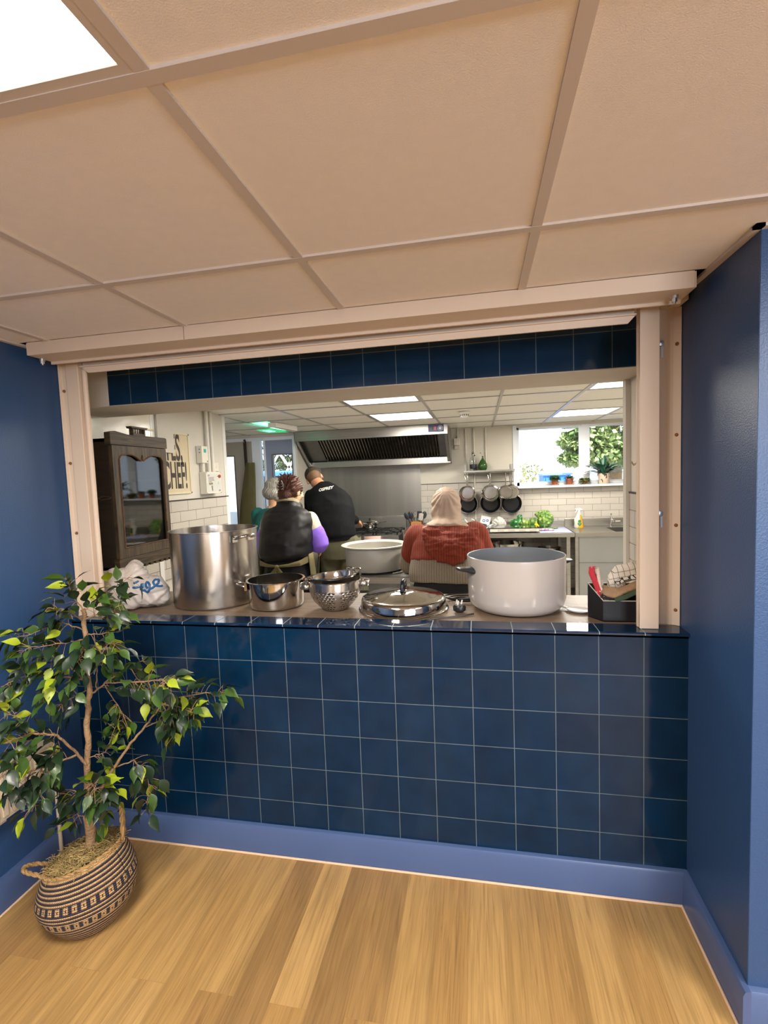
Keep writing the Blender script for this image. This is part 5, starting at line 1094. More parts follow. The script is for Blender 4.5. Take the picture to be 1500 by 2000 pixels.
def potplant(x, y, r, h, label, kind, cat='potted plant', potmat=None):
    t_ = thing('potted_plant', label, cat, (x, y, SZ), 'small pots on the kitchen window sill' if kind != 'big' else None)
    pm_ = potmat or terra
    if kind != 'big':
        MB().lathe([(0, SZ), (r*1.02, SZ), (r*1.12, SZ+.010), (r*1.06, SZ+.010), (0, SZ+.004)], (x, y, 0), 24).build('saucer', pm('saucer_mat', '#b98a70', .6), t_)
        MB().lathe([(0, SZ+.004), (r*.68, SZ+.004), (r*.92, SZ+h*.72), (r, SZ+h*.72), (r*1.02, SZ+h), (r*.88, SZ+h), (r*.85, SZ+h*.85), (0, SZ+h*.85)], (x, y, 0), 32).build('pot', pm_, t_)
    else:
        MB().lathe([(0, SZ), (r*.86, SZ), (r*.9, SZ+.006), (r, SZ+h), (r*.92, SZ+h), (r*.9, SZ+h*.9), (0, SZ+h*.9)], (x, y, 0), 40).build('pot', pm_, t_)
    MB().lathe([(0, SZ+h*.88), (r*.9, SZ+h*.88), (r*.9, SZ+h*.86), (0, SZ+h*.86)], (x, y, 0), 20).build('soil', soil, t_)
    m_ = MB()
    if kind == 'tuft':
        for k in range(220):
            a = random.random()*2*PI; el = random.uniform(.1, 1.3); d = Vector((math.cos(a)*math.cos(el), math.sin(a)*math.cos(el), math.sin(el))); b0 = Vector((x + r*.6*math.cos(a)*random.random(), y + r*.6*math.sin(a)*random.random(), SZ+h*.9)); L = random.uniform(.03, .075)
            blade(m_, b0 + d*L*.5, d + Vector((random.uniform(-.4, .4), random.uniform(-.4, .4), 0)), random.uniform(.035, .05), .026, .2); m_.tube([b0, b0 + d*L*.55], .0008, 4)
    elif kind == 'trail':
        for k in range(200):
            a = random.random()*2*PI; rr_ = r*random.uniform(.2, 1.35); z = SZ + h*random.uniform(.6, 1.35) - max(0, rr_-r)*1.2; b0 = Vector((x + rr_*math.cos(a), y + rr_*math.sin(a), z)); blade(m_, b0, (math.cos(a), math.sin(a), random.uniform(-.3, .6)), random.uniform(.028, .042), .024, .2)
    elif kind == 'grassy':
        for k in range(160):
            a = random.random()*2*PI; b0 = Vector((x, y, SZ+h*.88)); blade(m_, b0, (math.cos(a)*.8, math.sin(a)*.8, random.uniform(.4, 1.3)), random.uniform(.07, .13), .010, .5)
    else:
        for k in range(36):
            a = 2*PI*k/36*1.0 + random.uniform(-.2, .2); el = random.uniform(.35, 1.25); L = random.uniform(.26, .38)
            blade(m_, (x + .02*math.cos(a), y + .02*math.sin(a), SZ+h*.9), (math.cos(a)*math.cos(el), math.sin(a)*math.cos(el)*.45 - .1, math.sin(el)), L, .046, random.uniform(.3, .65), seg=9, fold=.35)
    lm = {'tuft': pm('tuft_leaf_mat', '#56794f', .5, var=.25, vs=30), 'trail': pm('trail_leaf_mat', '#6f7a44', .5, var=.3, vs=30), 'grassy': pm('grassy_leaf_mat', '#6f7f62', .5, var=.2), 'big': pm('strap_leaf_mat', '#1f5a48', .28, var=.25, vs=14)}[kind]
    m_.build('foliage', lm, t_, fix=False)
    if kind == 'big':
        m_ = MB()
        for (a, dx) in ((2.6, -.09), (.3, .075)): blade(m_, (x + dx*.6, y - .03, SZ + h + .07), (dx*2, -.1, -.5), .10, .022, .3)
        m_.build('dry_leaves', pm('dry_leaf_mat', '#9c6a52', .7), t_, fix=False)
sy = YB - .055
potplant(.222, sy, .042, .072, 'small terracotta pot with leafy sprigs, the one furthest left on the sill', 'tuft')
potplant(.398, sy, .046, .080, 'small terracotta pot with fine grassy leaves, between the sprigs and the trailing plant', 'grassy')
potplant(.575, sy, .040, .055, 'low terracotta pot overgrown with a trailing plant, in front of the window mullion', 'trail')
def blotch(name, a, b_, sc):
    mm = bpy.data.materials.new(name); mm.use_nodes = True; n = mm.node_tree.nodes; l = mm.node_tree.links; b = n['Principled BSDF']
    tc = n.new('ShaderNodeTexCoord'); nz = n.new('ShaderNodeTexNoise'); nz.inputs['Scale'].default_value = sc; nz.inputs['Detail'].default_value = 3; nz.inputs['Distortion'].default_value = 1.5; l.new(tc.outputs['Object'], nz.inputs[0])
    cr = n.new('ShaderNodeValToRGB'); cr.color_ramp.interpolation = 'CONSTANT'; l.new(nz.outputs[0], cr.inputs[0]); e = cr.color_ramp.elements; e[0].color = lin(a); e[1].position = .58; e[1].color = lin(b_); l.new(cr.outputs[0], b.inputs['Base Color']); b.inputs['Roughness'].default_value = .4; return mm
potplant(.792, sy, .066, .128, 'large strap leaved plant in a cream pot with black blotches on the window sill', 'big', potmat=blotch('blotch_pot_mat', '#c9b8a4', '#3a322c', 11))

# ================================================================ middle steel table with the pale oval pot
TB = .868
t = thing('work_table', 'stainless steel work table in the middle of the kitchen', 'table', (-1.25, 1.95, 0))
tx0, tx1, ty0, ty1 = -1.72, -.30, 1.515, 2.12
m = MB(); m.box(tx0, tx1, ty0, ty1, TB - .003, TB); m.box(tx0, tx1, ty0, ty0 + .003, TB - .05, TB); m.box(tx0, tx1, ty1 - .003, ty1, TB - .05, TB); m.box(tx0, tx0 + .003, ty0, ty1, TB - .05, TB); m.box(tx1 - .003, tx1, ty0, ty1, TB - .05, TB); m.build('top', steel_b, t, smooth=False)
for x in (tx0 + .03, tx1 - .03):
    for y in (ty0 + .03, ty1 - .03): MB().box(x - .019, x + .019, y - .019, y + .019, 0, TB - .01).build('leg', steel_b, t, smooth=False)
MB().box(tx0 + .02, tx1 - .02, ty0 + .02, ty1 - .02, .56, .572).build('undershelf', steel_b, t, smooth=False)
t = thing('rice_pot_insert', 'very large pale grey round pot with a wide rolled rim on the steel table', 'pot', (-1.50, 1.79, TB))
grey_e = pm('pale_grey_pot_mat', '#9c9a92', .4, var=.02)
pz = TB
MB().lathe([(0, pz), (.19, pz), (.212, pz+.012), (.222, pz+.05), (.222, pz+.175), (.218, pz+.182)], (-1.50, 1.79, 0), 80, cap=False).build('body', grey_e, t)
MB().lathe([(.218, pz+.180), (.245, pz+.184), (.254, pz+.190), (.254, pz+.197), (.245, pz+.200), (.224, pz+.196), (.214, pz+.186), (.214, pz+.05), (.20, pz+.012), (0, pz+.008)], (-1.50, 1.79, 0), 80, cap=False).build('rim', pm('pot_lining_mat', '#9a978c', .4), t)
m = MB(); m.tube([(-1.33, 1.61, pz+.004), (-1.28, 1.66, pz+.006), (-1.262, 1.72, pz+.012)], .010, 10, flat=.4); m.build('foot_tab', grey_e, t)
folded('folded_cloth', 'grey speckled cloth lying between the pale pot and the mixing bowl', 'cloth', [(-1.24, 1.70, TB + .022), (-1.18, 1.66, TB + .028), (-1.12, 1.62, TB + .02)], (.02, .16, 0), .04, cloth_mat('speckle_cloth_mat', '#b7ada0', '#77706a', 70, 'dot'), 15, wob=.012)
t = thing('mixing_bowl', 'steel mixing bowl held by the woman in the pink headscarf', 'bowl', (-1.13, 1.62, TB))
bc = Vector((-1.11, 1.66, TB + .012)); rt = Euler((0, R(12), 0)).to_matrix()
MB().lathe([(0, -.004), (.06, 0), (.11, .03), (.145, .08), (.158, .135), (.163, .138), (.158, .141), (.141, .082), (.105, .034), (.055, .006), (0, .003)], bc, 56, rot=rt).build('bowl', steel_m, t)
# crates and boxes under the table
for i, (x, w_, h_, colr, lab) in enumerate(((-1.60, .11, .14, '#77796a', 'grey green box on the shelf under the steel table'), (-1.38, .13, .15, '#a8a49a', 'white slatted basket on the shelf under the steel table'), (-1.16, .10, .11, '#8f8c84', 'small grey tub on the shelf under the steel table'))):
    t = thing('storage_box', lab, 'box', (x, 1.62, .572)); m = MB(); m.box(x - w_/2, x + w_/2, 1.57, 1.75, .572, .572 + h_); m.build('body', pm('tub_mat_%d' % i, colr, .5), t, smooth=False, bevel=.004)
    m = MB()
    for k in range(4): m.box(x - w_/2 + .01, x + w_/2 - .01, 1.566, 1.57, .59 + k*.03, .60 + k*.03)
    m.build('slot', pm('slot_mat', '#2a2825', .6), t, smooth=False)
t = thing('copper_pan', 'small orange pan handle with its dark pan on the shelf under the steel table', 'pan', (-1.27, 1.66, .572))
MB().lathe(wallprof(.05, .055, .06, .003, .003, .01, .572), (-1.27, 1.68, 0), 30).build('body', black_m, t)
m = MB(); m.tube([(-1.27, 1.62, .625), (-1.29, 1.585, .64), (-1.33, 1.56, .645)], .010, 10); m.build('handle', pm('orange_handle_mat', '#b55a2a', .4), t)

# ================================================================ ceiling devices
t = thing('emergency_exit_light', 'ceiling emergency light with a glowing green exit blade near the far door', 'exit sign', (-2.70, 2.92, CEIL))
m = MB(); m.prism([(-2.74, 2.72), (-2.65, 2.72), (-2.60, 3.16), (-2.70, 3.16)], 'Z', CEIL - .05, CEIL - .001); m.build('housing', kit_tile, t, smooth=False, bevel=.004)
gm = pm('exit_green_mat', '#0a8a4a', .15, emis='#17c46a', es=1.0, var=.02)
m = MB(); m.prism([(-2.90, 2.80), (-2.745, 2.74), (-2.70, 3.14), (-2.91, 3.10)], 'Z', CEIL - .062, CEIL - .056); m.build('green_blade', gm, t, smooth=False)
m = MB(); m.prism([(-2.86, 2.86), (-2.78, 2.83), (-2.78, 3.0), (-2.86, 3.01)], 'Z', CEIL - .0645, CEIL - .062); m.build('white_symbol', pm('exit_white_mat', '#bfffe0', .3, emis='#9fffd8', es=1.5, var=0), t, smooth=False)
gl_ = bpy.data.lights.new('exit_glow', 'AREA'); gl_.shape = 'RECTANGLE'; gl_.size = .2; gl_.size_y = .35; gl_.energy = 1.1; gl_.color = (.25, 1.0, .72); go = bpy.data.objects.new('exit_glow', gl_); COL.objects.link(go); go.parent = t; go.location = (-.10, 0, -.052); go.rotation_euler = (R(180), 0, 0)
t = thing('smoke_detector', 'round white heat detector on the kitchen ceiling', 'detector', (-.82, 2.85, CEIL))
MB().lathe([(0, CEIL), (.052, CEIL), (.052, CEIL-.014), (.046, CEIL-.018), (0, CEIL-.018)], (-.82, 2.85, 0), 32).build('base', white_gloss, t)
m = MB(); m.lathe([(0, CEIL-.018), (.040, CEIL-.018), (.036, CEIL-.045), (.024, CEIL-.056), (0, CEIL-.058)], (-.82, 2.85, 0), 32); hd = m.build('head', white_gloss, t)
m = MB()
for k in range(12): a = 2*PI*k/12; m.obox((-.82 + .0385*math.cos(a), 2.85 + .0385*math.sin(a), CEIL-.03), (.004, .009, .014), Matrix.Rotation(a, 3, 'Z'))
m.build('slot', pm('detector_slot_mat', '#55524d', .6), hd, smooth=False)

# ================================================================ aprons hanging by the lobby, blue sign, bottle rack behind door glass
t = thing('hanging_aprons', 'olive apron and dark apron hanging from a hook on the grey glazed door', 'apron', (-3.55, 3.85, 1.3))
olive = pm('olive_cloth_mat', '#5c5636', .85, var=.08, vs=12, bump=.3, bs=60); darkcl = pm('dark_cloth_mat', '#35291f', .85, var=.1)
def drape(mb, prof, y, th=.03, n=24):
    K = 1.335; rr_ = []
    for (z, x0, x1, yo) in prof:
        x0 = -.701 + (x0 + .701)*K; x1 = -.701 + (x1 + .701)*K; z = 1.574 + (z - 1.574)*K
        rr_.append([Vector(((x0+x1)/2 + (x1-x0)/2*math.cos(2*PI*k/n), y + yo + th*math.sin(2*PI*k/n)*(1 + .35*math.sin(5*2*PI*k/n + z*9)), z)) for k in range(n)])
    mb.loft(rr_)
m = MB(); drape(m, [(.84, -2.96, -2.775, 0), (1.1, -2.955, -2.745, 0), (1.35, -2.925, -2.765, 0), (1.6, -2.875, -2.755, 0), (1.74, -2.845, -2.752, 0), (1.755, -2.84, -2.755, 0)], 3.835, .030); m.build('olive_apron', olive, t)
m = MB(); drape(m, [(1.18, -2.895, -2.86, 0), (1.27, -2.925, -2.855, 0), (1.42, -2.885, -2.845, 0), (1.7, -2.868, -2.840, .0), (1.95, -2.872, -2.842, .0), (1.975, -2.865, -2.85, .0)], 3.872, .014); m.build('dark_apron', darkcl, t)
m = MB(); m.tube([(-3.58, 3.895, 2.075), (-3.58, 3.86, 2.07), (-3.58, 3.85, 2.09)], .005, 8); m.build('hook', steel, t)
t = thing('round_sign', 'small round blue mandatory sign on the grey door', 'sign', (-3.555, YL - .004, 1.555))
MB().cyl((-3.555, YL - .004, 1.555), (-3.555, YL - .0005, 1.555), .036, seg=32).build('disc', pm('sign_blue_mat', '#12407e', .35), t)
m = MB(); m.box(-3.57, -3.54, YL - .0055, YL - .004, 1.560, 1.566); m.box(-3.57, -3.54, YL - .0055, YL - .004, 1.545, 1.551); m.build('white_mark', pm('sign_white_mat', '#c9d2e0', .5), t, smooth=False)
# brown wooden thing and radiator
t = thing('wooden_wall_hook', 'carved brown wooden wall ornament on the right reveal of the hatch', 'wall ornament', (-.012, .50, 1.65))
m = MB()
prof = [(-.060, .010), (-.052, .022), (-.03, .016), (-.022, .030), (.0, .034), (.022, .030), (.03, .016), (.052, .022), (.060, .010)]
rr_ = [[Vector((-.002 - .012*max(0, math.sin(a)), .50 + w_*math.cos(a), 1.652 + z)) for a in [2*PI*k/20 for k in range(20)]] for (z, w_) in prof]
m.loft(rr_); m.build('carving', old_wood('carving_mat', '#4a3420', '#7a5c3c', (6, 6, 6)), t)
m = MB(); m.tube([(-.012, .50, 1.60), (-.03, .50, 1.585), (-.04, .50, 1.60)], .004, 8); m.build('hook', brass, t)
t = thing('radiator', 'cream panel radiator on the blue left wall behind the tree', 'radiator', (-2.45, -.9, .36))
cr_m = pm('radiator_mat', '#cfc0a8', .4, var=.01)
m = MB()
ya, yb = -1.60, -.195
m.box(-2.462, -2.450, ya, yb, .36, .535)
y = ya + .02
while y < yb - .02: m.box(-2.450, -2.443, y, y + .022, .375, .52); y += .035
m.build('panel', cr_m, t, smooth=False, bevel=.002)
MB().box(-2.498, -2.443, ya, yb, .535, .541).build('top_grille', cr_m, t, smooth=False)
MB().box(-2.498, -2.444, yb, yb + .003, .36, .541).build('side_cover', cr_m, t, smooth=False)
m = MB(); m.cyl((-2.475, yb + .02, 0.01), (-2.475, yb + .02, .38), .0075, seg=10); m.tube([(-2.475, yb + .02, .38), (-2.475, yb - .01, .385)], .0075, 10); m.build('pipe', cr_m, t)
MB().box(-2.499, -2.47, ya + .2, ya + .24, .34, .5).build('bracket', cr_m, t, smooth=False); MB().box(-2.499, -2.47, yb - .24, yb - .20, .34, .5).build('bracket', cr_m, t, smooth=False)
# ================================================================ people
skin_a = pm('skin_fair_mat', '#c99a7c', .5, var=.05, vs=20, sub=.1); skin_b = pm('skin_tan_mat', '#b98363', .5, var=.05, vs=20, sub=.1)
def cap(mb, p0, r0, p1, r1, seg=14):
    p0 = Vector(p0); p1 = Vector(p1); mb.tube([p0, p0 + (p1-p0)*.5, p1], [r0, (r0+r1)/2, r1], seg); mb.ell(p0, (r0, r0, r0), seg=14, rings=8); mb.ell(p1, (r1, r1, r1), seg=14, rings=8)
def chain(mb, pts, rs, seg=14):
    for i in range(len(pts)-1): cap(mb, pts[i], rs[i], pts[i+1], rs[i+1], seg)
def hand(mb, wrist, d, pn, side, curl=.5):
    """palm from the wrist along d, palm normal pn (towards what it holds), five separate fingers; side +1: thumb on the +(d x pn) side"""
    d = Vector(d).normalized(); pn = Vector(pn); pn = (pn - d*pn.dot(d)).normalized(); s_ = d.cross(pn)*side; w = Vector(wrist)
    rot = Matrix((s_, d, pn)).transposed()
    mb.ell(w + d*.045, (.040, .050, .015), rot, 14, 8); cap(mb, w - d*.01, .024, w + d*.03, .024)
    for k, (off, L) in enumerate(((.029, .068), (.010, .076), (-.010, .071), (-.028, .056))):
        b_ = w + d*.082 + s_*off; dirs = []; a = .12 + curl*.3; pts = [b_]; p = b_
        for j, f_ in enumerate((.45, .32, .23)):
            a += curl*(.55 if j else .25); q = p + (d*math.cos(a) + pn*math.sin(a))*L*f_; pts.append(q); p = q
        chain(mb, pts, [.0088, .0082, .0076, .0066], 8)
    b_ = w + d*.022 + s_*.030; p1 = b_ + (s_*.8 + d*.55 + pn*.35).normalized()*.038; p2 = p1 + (s_*.25 + d*.8 + pn*.55).normalized()*.030; p3 = p2 + (d*.8 + pn*.7 - s_*.1).normalized()*.022
    chain(mb, [b_, p1, p2, p3], [.014, .0105, .0095, .008], 8)
def headmesh(mb, c, rot, s=1.0):
    """head centre c, rot maps local (x right, y forward, z up)"""
    c = Vector(c); P = lambda x, y, z: c + rot @ (Vector((x, y, z))*s)
    def E(p, r): mb.ell(P(*p), tuple(v*s for v in r), rot, 18, 12)
    E((0, -.012, .022), (.076, .094, .092)); E((0, .018, -.030), (.062, .070, .078)); E((0, .040, -.075), (.038, .036, .030)); E((0, .070, .012), (.050, .022, .022))
    cap(mb, P(0, .088, .005), .010*s, P(0, .108, -.028), .013*s, 8)                      # nose
    for x in (-.012, .012): E((x, .098, -.030), (.009, .010, .007))
    E((0, .086, -.055), (.024, .012, .006)); E((0, .084, -.064), (.021, .012, .007))     # lips
    for x in (-1, 1):
        E((x*.078, -.004, -.006), (.008, .020, .032)); E((x*.081, .006, -.022), (.006, .010, .014)); E((x*.034, .078, -.018), (.022, .016, .016))
def eyes(parent, c, rot, s=1.0):
    c = Vector(c); m = MB()
    for x in (-.031, .031): m.ell(c + rot @ (Vector((x, .082, .004))*s), (.011*s,)*3, None, 12, 8)
    m.build('eyes', pm('eye_mat', '#d8d4cc', .2), parent)
    m = MB()
    for x in (-.031, .031): m.ell(c + rot @ (Vector((x, .0915, .003))*s), (.0045*s, .003*s, .0045*s), rot, 10, 6)
    m.build('iris', pm('iris_mat', '#2a1c12', .2), parent)
def sec(c, rx, ry, rot=None, n=28, p=2.3):
    out = []
    for k in range(n):
        a = 2*PI*k/n; ca, sa = math.cos(a), math.sin(a)
        v = Vector((rx*abs(ca)**(2/p)*(1 if ca > 0 else -1), ry*abs(sa)**(2/p)*(1 if sa > 0 else -1), 0)); out.append(Vector(c) + (rot @ v if rot is not None else v))
    return out
def torso(mb, secs, p=2.3):
    """secs: (x, y, z, rx, ry, pitch deg)"""
    mb.loft([sec((s[0], s[1], s[2]), s[3], s[4], Euler((R(-s[5]), 0, R(s[6]) if len(s) > 6 else 0)).to_matrix() if len(s) > 5 else None, p=p) for s in secs])
def legs(mb, hip, ankles, knees, rt=(.085, .058, .048), inf=0.0, feet=True):
    for s_, k_, a_ in zip((-1, 1), knees, ankles):
        h = Vector(hip) + Vector((s_*.085, 0, -.02)); chain(mb, [h, k_, Vector(a_)], [rt[0]+inf, rt[1]+inf, rt[2]-.012+inf])
        if feet and not inf:
            a = Vector(a_); cap(mb, (a.x, a.y - .03, .04), .032, (a.x + .01*s_, a.y + .12, .028), .028); mb.ell((a.x + .015*s_, a.y + .15, .024), (.042, .05, .022))
def shoes(parent, ankles, mat):
    for s_, a_ in zip((-1, 1), ankles):
        a = Vector(a_); m = MB(); rr = []
        for (y, w, h) in ((-.075, .025, .06), (-.06, .038, .085), (0, .044, .10), (.06, .048, .075), (.13, .052, .055), (.19, .042, .042), (.215, .018, .028)):
            rr.append([Vector((a.x + s_*.012 + w*math.cos(2*PI*k/16), a.y + y, max(.0, h*.5 + h*.5*math.sin(2*PI*k/16)*(1 if True else 1)))) for k in range(16)])
        m.loft(rr); m.build('shoe', mat, parent)
def knee_ankle(cx, cy, w=.10, fy=.02):
    return [(cx - w, cy + .03, .48), (cx + w, cy + .03, .48)], [(cx - w - .01, cy + fy, .085), (cx + w + .01, cy + fy, .085)]
def wrinkle(amp, s=(9, 9, 5), seed=0):
    def f(p, n_):
        q = Vector((p.x*s[0] + seed, p.y*s[1], p.z*s[2] + seed)); return amp*(1 - 2*abs(noise.noise(q))) + amp*.4*noise.noise(q*2.7)
    return f
def ribmat(name, col, dark, f=130.0, gap=.75):
    mm = bpy.data.materials.new(name); mm.use_nodes = True; MATS[name] = mm; n = mm.node_tree.nodes; l = mm.node_tree.links; b = n['Principled BSDF']
    tc = n.new('ShaderNodeTexCoord'); wv = n.new('ShaderNodeTexWave'); wv.wave_type = 'BANDS'; wv.bands_direction = 'X'; wv.inputs['Scale'].default_value = f; wv.inputs['Distortion'].default_value = 1.2; wv.inputs['Detail'].default_value = 1; wv.inputs['Detail Scale'].default_value = .3
    l.new(tc.outputs['Object'], wv.inputs['Vector'])
    w2 = n.new('ShaderNodeTexWave'); w2.bands_direction = 'X'; w2.inputs['Scale'].default_value = f*.27; w2.inputs['Distortion'].default_value = 1.0; l.new(tc.outputs['Object'], w2.inputs['Vector'])
    c2 = n.new('ShaderNodeValToRGB'); l.new(w2.outputs['Fac'], c2.inputs[0]); c2.color_ramp.elements[0].position = .0; c2.color_ramp.elements[0].color = lin(dark); c2.color_ramp.elements[1].position = .16; c2.color_ramp.elements[1].color = lin(col)
    nz = n.new('ShaderNodeTexNoise'); nz.inputs['Scale'].default_value = 160; l.new(tc.outputs['Object'], nz.inputs[0])
    mx = n.new('ShaderNodeMix'); mx.data_type = 'RGBA'; mx.blend_type = 'MULTIPLY'; mx.inputs[0].default_value = .35; l.new(c2.outputs[0], mx.inputs[6]); l.new(nz.outputs[0], mx.inputs[7])
    l.new(mx.outputs[2], b.inputs['Base Color']); b.inputs['Roughness'].default_value = .85; pass
    bp = n.new('ShaderNodeBump'); bp.inputs['Strength'].default_value = .7; bp.inputs['Distance'].default_value = .008
    ad = n.new('ShaderNodeMath'); ad.operation = 'ADD'; l.new(wv.outputs['Fac'], ad.inputs[0]); l.new(c2.outputs[0], ad.inputs[1]); l.new(ad.outputs[0], bp.inputs['Height']); l.new(bp.outputs[0], b.inputs['Normal'])
    return mm
black_tr = pm('black_trousers_mat', '#0e0e12', .85, var=.1)
shoe_m = pm('black_shoe_mat', '#141416', .5)

# ---------------------------------------------------------------- woman in the pink-beige headscarf, working at the bowl
bx, by = -.915, 1.20
P = thing('person', 'person in a blush headscarf and rust and oatmeal ribbed jumper, working at the mixing bowl', 'person', (bx, by, 0))
hc = Vector((-.915, 1.40, 1.365)); hrot = Euler((R(-22), 0, R(3))).to_matrix()
kn, an = knee_ankle(bx, by)
shL, shR = Vector((-1.095, 1.31, 1.175)), Vector((-.735, 1.31, 1.185)); elL, elR = Vector((-1.175, 1.40, .985)), Vector((-.66, 1.42, .97)); wrL, wrR = Vector((-1.16, 1.585, .995)), Vector((-.89, 1.60, .96))
m = MB(); legs(m, (bx, by, .80), an, kn, (.105, .065, .05)); torso(m, [(bx, by, .72, .15, .11, 0), (bx, by, .82, .185, .13, 5), (bx, by + .02, .95, .16, .115, 12), (bx, by + .07, 1.08, .175, .12, 20), (bx, by + .12, 1.17, .165, .10, 28), (bx, by + .14, 1.22, .09, .07, 30)])
cap(m, (bx, by + .13, 1.20), .055, hc + hrot @ Vector((0, -.01, -.06)), .052); headmesh(m, hc, hrot, .98)
chain(m, [shL, elL, wrL], [.050, .042, .027]); chain(m, [shR, elR, wrR], [.050, .042, .027])
hand(m, wrL, (.35, .9, -.15), (.8, -.3, -.5), 1, .6); hand(m, wrR, (-.35, .9, -.1), (-.7, -.3, -.6), -1, .6)
remesh(m, 'body', skin_b, P, .0065, 3); eyes(P, hc, hrot, .98)
m = MB(); legs(m, (bx, by, .80), an, kn, (.125, .085, .068), .004, False); torso(m, [(bx, by, .66, .18, .14, 0), (bx, by, .74, .215, .165, 2), (bx, by, .84, .22, .165, 6), (bx, by + .01, .95, .19, .14, 10)])
remesh(m, 'trousers', black_tr, P, .011, 5, cloth=wrinkle(.004))
rib_o = ribmat('oatmeal_rib_mat', '#a69985', '#7d725f', 76); rib_r = ribmat('rust_rib_mat', '#9c381a', '#64200f', 76)
ts = [(bx - .005, by + .0, .905, .222, .168, 8, -4), (bx, by + .005, .95, .232, .174, 10, -2), (bx, by + .03, 1.02, .222, .165, 16), (bx + .01, by + .07, 1.11, .218, .15, 24), (bx + .01, by + .10, 1.18, .19, .12, 28), (bx, by + .125, 1.232, .115, .085, 30)]
m = MB(); torso(m, ts, 2.5); chain(m, [shL + Vector((.0, 0, 0)), elL, wrL - Vector((0, .03, 0))], [.078, .068, .044]); chain(m, [shR, elR, wrR - Vector((0, .03, 0))], [.076, .068, .044])
remesh(m, 'jumper', rib_o, P, .010, 5, cloth=wrinkle(.005, (8, 8, 4), 3))
m = MB(); torso(m, [(bx + .005, by + .028, 1.022, .229, .172, 16), (bx + .01, by + .07, 1.11, .226, .158, 24), (bx + .01, by + .10, 1.185, .198, .128, 28), (bx, by + .125, 1.242, .122, .092, 30)], 2.5)
chain(m, [shL, shL*.42 + elL*.58], [.087, .080]); chain(m, [shR, shR*.42 + elR*.58], [.086, .080]); m.ell(shL + Vector((.03, -.02, .0)), (.09, .09, .075)); m.ell(shR + Vector((-.03, -.02, 0)), (.09, .09, .075))
remesh(m, 'rust_yoke', rib_r, P, .010, 5, cloth=wrinkle(.005, (9, 9, 5), 8))
# hood lying on the back
m = MB()
def backy(z): return 1.046 + (z - 1.07)*.60
for (zt, w, dep, r_, off) in ((1.235, .150, .165, .024, .0), (1.232, .128, .132, .026, -.010), (1.230, .104, .100, .026, -.016), (1.228, .078, .070, .024, -.014)):
    pts = []
    for k in range(17):
        u = k/16; a = PI*u; z = zt - dep*math.sin(a)**1.2; pts.append(Vector((bx + .035 + w*math.cos(a), backy(z) + off + .02*abs(math.cos(a)), z)))
    m.tube(pts, [r_*(.7 + .45*math.sin(PI*k/16)) for k in range(17)], 12)
m.loft([sec((bx + .035, backy(z) + .0, z), w, .022) for z, w in ((1.07, .02), (1.09, .06), (1.13, .10), (1.18, .13), (1.22, .14))])
remesh(m, 'hood', rib_r, P, .007, 2, cloth=wrinkle(.011, (16, 16, 30), 2))
# headscarf
scarf = pm('blush_scarf_mat', '#a18a77', .75, var=.03)
m = MB(); m.ell(hc + Vector((0, -.012, .015)), (.098, .118, .112), hrot); m.ell(hc + Vector((0, -.05, -.045)), (.096, .078, .085), hrot)
torso(m, [(hc.x, hc.y - .03, hc.z - .02, .098, .095, 20), (hc.x, hc.y - .055, hc.z - .08, .094, .085, 20), (bx + .0, by + .13, 1.268, .098, .084, 22), (bx + .005, by + .12, 1.245, .132, .104, 26), (bx + .01, by + .11, 1.218, .168, .124, 28), (bx + .012, by + .105, 1.203, .178, .13, 28)])
def scarffold(p, n_):
    q = p - Vector((hc.x, hc.y - .1, 1.46)); a = math.atan2(q.x, -q.z + .02); d = q.length
    f = .0030*math.sin(a*21 + 3*noise.noise(p*7)) * min(1, d/.08) if p.z > 1.262 else .005*math.sin(p.z*170 + p.x*26 + 2*noise.noise(p*6))
    return f + .003*noise.noise(p*20)
remesh(m, 'headscarf', scarf, P, .006, 3, cloth=scarffold)
shoes(P, an, shoe_m)

# ---------------------------------------------------------------- woman in the dark body warmer with a hair claw
bx, by = -2.165, 1.66
P = thing('person', 'person with auburn hair in a claw clip, wearing a dark body warmer over purple sleeves', 'person', (bx, by, 0))
hc = Vector((-2.150, 1.80, 1.485)); hrot = Euler((R(-18), 0, R(-25))).to_matrix()
kn, an = knee_ankle(bx, by)
shL, shR = Vector((bx - .170, by + .09, 1.255)), Vector((bx + .170, by + .09, 1.265)); elL, elR = Vector((bx - .225, by + .11, 1.075)), Vector((bx + .225, by + .12, 1.075)); wrL, wrR = Vector((bx - .13, by + .33, 1.02)), Vector((bx + .12, by + .34, 1.02))
m = MB(); legs(m, (bx, by, .86), an, kn, (.092, .06, .048)); torso(m, [(bx, by, .80, .15, .11, 0), (bx, by, .90, .16, .115, 3), (bx, by + .02, 1.02, .13, .095, 8), (bx, by + .05, 1.16, .155, .10, 14), (bx, by + .08, 1.27, .145, .08, 18), (bx, by + .09, 1.31, .07, .06, 20)])
cap(m, (bx, by + .09, 1.30), .050, hc + hrot @ Vector((0, -.01, -.06)), .048); headmesh(m, hc, hrot, .97)
chain(m, [shL, elL, wrL], [.046, .038, .025]); chain(m, [shR, elR, wrR], [.046, .038, .025]); hand(m, wrL, (.2, .95, -.2), (.7, 0, -.7), 1, .5); hand(m, wrR, (-.2, .95, -.2), (-.7, 0, -.7), -1, .5)
remesh(m, 'body', skin_a, P, .0065, 3); eyes(P, hc, hrot, .97)
m = MB(); legs(m, (bx, by, .86), an, kn, (.105, .072, .06), .004, False); torso(m, [(bx, by, .76, .165, .13, 0), (bx, by, .88, .18, .135, 2), (bx, by, .98, .155, .115, 5)]); remesh(m, 'trousers', black_tr, P, .011, 5, cloth=wrinkle(.004))
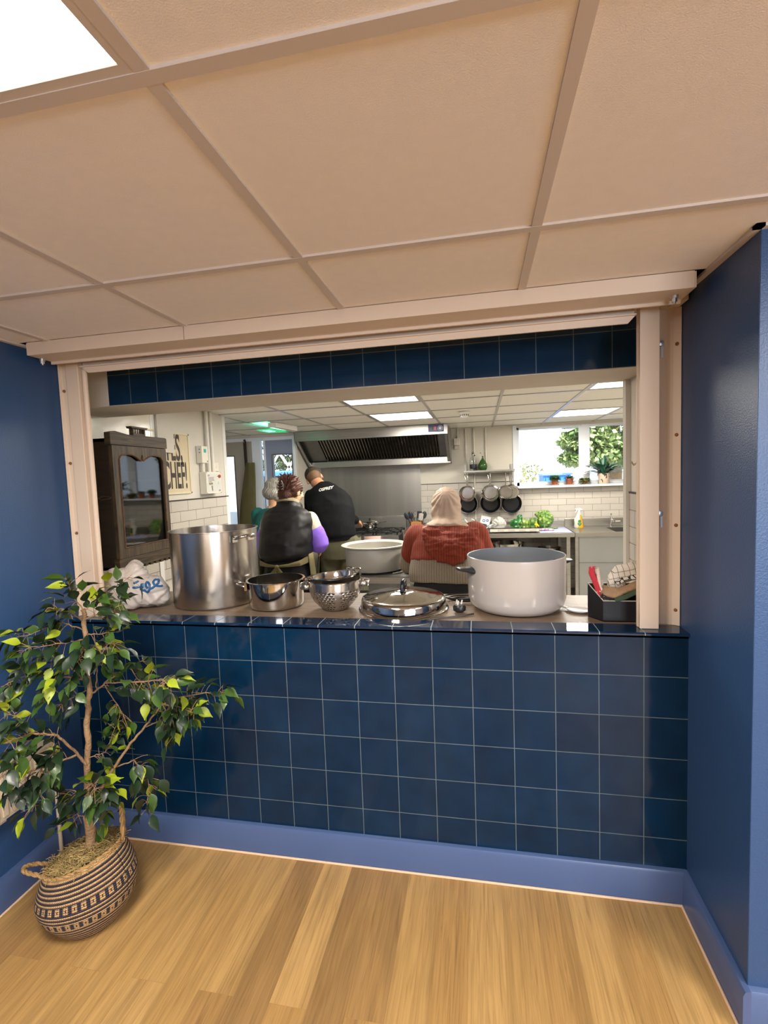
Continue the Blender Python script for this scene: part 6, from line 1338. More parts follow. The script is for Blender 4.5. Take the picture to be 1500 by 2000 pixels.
# jumper: cream shoulders, purple sleeves
m = MB(); chain(m, [shL, shL*.55 + elL*.45], [.064, .064]); chain(m, [shR, shR*.55 + elR*.45], [.064, .064]); torso(m, [(bx, by + .02, 1.0, .16, .12, 8), (bx, by + .05, 1.16, .17, .115, 14), (bx, by + .085, 1.275, .145, .085, 18)])
remesh(m, 'cream_jumper_shoulders', pm('cream_knit_mat', '#c2b49c', .85, var=.05, vs=60, bump=.3, bs=200), P, .010, 5, cloth=wrinkle(.004, (8, 8, 8), 5))
for sh, el, wr in ((shL, elL, wrL), (shR, elR, wrR)):
    m = MB(); chain(m, [sh*.50 + el*.50, el, wr - Vector((0, .03, 0))], [.073, .074, .040])
    remesh(m, 'purple_sleeve', pm('purple_fleece_mat', '#7a58bf', .8, var=.05, vs=40), P, .010, 5, cloth=wrinkle(.006, (9, 9, 12), 6))
# body warmer
warm = pm('body_warmer_mat', '#0c0a0b', .5, spec=.35, var=.15, vs=6)
m = MB(); torso(m, [(bx, by - .005, .975, .160, .14, 2), (bx, by - .01, 1.01, .190, .162, 3), (bx, by, 1.09, .198, .165, 6), (bx, by + .03, 1.19, .195, .15, 12), (bx, by + .06, 1.26, .200, .13, 14), (bx, by + .08, 1.312, .192, .112, 16), (bx, by + .09, 1.335, .150, .095, 18), (bx, by + .098, 1.350, .098, .085, 20), (bx, by + .11, 1.400, .082, .078, 22)], 2.6)
def quilt(p, n_): return .007*(1 - 2*abs(noise.noise(Vector((p.x*6, p.y*6, p.z*9 + 4))))) + .006*abs(math.sin(p.z*26)) + .003*noise.noise(p*22)
remesh(m, 'body_warmer', warm, P, .010, 3, cloth=quilt)
m = MB(); torso(m, [(bx, by + .098, 1.386, .0945, .0925, 24), (bx, by + .102, 1.398, .0935, .0915, 24), (bx, by + .110, 1.412, .082, .078, 24)]); m.build('collar_lining', pm('collar_lining_mat', '#7d7358', .8), P)
# apron with tied back
apm = pm('apron_olive_mat', '#6a6140', .8, var=.1, vs=8, bump=.3, bs=50)
m = MB()
m.grid(lambda u, v: Vector((bx + (.205 + .05*v)*math.sin((u*2-1)*1.9), by + (.165 + .03*v)*-math.cos((u*2-1)*1.9)*(-1) + .006*math.sin(u*40), 1.02 - .58*v)), 40, 12)
m.build('apron_skirt', apm, P, solid=.004, fix=False, ang=180)
m = MB()
for s_ in (-1, 1): m.loft([[Vector((bx + s_*x, by - y, z)) + Vector((.0, math.cos(2*PI*k/10)*.008, math.sin(2*PI*k/10)*h_)) for k in range(10)] for (x, y, z, h_) in ((.200, .02, .985, .03), (.16, .13, .965, .022), (.08, .176, .955, .012), (.0, .19, .950, .008))])
for s_ in (-1, 1): m.loft([[Vector((bx + s_*x, by - y, z)) + Vector((math.cos(2*PI*k/10)*w_, math.sin(2*PI*k/10)*.006, 0)) for k in range(10)] for (x, y, z, w_) in ((.0, .19, .95, .008), (.035, .20, .89, .028), (.07, .195, .78, .055), (.09, .19, .70, .05))])
m.ell((bx, by - .195, .95), (.018, .014, .014)); m.build('apron_ties', apm, P)
hair = pm('auburn_hair_mat', '#43200f', .55, var=.45, vs=22)
m = MB(); m.ell(hc + hrot @ Vector((0, -.022, .03)), (.090, .100, .096), hrot); m.ell(hc + hrot @ Vector((0, -.07, -.02)), (.066, .050, .085), hrot)
random.seed(5)
base_r = hc + hrot @ Vector((0, -.10, .0))
def hairf(p, n_): q = p - hc; return .003*math.sin(math.atan2(q.x, q.z)*30 + 9*noise.noise(p*12)) + .007*noise.noise(p*28)
remesh(m, 'hair', hair, P, .006, 2, cloth=hairf)
m = MB()
for k in range(170):
    a = random.uniform(-1.2, 1.2); L = random.uniform(.045, .085); p0 = hc + hrot @ Vector((random.uniform(-.05, .05), -.095, random.uniform(-.02, .05))); p1 = p0 + Vector((math.sin(a)*L*.6 + .02, -.022, math.cos(a)*L*.8)); p2 = p1 + Vector((math.sin(a)*L*.5 + .012, random.uniform(-.01, .03), math.cos(a)*L*.35)); m.tube([p0, (p0+p1)/2 + Vector((0, -.012, 0)), p1, p2], [.0035, .003, .002, .0008], 5)
for k in range(46):
    a = random.uniform(-1.0, 1.35); L = random.uniform(.06, .10); p0 = hc + hrot @ Vector((random.uniform(-.045, .045), random.uniform(-.09, -.03), random.uniform(.05, .10))); p1 = p0 + Vector((math.sin(a)*L*.7, -.012, math.cos(a)*L*.55)); m.tube([p0, (p0+p1)/2, p1], [.011, .008, .0012], 6)
for k in range(24):
    p0 = hc + hrot @ Vector((random.uniform(-.05, .05), -.085, -.06)); m.tube([p0, p0 + Vector((random.uniform(-.015, .015), -.006, -.04)), p0 + Vector((random.uniform(-.02, .02), .01, -.075))], [.006, .005, .002], 5)
m.build('loose_strands', hair, P)
m = MB()
cl = hc + hrot @ Vector((0, -.128, .012))
for s_ in (-1, 1):
    m.tube([cl + Vector((s_*.010, 0, .04)), cl + Vector((s_*.024, -.008, .02)), cl + Vector((s_*.028, -.008, -.01)), cl + Vector((s_*.018, 0, -.035))], [.004, .006, .006, .003], 8)
    for j in range(3): m.tube([cl + Vector((s_*.026, -.008, .02 - .02*j)), cl + Vector((s_*.006, -.012, .012 - .02*j))], [.004, .0015], 6)
m.build('hair_claw', pm('pearl_clip_mat', '#9a938c', .12, var=.5, vs=60, coat=.6), P)
shoes(P, an, shoe_m)

# ---------------------------------------------------------------- man in the black sweatshirt
bx, by = -2.05, 2.72
P = thing('person', 'person with cropped hair in a black sweatshirt leaning over the cooker', 'person', (bx, by, 0))
hc = Vector((-2.375, 2.99, 1.585)); hrot = Euler((R(-42), R(-22), R(24))).to_matrix()
kn, an = knee_ankle(bx, by, .11)
shL, shR = Vector((-2.375, by + .17, 1.395)), Vector((-2.085, by + .16, 1.395)); elL, elR = Vector((-2.43, by + .28, 1.17)), Vector((-2.025, by + .22, 1.18)); wrL, wrR = Vector((-2.33, by + .50, 1.06)), Vector((-2.00, by + .48, 1.12))
m = MB(); legs(m, (bx, by, .93), an, kn, (.10, .065, .052)); torso(m, [(bx - .02, by, .86, .16, .12, 0), (bx - .03, by, .96, .165, .12, 4), (bx - .07, by + .03, 1.12, .155, .11, 14), (bx - .12, by + .10, 1.28, .185, .12, 24), (bx - .155, by + .17, 1.42, .175, .095, 32), (bx - .175, by + .205, 1.475, .085, .07, 36)])
cap(m, (bx - .17, by + .19, 1.46), .058, hc + hrot @ Vector((0, -.01, -.06)), .057); headmesh(m, hc, hrot, 1.03)
chain(m, [shL, elL, wrL], [.055, .045, .029]); chain(m, [shR, elR, wrR], [.055, .045, .029]); hand(m, wrL, (.3, .9, -.3), (.6, 0, -.8), 1, .7); hand(m, wrR, (.05, .95, -.1), (-.5, 0, -.85), -1, .8)
remesh(m, 'body', skin_b, P, .0065, 3); eyes(P, hc, hrot, 1.03)
m = MB(); legs(m, (bx, by, .93), an, kn, (.125, .09, .075), .004, False); torso(m, [(bx, by, .80, .185, .15, 0), (bx, by, .92, .19, .15, 2), (bx - .01, by, 1.03, .165, .13, 5)])
remesh(m, 'trousers', pm('khaki_trousers_mat', '#4a4733', .85, var=.1, vs=10), P, .011, 5, cloth=wrinkle(.007, (9, 9, 8), 3))
sweat = pm('black_sweatshirt_mat', '#07080a', .85, spec=.2, var=.1, vs=30)
m = MB(); torso(m, [(bx - .02, by - .01, .99, .165, .14, 4), (bx - .03, by - .01, 1.025, .192, .158, 6), (bx - .06, by + .02, 1.14, .205, .155, 14), (bx - .10, by + .08, 1.27, .235, .158, 24), (bx - .135, by + .14, 1.375, .235, .14, 30), (bx - .16, by + .18, 1.445, .175, .11, 36), (bx - .185, by + .225, 1.51, .078, .075, 40)], 2.4)
chain(m, [shL, elL, wrL - Vector((0, .03, 0))], [.082, .066, .042]); chain(m, [shR, elR, wrR - Vector((0, .03, 0))], [.084, .068, .042])
sw = remesh(m, 'sweatshirt', sweat, P, .010, 5, cloth=wrinkle(.006, (7, 7, 6), 4))
m = MB(); torso(m, [(bx - .01, by - .008, .975, .170, .146, 4), (bx - .012, by - .01, 1.01, .172, .148, 5)]); m.build('waist_rib', sweat, P)
# printed word across the upper back, projected on the cloth
o_ = OFF[P.name]; bv = BVHTree.FromPolygons([v.co for v in sw.data.vertices], [tuple(p.vertices) for p in sw.data.polygons])
wt_ = fontpart('OSPREY', .040, pm('print_white_mat', '#cfcac2', .6), P, Matrix.Translation((-2.185, by - .6, 1.478)) @ Matrix.Rotation(R(-10), 4, 'Y') @ wallmtx(0, 0, 0, '-Y'), .0, 'printed_lettering', 1.0, .001)
bm2 = bmesh.new(); bm2.from_mesh(wt_.data); bmesh.ops.subdivide_edges(bm2, edges=[e for e in bm2.edges if e.calc_length() > .008], cuts=2); 
for v in bm2.verts:
    hit = bv.ray_cast(v.co, Vector((0, 1, 0)))
    if hit[0] is not None: v.co = hit[0] + Vector((0, -.0025, .0015))
bm2.to_mesh(wt_.data); bm2.free()
khair = pm('cropped_hair_mat', '#33291e', .7, var=.2, vs=60, bump=.5, bs=400)
m = MB(); m.ell(hc + hrot @ Vector((0, -.016, .036)), (.083, .101, .085), hrot); remesh(m, 'hair', khair, P, .006, 3, cloth=wrinkle(.002, (60, 60, 60), 1))
m = MB(); m.ell(hc + hrot @ Vector((0, -.016, .018)), (.0795, .0975, .092), hrot, 30, 20); m.build('shaved_sides', pm('shaved_hair_mat', '#684c34', .7, var=.1, vs=60), P)
m = MB(); m.grid(lambda u, v: Vector((bx - .0 + (.205 + .06*v)*math.sin((u*2-1)*2.2), by + .01 + (.175 + .04*v)*math.cos((u*2-1)*2.2) + .006*math.sin(u*37), 1.0 - .55*v)), 40, 12); m.build('apron_skirt', pm('apron_dark_olive_mat', '#4c4830', .8, var=.1, vs=8), P, solid=.004, fix=False, ang=180)
shoes(P, an, shoe_m)

# ---------------------------------------------------------------- woman with grey bob in teal
bx, by = -2.620, 2.42
P = thing('person', 'person with a grey bob and glasses in a dark teal top', 'person', (bx, by, 0))
hc = Vector((-2.615, 2.56, 1.475)); hrot = Euler((R(-20), 0, R(-42))).to_matrix()
kn, an = knee_ankle(bx, by)
shL, shR = Vector((bx - .17, by + .08, 1.26)), Vector((bx + .17, by + .08, 1.26)); elL, elR = Vector((bx - .20, by + .16, 1.02)), Vector((bx + .21, by + .16, 1.02)); wrL, wrR = Vector((bx - .10, by + .38, .98)), Vector((bx + .12, by + .38, .98))
m = MB(); legs(m, (bx, by, .88), an, kn, (.092, .06, .048)); torso(m, [(bx, by, .82, .15, .11, 0), (bx, by, .92, .155, .11, 3), (bx, by + .01, 1.04, .125, .09, 6), (bx, by + .04, 1.17, .15, .10, 12), (bx, by + .07, 1.27, .14, .08, 16), (bx, by + .085, 1.315, .07, .06, 20)])
cap(m, (bx, by + .085, 1.30), .048, hc + hrot @ Vector((0, -.01, -.06)), .047); headmesh(m, hc, hrot, .96); chain(m, [shL, elL, wrL], [.045, .037, .025]); chain(m, [shR, elR, wrR], [.045, .037, .025]); hand(m, wrL, (.2, .95, -.2), (.7, 0, -.7), 1, .5); hand(m, wrR, (-.2, .95, -.2), (-.7, 0, -.7), -1, .5)
remesh(m, 'body', skin_a, P, .0065, 3); eyes(P, hc, hrot, .96)
m = MB(); legs(m, (bx, by, .88), an, kn, (.105, .072, .06), .004, False); torso(m, [(bx, by, .78, .165, .13, 0), (bx, by, .90, .17, .13, 2), (bx, by, .98, .15, .11, 5)]); remesh(m, 'trousers', black_tr, P, .011, 5, cloth=wrinkle(.004))
m = MB(); torso(m, [(bx, by, .93, .175, .135, 3), (bx, by + .01, 1.04, .17, .13, 6), (bx, by + .04, 1.17, .18, .125, 12), (bx, by + .065, 1.26, .17, .105, 16), (bx, by + .08, 1.305, .10, .08, 18)]); chain(m, [shL, elL, wrL - Vector((0, .03, 0))], [.066, .058, .036]); chain(m, [shR, elR, wrR - Vector((0, .03, 0))], [.066, .058, .036])
remesh(m, 'teal_top', pm('teal_cloth_mat', '#0f5a58', .7, var=.06, vs=10), P, .010, 5, cloth=wrinkle(.005, (8, 8, 6), 9))
m = MB(); torso(m, [(bx, by + .082, 1.300, .072, .064, 20), (bx, by + .088, 1.325, .066, .060, 20)]); m.build('neck_band', pm('cream_band_mat', '#b39c7c', .8), P)
ghair = pm('grey_hair_mat', '#8f8b82', .45, var=.35, vs=26, stretch=(4, 4, .6), coat=.15)
m = MB(); m.ell(hc + hrot @ Vector((0, -.02, .028)), (.096, .108, .100), hrot); m.ell(hc + hrot @ Vector((0, -.045, -.03)), (.098, .085, .070), hrot)
for s_ in (-1, 1): m.ell(hc + hrot @ Vector((s_*.078, .01, -.03)), (.026, .055, .062), hrot)
def bobf(p, n_): q = hrot.transposed() @ (p - hc); return .0025*math.sin(math.atan2(q.x, -q.y)*34 + 9*noise.noise(p*10)) + .003*noise.noise(p*30)
remesh(m, 'hair', ghair, P, .006, 2, cloth=bobf)
m = MB()
for s_ in (-1, 1):
    c_ = hc + hrot @ Vector((s_*.034, .112, .002)); m.tube([c_ + hrot @ Vector((.024*math.cos(a), 0, .020*math.sin(a))) for a in [2*PI*k/16 for k in range(17)]], .002, 6); m.tube([hc + hrot @ Vector((s_*.058, .112, .004)), hc + hrot @ Vector((s_*.088, .03, .004)), hc + hrot @ Vector((s_*.086, -.01, -.01))], .0018, 6)
m.build('glasses', black_pl, P)
shoes(P, an, shoe_m)
# ================================================================ potted ficus in a seagrass basket
TRUNK = [(-2.132, -0.38, 0.243), (-2.117, -0.38, 0.373), (-2.128, -0.37, 0.443), (-2.121, -0.37, 0.561), (-2.116, -0.36, 0.671), (-2.111, -0.36, 0.768), (-2.095, -0.36, 0.826), (-2.109, -0.35, 0.935), (-2.101, -0.35, 1.011), (-2.11, -0.34, 1.083), (-2.111, -0.34, 1.14)]
TWIGS = [
 (0.004, 0.2, [(-2.111, -0.34, 1.14), (-2.133, -0.36, 1.201), (-2.133, -0.38, 1.264)]),
 (0.004, 0.1, [(-2.112, -0.34, 1.13), (-2.062, -0.3, 1.177), (-1.972, -0.25, 1.248)]),
 (0.004, 0.2, [(-2.108, -0.34, 1.102), (-2.067, -0.3, 1.12), (-1.993, -0.27, 1.145)]),
 (0.004, 0.2, [(-2.109, -0.34, 1.093), (-2.14, -0.38, 1.15), (-2.179, -0.42, 1.165)]),
 (0.004, 0.2, [(-2.118, -0.34, 1.064), (-2.166, -0.38, 1.104), (-2.245, -0.43, 1.075), (-2.302, -0.46, 1.066)]),
 (0.004, 0.2, [(-2.106, -0.35, 1.03), (-2.154, -0.42, 1.038), (-2.194, -0.48, 1.046), (-2.202, -0.52, 1.039)]),
 (0.004, 0.2, [(-2.102, -0.35, 1.049), (-2.075, -0.3, 1.037), (-2.026, -0.26, 1.037)]),
 (0.004, 0.2, [(-2.108, -0.35, 1.011), (-2.027, -0.38, 1.021), (-1.922, -0.4, 1.044)]),
 (0.004, 0.1, [(-2.105, -0.35, 1.039), (-2.053, -0.42, 1.011), (-2.048, -0.45, 0.987)]),
 (0.005, 0.3, [(-2.118, -0.35, 0.878), (-2.15, -0.38, 0.946), (-2.18, -0.42, 0.993), (-2.23, -0.48, 1.0)]),
 (0.005, 0.2, [(-2.114, -0.35, 0.882), (-2.186, -0.42, 0.927), (-2.224, -0.5, 0.952), (-2.234, -0.56, 0.943)]),
 (0.006, 0.3, [(-2.095, -0.36, 0.826), (-2.044, -0.34, 0.871), (-1.978, -0.3, 0.915), (-1.902, -0.28, 0.945)]),
 (0.005, 0.3, [(-2.044, -0.34, 0.871), (-1.911, -0.36, 0.888), (-1.778, -0.38, 0.91), (-1.746, -0.38, 0.886)]),
 (0.003, 0.4, [(-2.074, -0.35, 0.851), (-2.051, -0.36, 0.957), (-1.988, -0.36, 1.004)]),
 (0.011, 0.9, [(-2.114, -0.37, 0.415), (-2.06, -0.36, 0.511), (-1.979, -0.33, 0.626), (-1.91, -0.3, 0.711), (-1.861, -0.28, 0.772)]),
 (0.005, 0.1, [(-1.861, -0.28, 0.772), (-1.798, -0.27, 0.796), (-1.7, -0.26, 0.814), (-1.594, -0.26, 0.819)]),
 (0.004, 0.2, [(-1.861, -0.28, 0.772), (-1.823, -0.28, 0.71), (-1.799, -0.3, 0.66)]),
 (0.004, 0.3, [(-1.922, -0.3, 0.691), (-1.872, -0.25, 0.707), (-1.756, -0.22, 0.729)]),
 (0.004, 0.2, [(-1.861, -0.28, 0.772), (-1.78, -0.3, 0.777), (-1.697, -0.32, 0.763)]),
 (0.009, 0.5, [(-2.117, -0.37, 0.561), (-2.129, -0.4, 0.636), (-2.145, -0.46, 0.732), (-2.181, -0.52, 0.77), (-2.169, -0.62, 0.792)]),
 (0.006, 0.2, [(-2.13, -0.4, 0.626), (-2.155, -0.46, 0.632), (-2.181, -0.55, 0.65), (-2.176, -0.62, 0.611)]),
 (0.004, 0.1, [(-2.155, -0.46, 0.632), (-2.155, -0.52, 0.633), (-2.14, -0.56, 0.564), (-2.16, -0.56, 0.527)]),
 (0.004, 0.1, [(-2.183, -0.52, 0.747), (-2.165, -0.6, 0.742), (-2.147, -0.66, 0.706)]),
 (0.004, 0.1, [(-2.15, -0.44, 0.676), (-2.141, -0.5, 0.676), (-2.146, -0.52, 0.616)]),
 (0.004, 0.3, [(-2.031, -0.34, 0.55), (-1.974, -0.31, 0.565), (-1.928, -0.3, 0.494), (-1.944, -0.3, 0.352)]),
 (0.003, 0.2, [(-2.12, -0.37, 0.444), (-2.123, -0.42, 0.506), (-2.126, -0.44, 0.491)]),
 (0.003, 0.2, [(-2.12, -0.37, 0.444), (-2.017, -0.42, 0.516), (-1.976, -0.44, 0.51)]),
 (0.003, 0.2, [(-2.118, -0.37, 0.464), (-2.037, -0.44, 0.556), (-1.984, -0.48, 0.56)]),
 (0.003, 0.2, [(-2.113, -0.37, 0.6), (-2.078, -0.33, 0.599), (-2.045, -0.3, 0.693)]),
 (0.003, 0.4, [(-2.119, -0.38, 0.373), (-2.152, -0.4, 0.403), (-2.176, -0.41, 0.389)]),
 (0.003, 0.4, [(-2.117, -0.38, 0.373), (-2.112, -0.34, 0.374), (-2.093, -0.33, 0.359)]),
 (0.004, 0.3, [(-2.108, -0.36, 0.845), (-2.142, -0.4, 0.833), (-2.173, -0.42, 0.813)]),
 (0.003, 0.3, [(-2.046, -0.34, 0.858), (-2.033, -0.28, 0.723), (-2.055, -0.26, 0.651)]),
 (0.004, 0.2, [(-2.181, -0.52, 0.77), (-2.189, -0.56, 0.846), (-2.203, -0.58, 0.869)]),
 (0.004, 0.2, [(-2.186, -0.42, 0.927), (-2.18, -0.46, 0.895), (-2.18, -0.47, 0.891)]),
 (0.003, 0.2, [(-2.115, -0.35, 0.935), (-2.125, -0.4, 0.899), (-2.118, -0.42, 0.88)]),
 (0.003, 0.2, [(-1.978, -0.3, 0.915), (-1.926, -0.28, 0.827), (-1.896, -0.28, 0.809)]),
]

bark = pm('bark_mat', '#8a6f50', .8, var=.25, vs=30, bump=.6, bs=120)
BC = Vector((-2.135, -.385, 0))
def bshape(z):   # radius by height
    u = z/.235
    return .098 + .070*math.sin(min(1, u/.55)*PI/2) if u < .55 else .168 - .036*((u-.55)/.45)**1.5
def bdef(p):     # the soft basket leans and its rim dips to the left
    u = max(0, min(1, p.z/.235)); a = R(17)*u**1.3
    return Vector((BC.x + (p.x)*math.cos(a) - .012*u, BC.y + p.y*(1 - .10*u), p.z + p.x*math.sin(a) + .012*u))
def basket_mat():
    mm = bpy.data.materials.new('seagrass_mat'); mm.use_nodes = True; n = mm.node_tree.nodes; l = mm.node_tree.links; b = n['Principled BSDF']; b.inputs['Roughness'].default_value = .75
    uv = n.new('ShaderNodeUVMap'); uv.uv_map = 'weave'; s = n.new('ShaderNodeSeparateXYZ'); l.new(uv.outputs[0], s.inputs[0])
    def mth(op, a, b_=None, c_=None):
        x = n.new('ShaderNodeMath'); x.operation = op
        for i, v in enumerate((a, b_, c_)):
            if v is None: continue
            if isinstance(v, (int, float)): x.inputs[i].default_value = v
            else: l.new(v, x.inputs[i])
        return x.outputs[0]
    U, V = s.outputs[0], s.outputs[1]       # U: stitches around (0..96), V: coil rows (0..24)
    row = mth('FLOOR', V); fv = mth('FRACT', V)
    par = mth('MODULO', row, 2)
    tw = mth('SUBTRACT', mth('FRACT', mth('ADD', U, mth('MULTIPLY', fv, .6))), .5)          # slanted stitch
    # plain rows alternate natural / indigo; rows 8-9 and 15-16 carry a block motif
    def band(r0, r1): return mth('MULTIPLY', mth('GREATER_THAN', V, r0), mth('LESS_THAN', V, r1))
    bandA = mth('ADD', band(13, 16.5), band(22, 25.5))
    u6 = mth('FRACT', mth('MULTIPLY', U, 1/4.0)); motif = mth('LESS_THAN', u6, .42)
    vb = mth('ADD', mth('MULTIPLY', mth('SUBTRACT', V, 13), mth('LESS_THAN', V, 19)), mth('MULTIPLY', mth('SUBTRACT', V, 22), mth('GREATER_THAN', V, 19)))
    vd = mth('ABSOLUTE', mth('SUBTRACT', vb, 1.75)); ud = mth('ABSOLUTE', mth('SUBTRACT', u6, .71))
    dot = mth('MULTIPLY', mth('LESS_THAN', vd, .6), mth('LESS_THAN', ud, .07))
    dark_band = mth('MAXIMUM', motif, dot)
    stripe = mth('GREATER_THAN', par, .5)
    dk = mth('ADD', mth('MULTIPLY', bandA, dark_band), mth('MULTIPLY', mth('SUBTRACT', 1, bandA), stripe))
    top = mth('GREATER_THAN', V, 36.0); dk = mth('MULTIPLY', dk, mth('SUBTRACT', 1, top))
    mx = n.new('ShaderNodeMix'); mx.data_type = 'RGBA'; l.new(dk, mx.inputs[0]); mx.inputs[6].default_value = lin('#b59468'); mx.inputs[7].default_value = lin('#2a2634')
    nz = n.new('ShaderNodeTexNoise'); nz.inputs['Scale'].default_value = 40; tc = n.new('ShaderNodeTexCoord'); l.new(tc.outputs['Object'], nz.inputs[0])
    m2 = n.new('ShaderNodeMix'); m2.data_type = 'RGBA'; m2.blend_type = 'MULTIPLY'; m2.inputs[0].default_value = .55; l.new(mx.outputs[2], m2.inputs[6]); l.new(nz.outputs[0], m2.inputs[7])
    sc = n.new('ShaderNodeVectorMath'); sc.operation = 'SCALE'; sc.inputs['Scale'].default_value = 1.45; l.new(m2.outputs[2], sc.inputs[0]); l.new(sc.outputs[0], b.inputs['Base Color'])
    hgt = mth('ADD', mth('MULTIPLY', mth('MULTIPLY', fv, mth('SUBTRACT', 1, fv)), 4.0), mth('MULTIPLY', mth('ABSOLUTE', tw), -1.2))
    bp = n.new('ShaderNodeBump'); bp.inputs['Strength'].default_value = .9; bp.inputs['Distance'].default_value = .004; l.new(hgt, bp.inputs['Height']); l.new(bp.outputs[0], b.inputs['Normal'])
    return mm
seag = basket_mat()
bk = thing('woven_basket', 'round seagrass basket with indigo woven bands holding the ficus tree', 'basket', tuple(BC))
seg, rows = 144, 52
me = bpy.data.meshes.new('body'); vs = []; fs = []; uvs = []
zs = [.235*j/rows for j in range(rows+1)]
for j, z in enumerate(zs):
    r = bshape(z); r = r if j else r*.9
    for k in range(seg+1):
        a = 2*PI*k/seg; rr = r*(1 + .012*math.sin(3*a + z*14)) ; vs.append(bdef(Vector((rr*math.cos(a), rr*math.sin(a), z + .002))) - BC)
for j in range(rows):
    for k in range(seg):
        fs.append((j*(seg+1)+k, j*(seg+1)+k+1, (j+1)*(seg+1)+k+1, (j+1)*(seg+1)+k)); uvs += [(k, j*.75), (k+1, j*.75), (k+1, (j+1)*.75), (k, (j+1)*.75)]
c0 = len(vs); vs.append(Vector((0, 0, .002)))
for k in range(seg): fs.append((k+1, k, c0)); uvs += [(k, 0), (k, 0), (k, 0)]
me.from_pydata([tuple(v) for v in vs], [], fs); me.update(); ul = me.uv_layers.new(name='weave')
for i, u in enumerate(uvs): ul.data[i].uv = u
me.shade_smooth(); me.materials.append(seag); bo = bpy.data.objects.new('body', me); COL.objects.link(bo); bo.parent = bk; OFF[bo.name] = BC.copy()
md = bo.modifiers.new('s', 'SOLIDIFY'); md.thickness = .007; md.offset = -1
straw = pm('straw_mat', '#a98757', .8, var=.2, vs=60, bump=.5, bs=300)
def braid(mb, pts, r):
    pts = [Vector(p) for p in pts]; n = len(pts)*6; 
    def at(u):
        x = u*(len(pts)-1); i = min(int(x), len(pts)-2); f = x-i; f = f*f*(3-2*f) if False else f; return pts[i].lerp(pts[i+1], f)
    for s_ in range(2):
        q = []
        for k in range(n+1):
            u = k/n; p = at(u); t_ = (at(min(1, u+.01)) - at(max(0, u-.01))).normalized(); u1 = t_.orthogonal().normalized(); u2 = t_.cross(u1); a = u*len(pts)*2.4 + PI*s_; q.append(p + (u1*math.cos(a) + u2*math.sin(a))*r*.55)
        mb.tube(q, r*.75, 7)
m = MB()
for a0 in (R(205), R(35)):
    d = Vector((math.cos(a0), math.sin(a0), 0)); tt = Vector((-d.y, d.x, 0)); pts = []
    up = .125 if a0 < 2 else .045; out = .0 if a0 < 2 else .075
    for k in range(13):
        u = k/12; a = PI*u; pl_ = d*(.135 + out*math.sin(a)) + tt*.036*math.cos(a); p = bdef(Vector((pl_.x, pl_.y, .225))); pts.append(p + Vector((0, 0, up*math.sin(a)**.8)))
    hm = MB(); braid(hm, pts, .0062); hm.build('handle', straw, bk)
m = MB(); braid(m, [bdef(Vector(((bshape(.233))*math.cos(2*PI*k/48), (bshape(.233))*math.sin(2*PI*k/48), .234))) for k in range(49)], .0055); m.build('rim', straw, bk)

ft = thing('ficus_tree', 'artificial ficus tree with dark and lime green leaves in the front left corner', 'tree', tuple(BC))
m = MB()
tp = [Vector(p) for p in TRUNK]; tp = [tp[0] - Vector((0, 0, .13))] + tp
fine = []
for i in range(len(tp)-1):
    for k in range(6): fine.append(tp[i].lerp(tp[i+1], k/6))
fine.append(tp[-1]); nf_ = len(fine)
fine = [p + Vector((.003*math.sin(i*.9), .003*math.cos(i*.7), 0)) for i, p in enumerate(fine)]
m.tube(fine, [(.0175 if i < 14 else .0115)*(1 - .45*max(0, (i-14))/nf_) + .0008*math.sin(i*2.1) for i in range(nf_)], 12)
m.build('trunk', bark, ft)
random.seed(42)
m = MB(); leaf_d, leaf_m, leaf_l = MB(), MB(), MB()
def ficus_leaf(mb, b_, d, L, roll):
    d = d.normalized(); s_ = d.cross(Vector((0, 0, 1))); s_ = s_.normalized() if s_.length > .05 else Vector((1, 0, 0)); s_ = Matrix.Rotation(roll, 3, d) @ s_; n_ = s_.cross(d).normalized()
    W = L*.27; vs_ = []; seg_ = 7; wd = [0.0, .62, .95, 1.0, .84, .52, .2, 0.0]
    for i in range(seg_+1):
        u = i/seg_; c_ = b_ + d*L*u - n_*L*.22*u*u + n_*.0; w_ = W*wd[i]
        wav = .06*W*math.sin(i*2.1); vs_ += [c_ - s_*w_ + n_*(w_*.30 + wav), c_, c_ + s_*w_ + n_*(w_*.30 - wav)]
    fs_ = []
    for i in range(seg_):
        a = i*3; fs_ += [(a, a+1, a+4, a+3), (a+1, a+2, a+5, a+4)]
    mb.add(vs_, fs_)
nleaf = 0
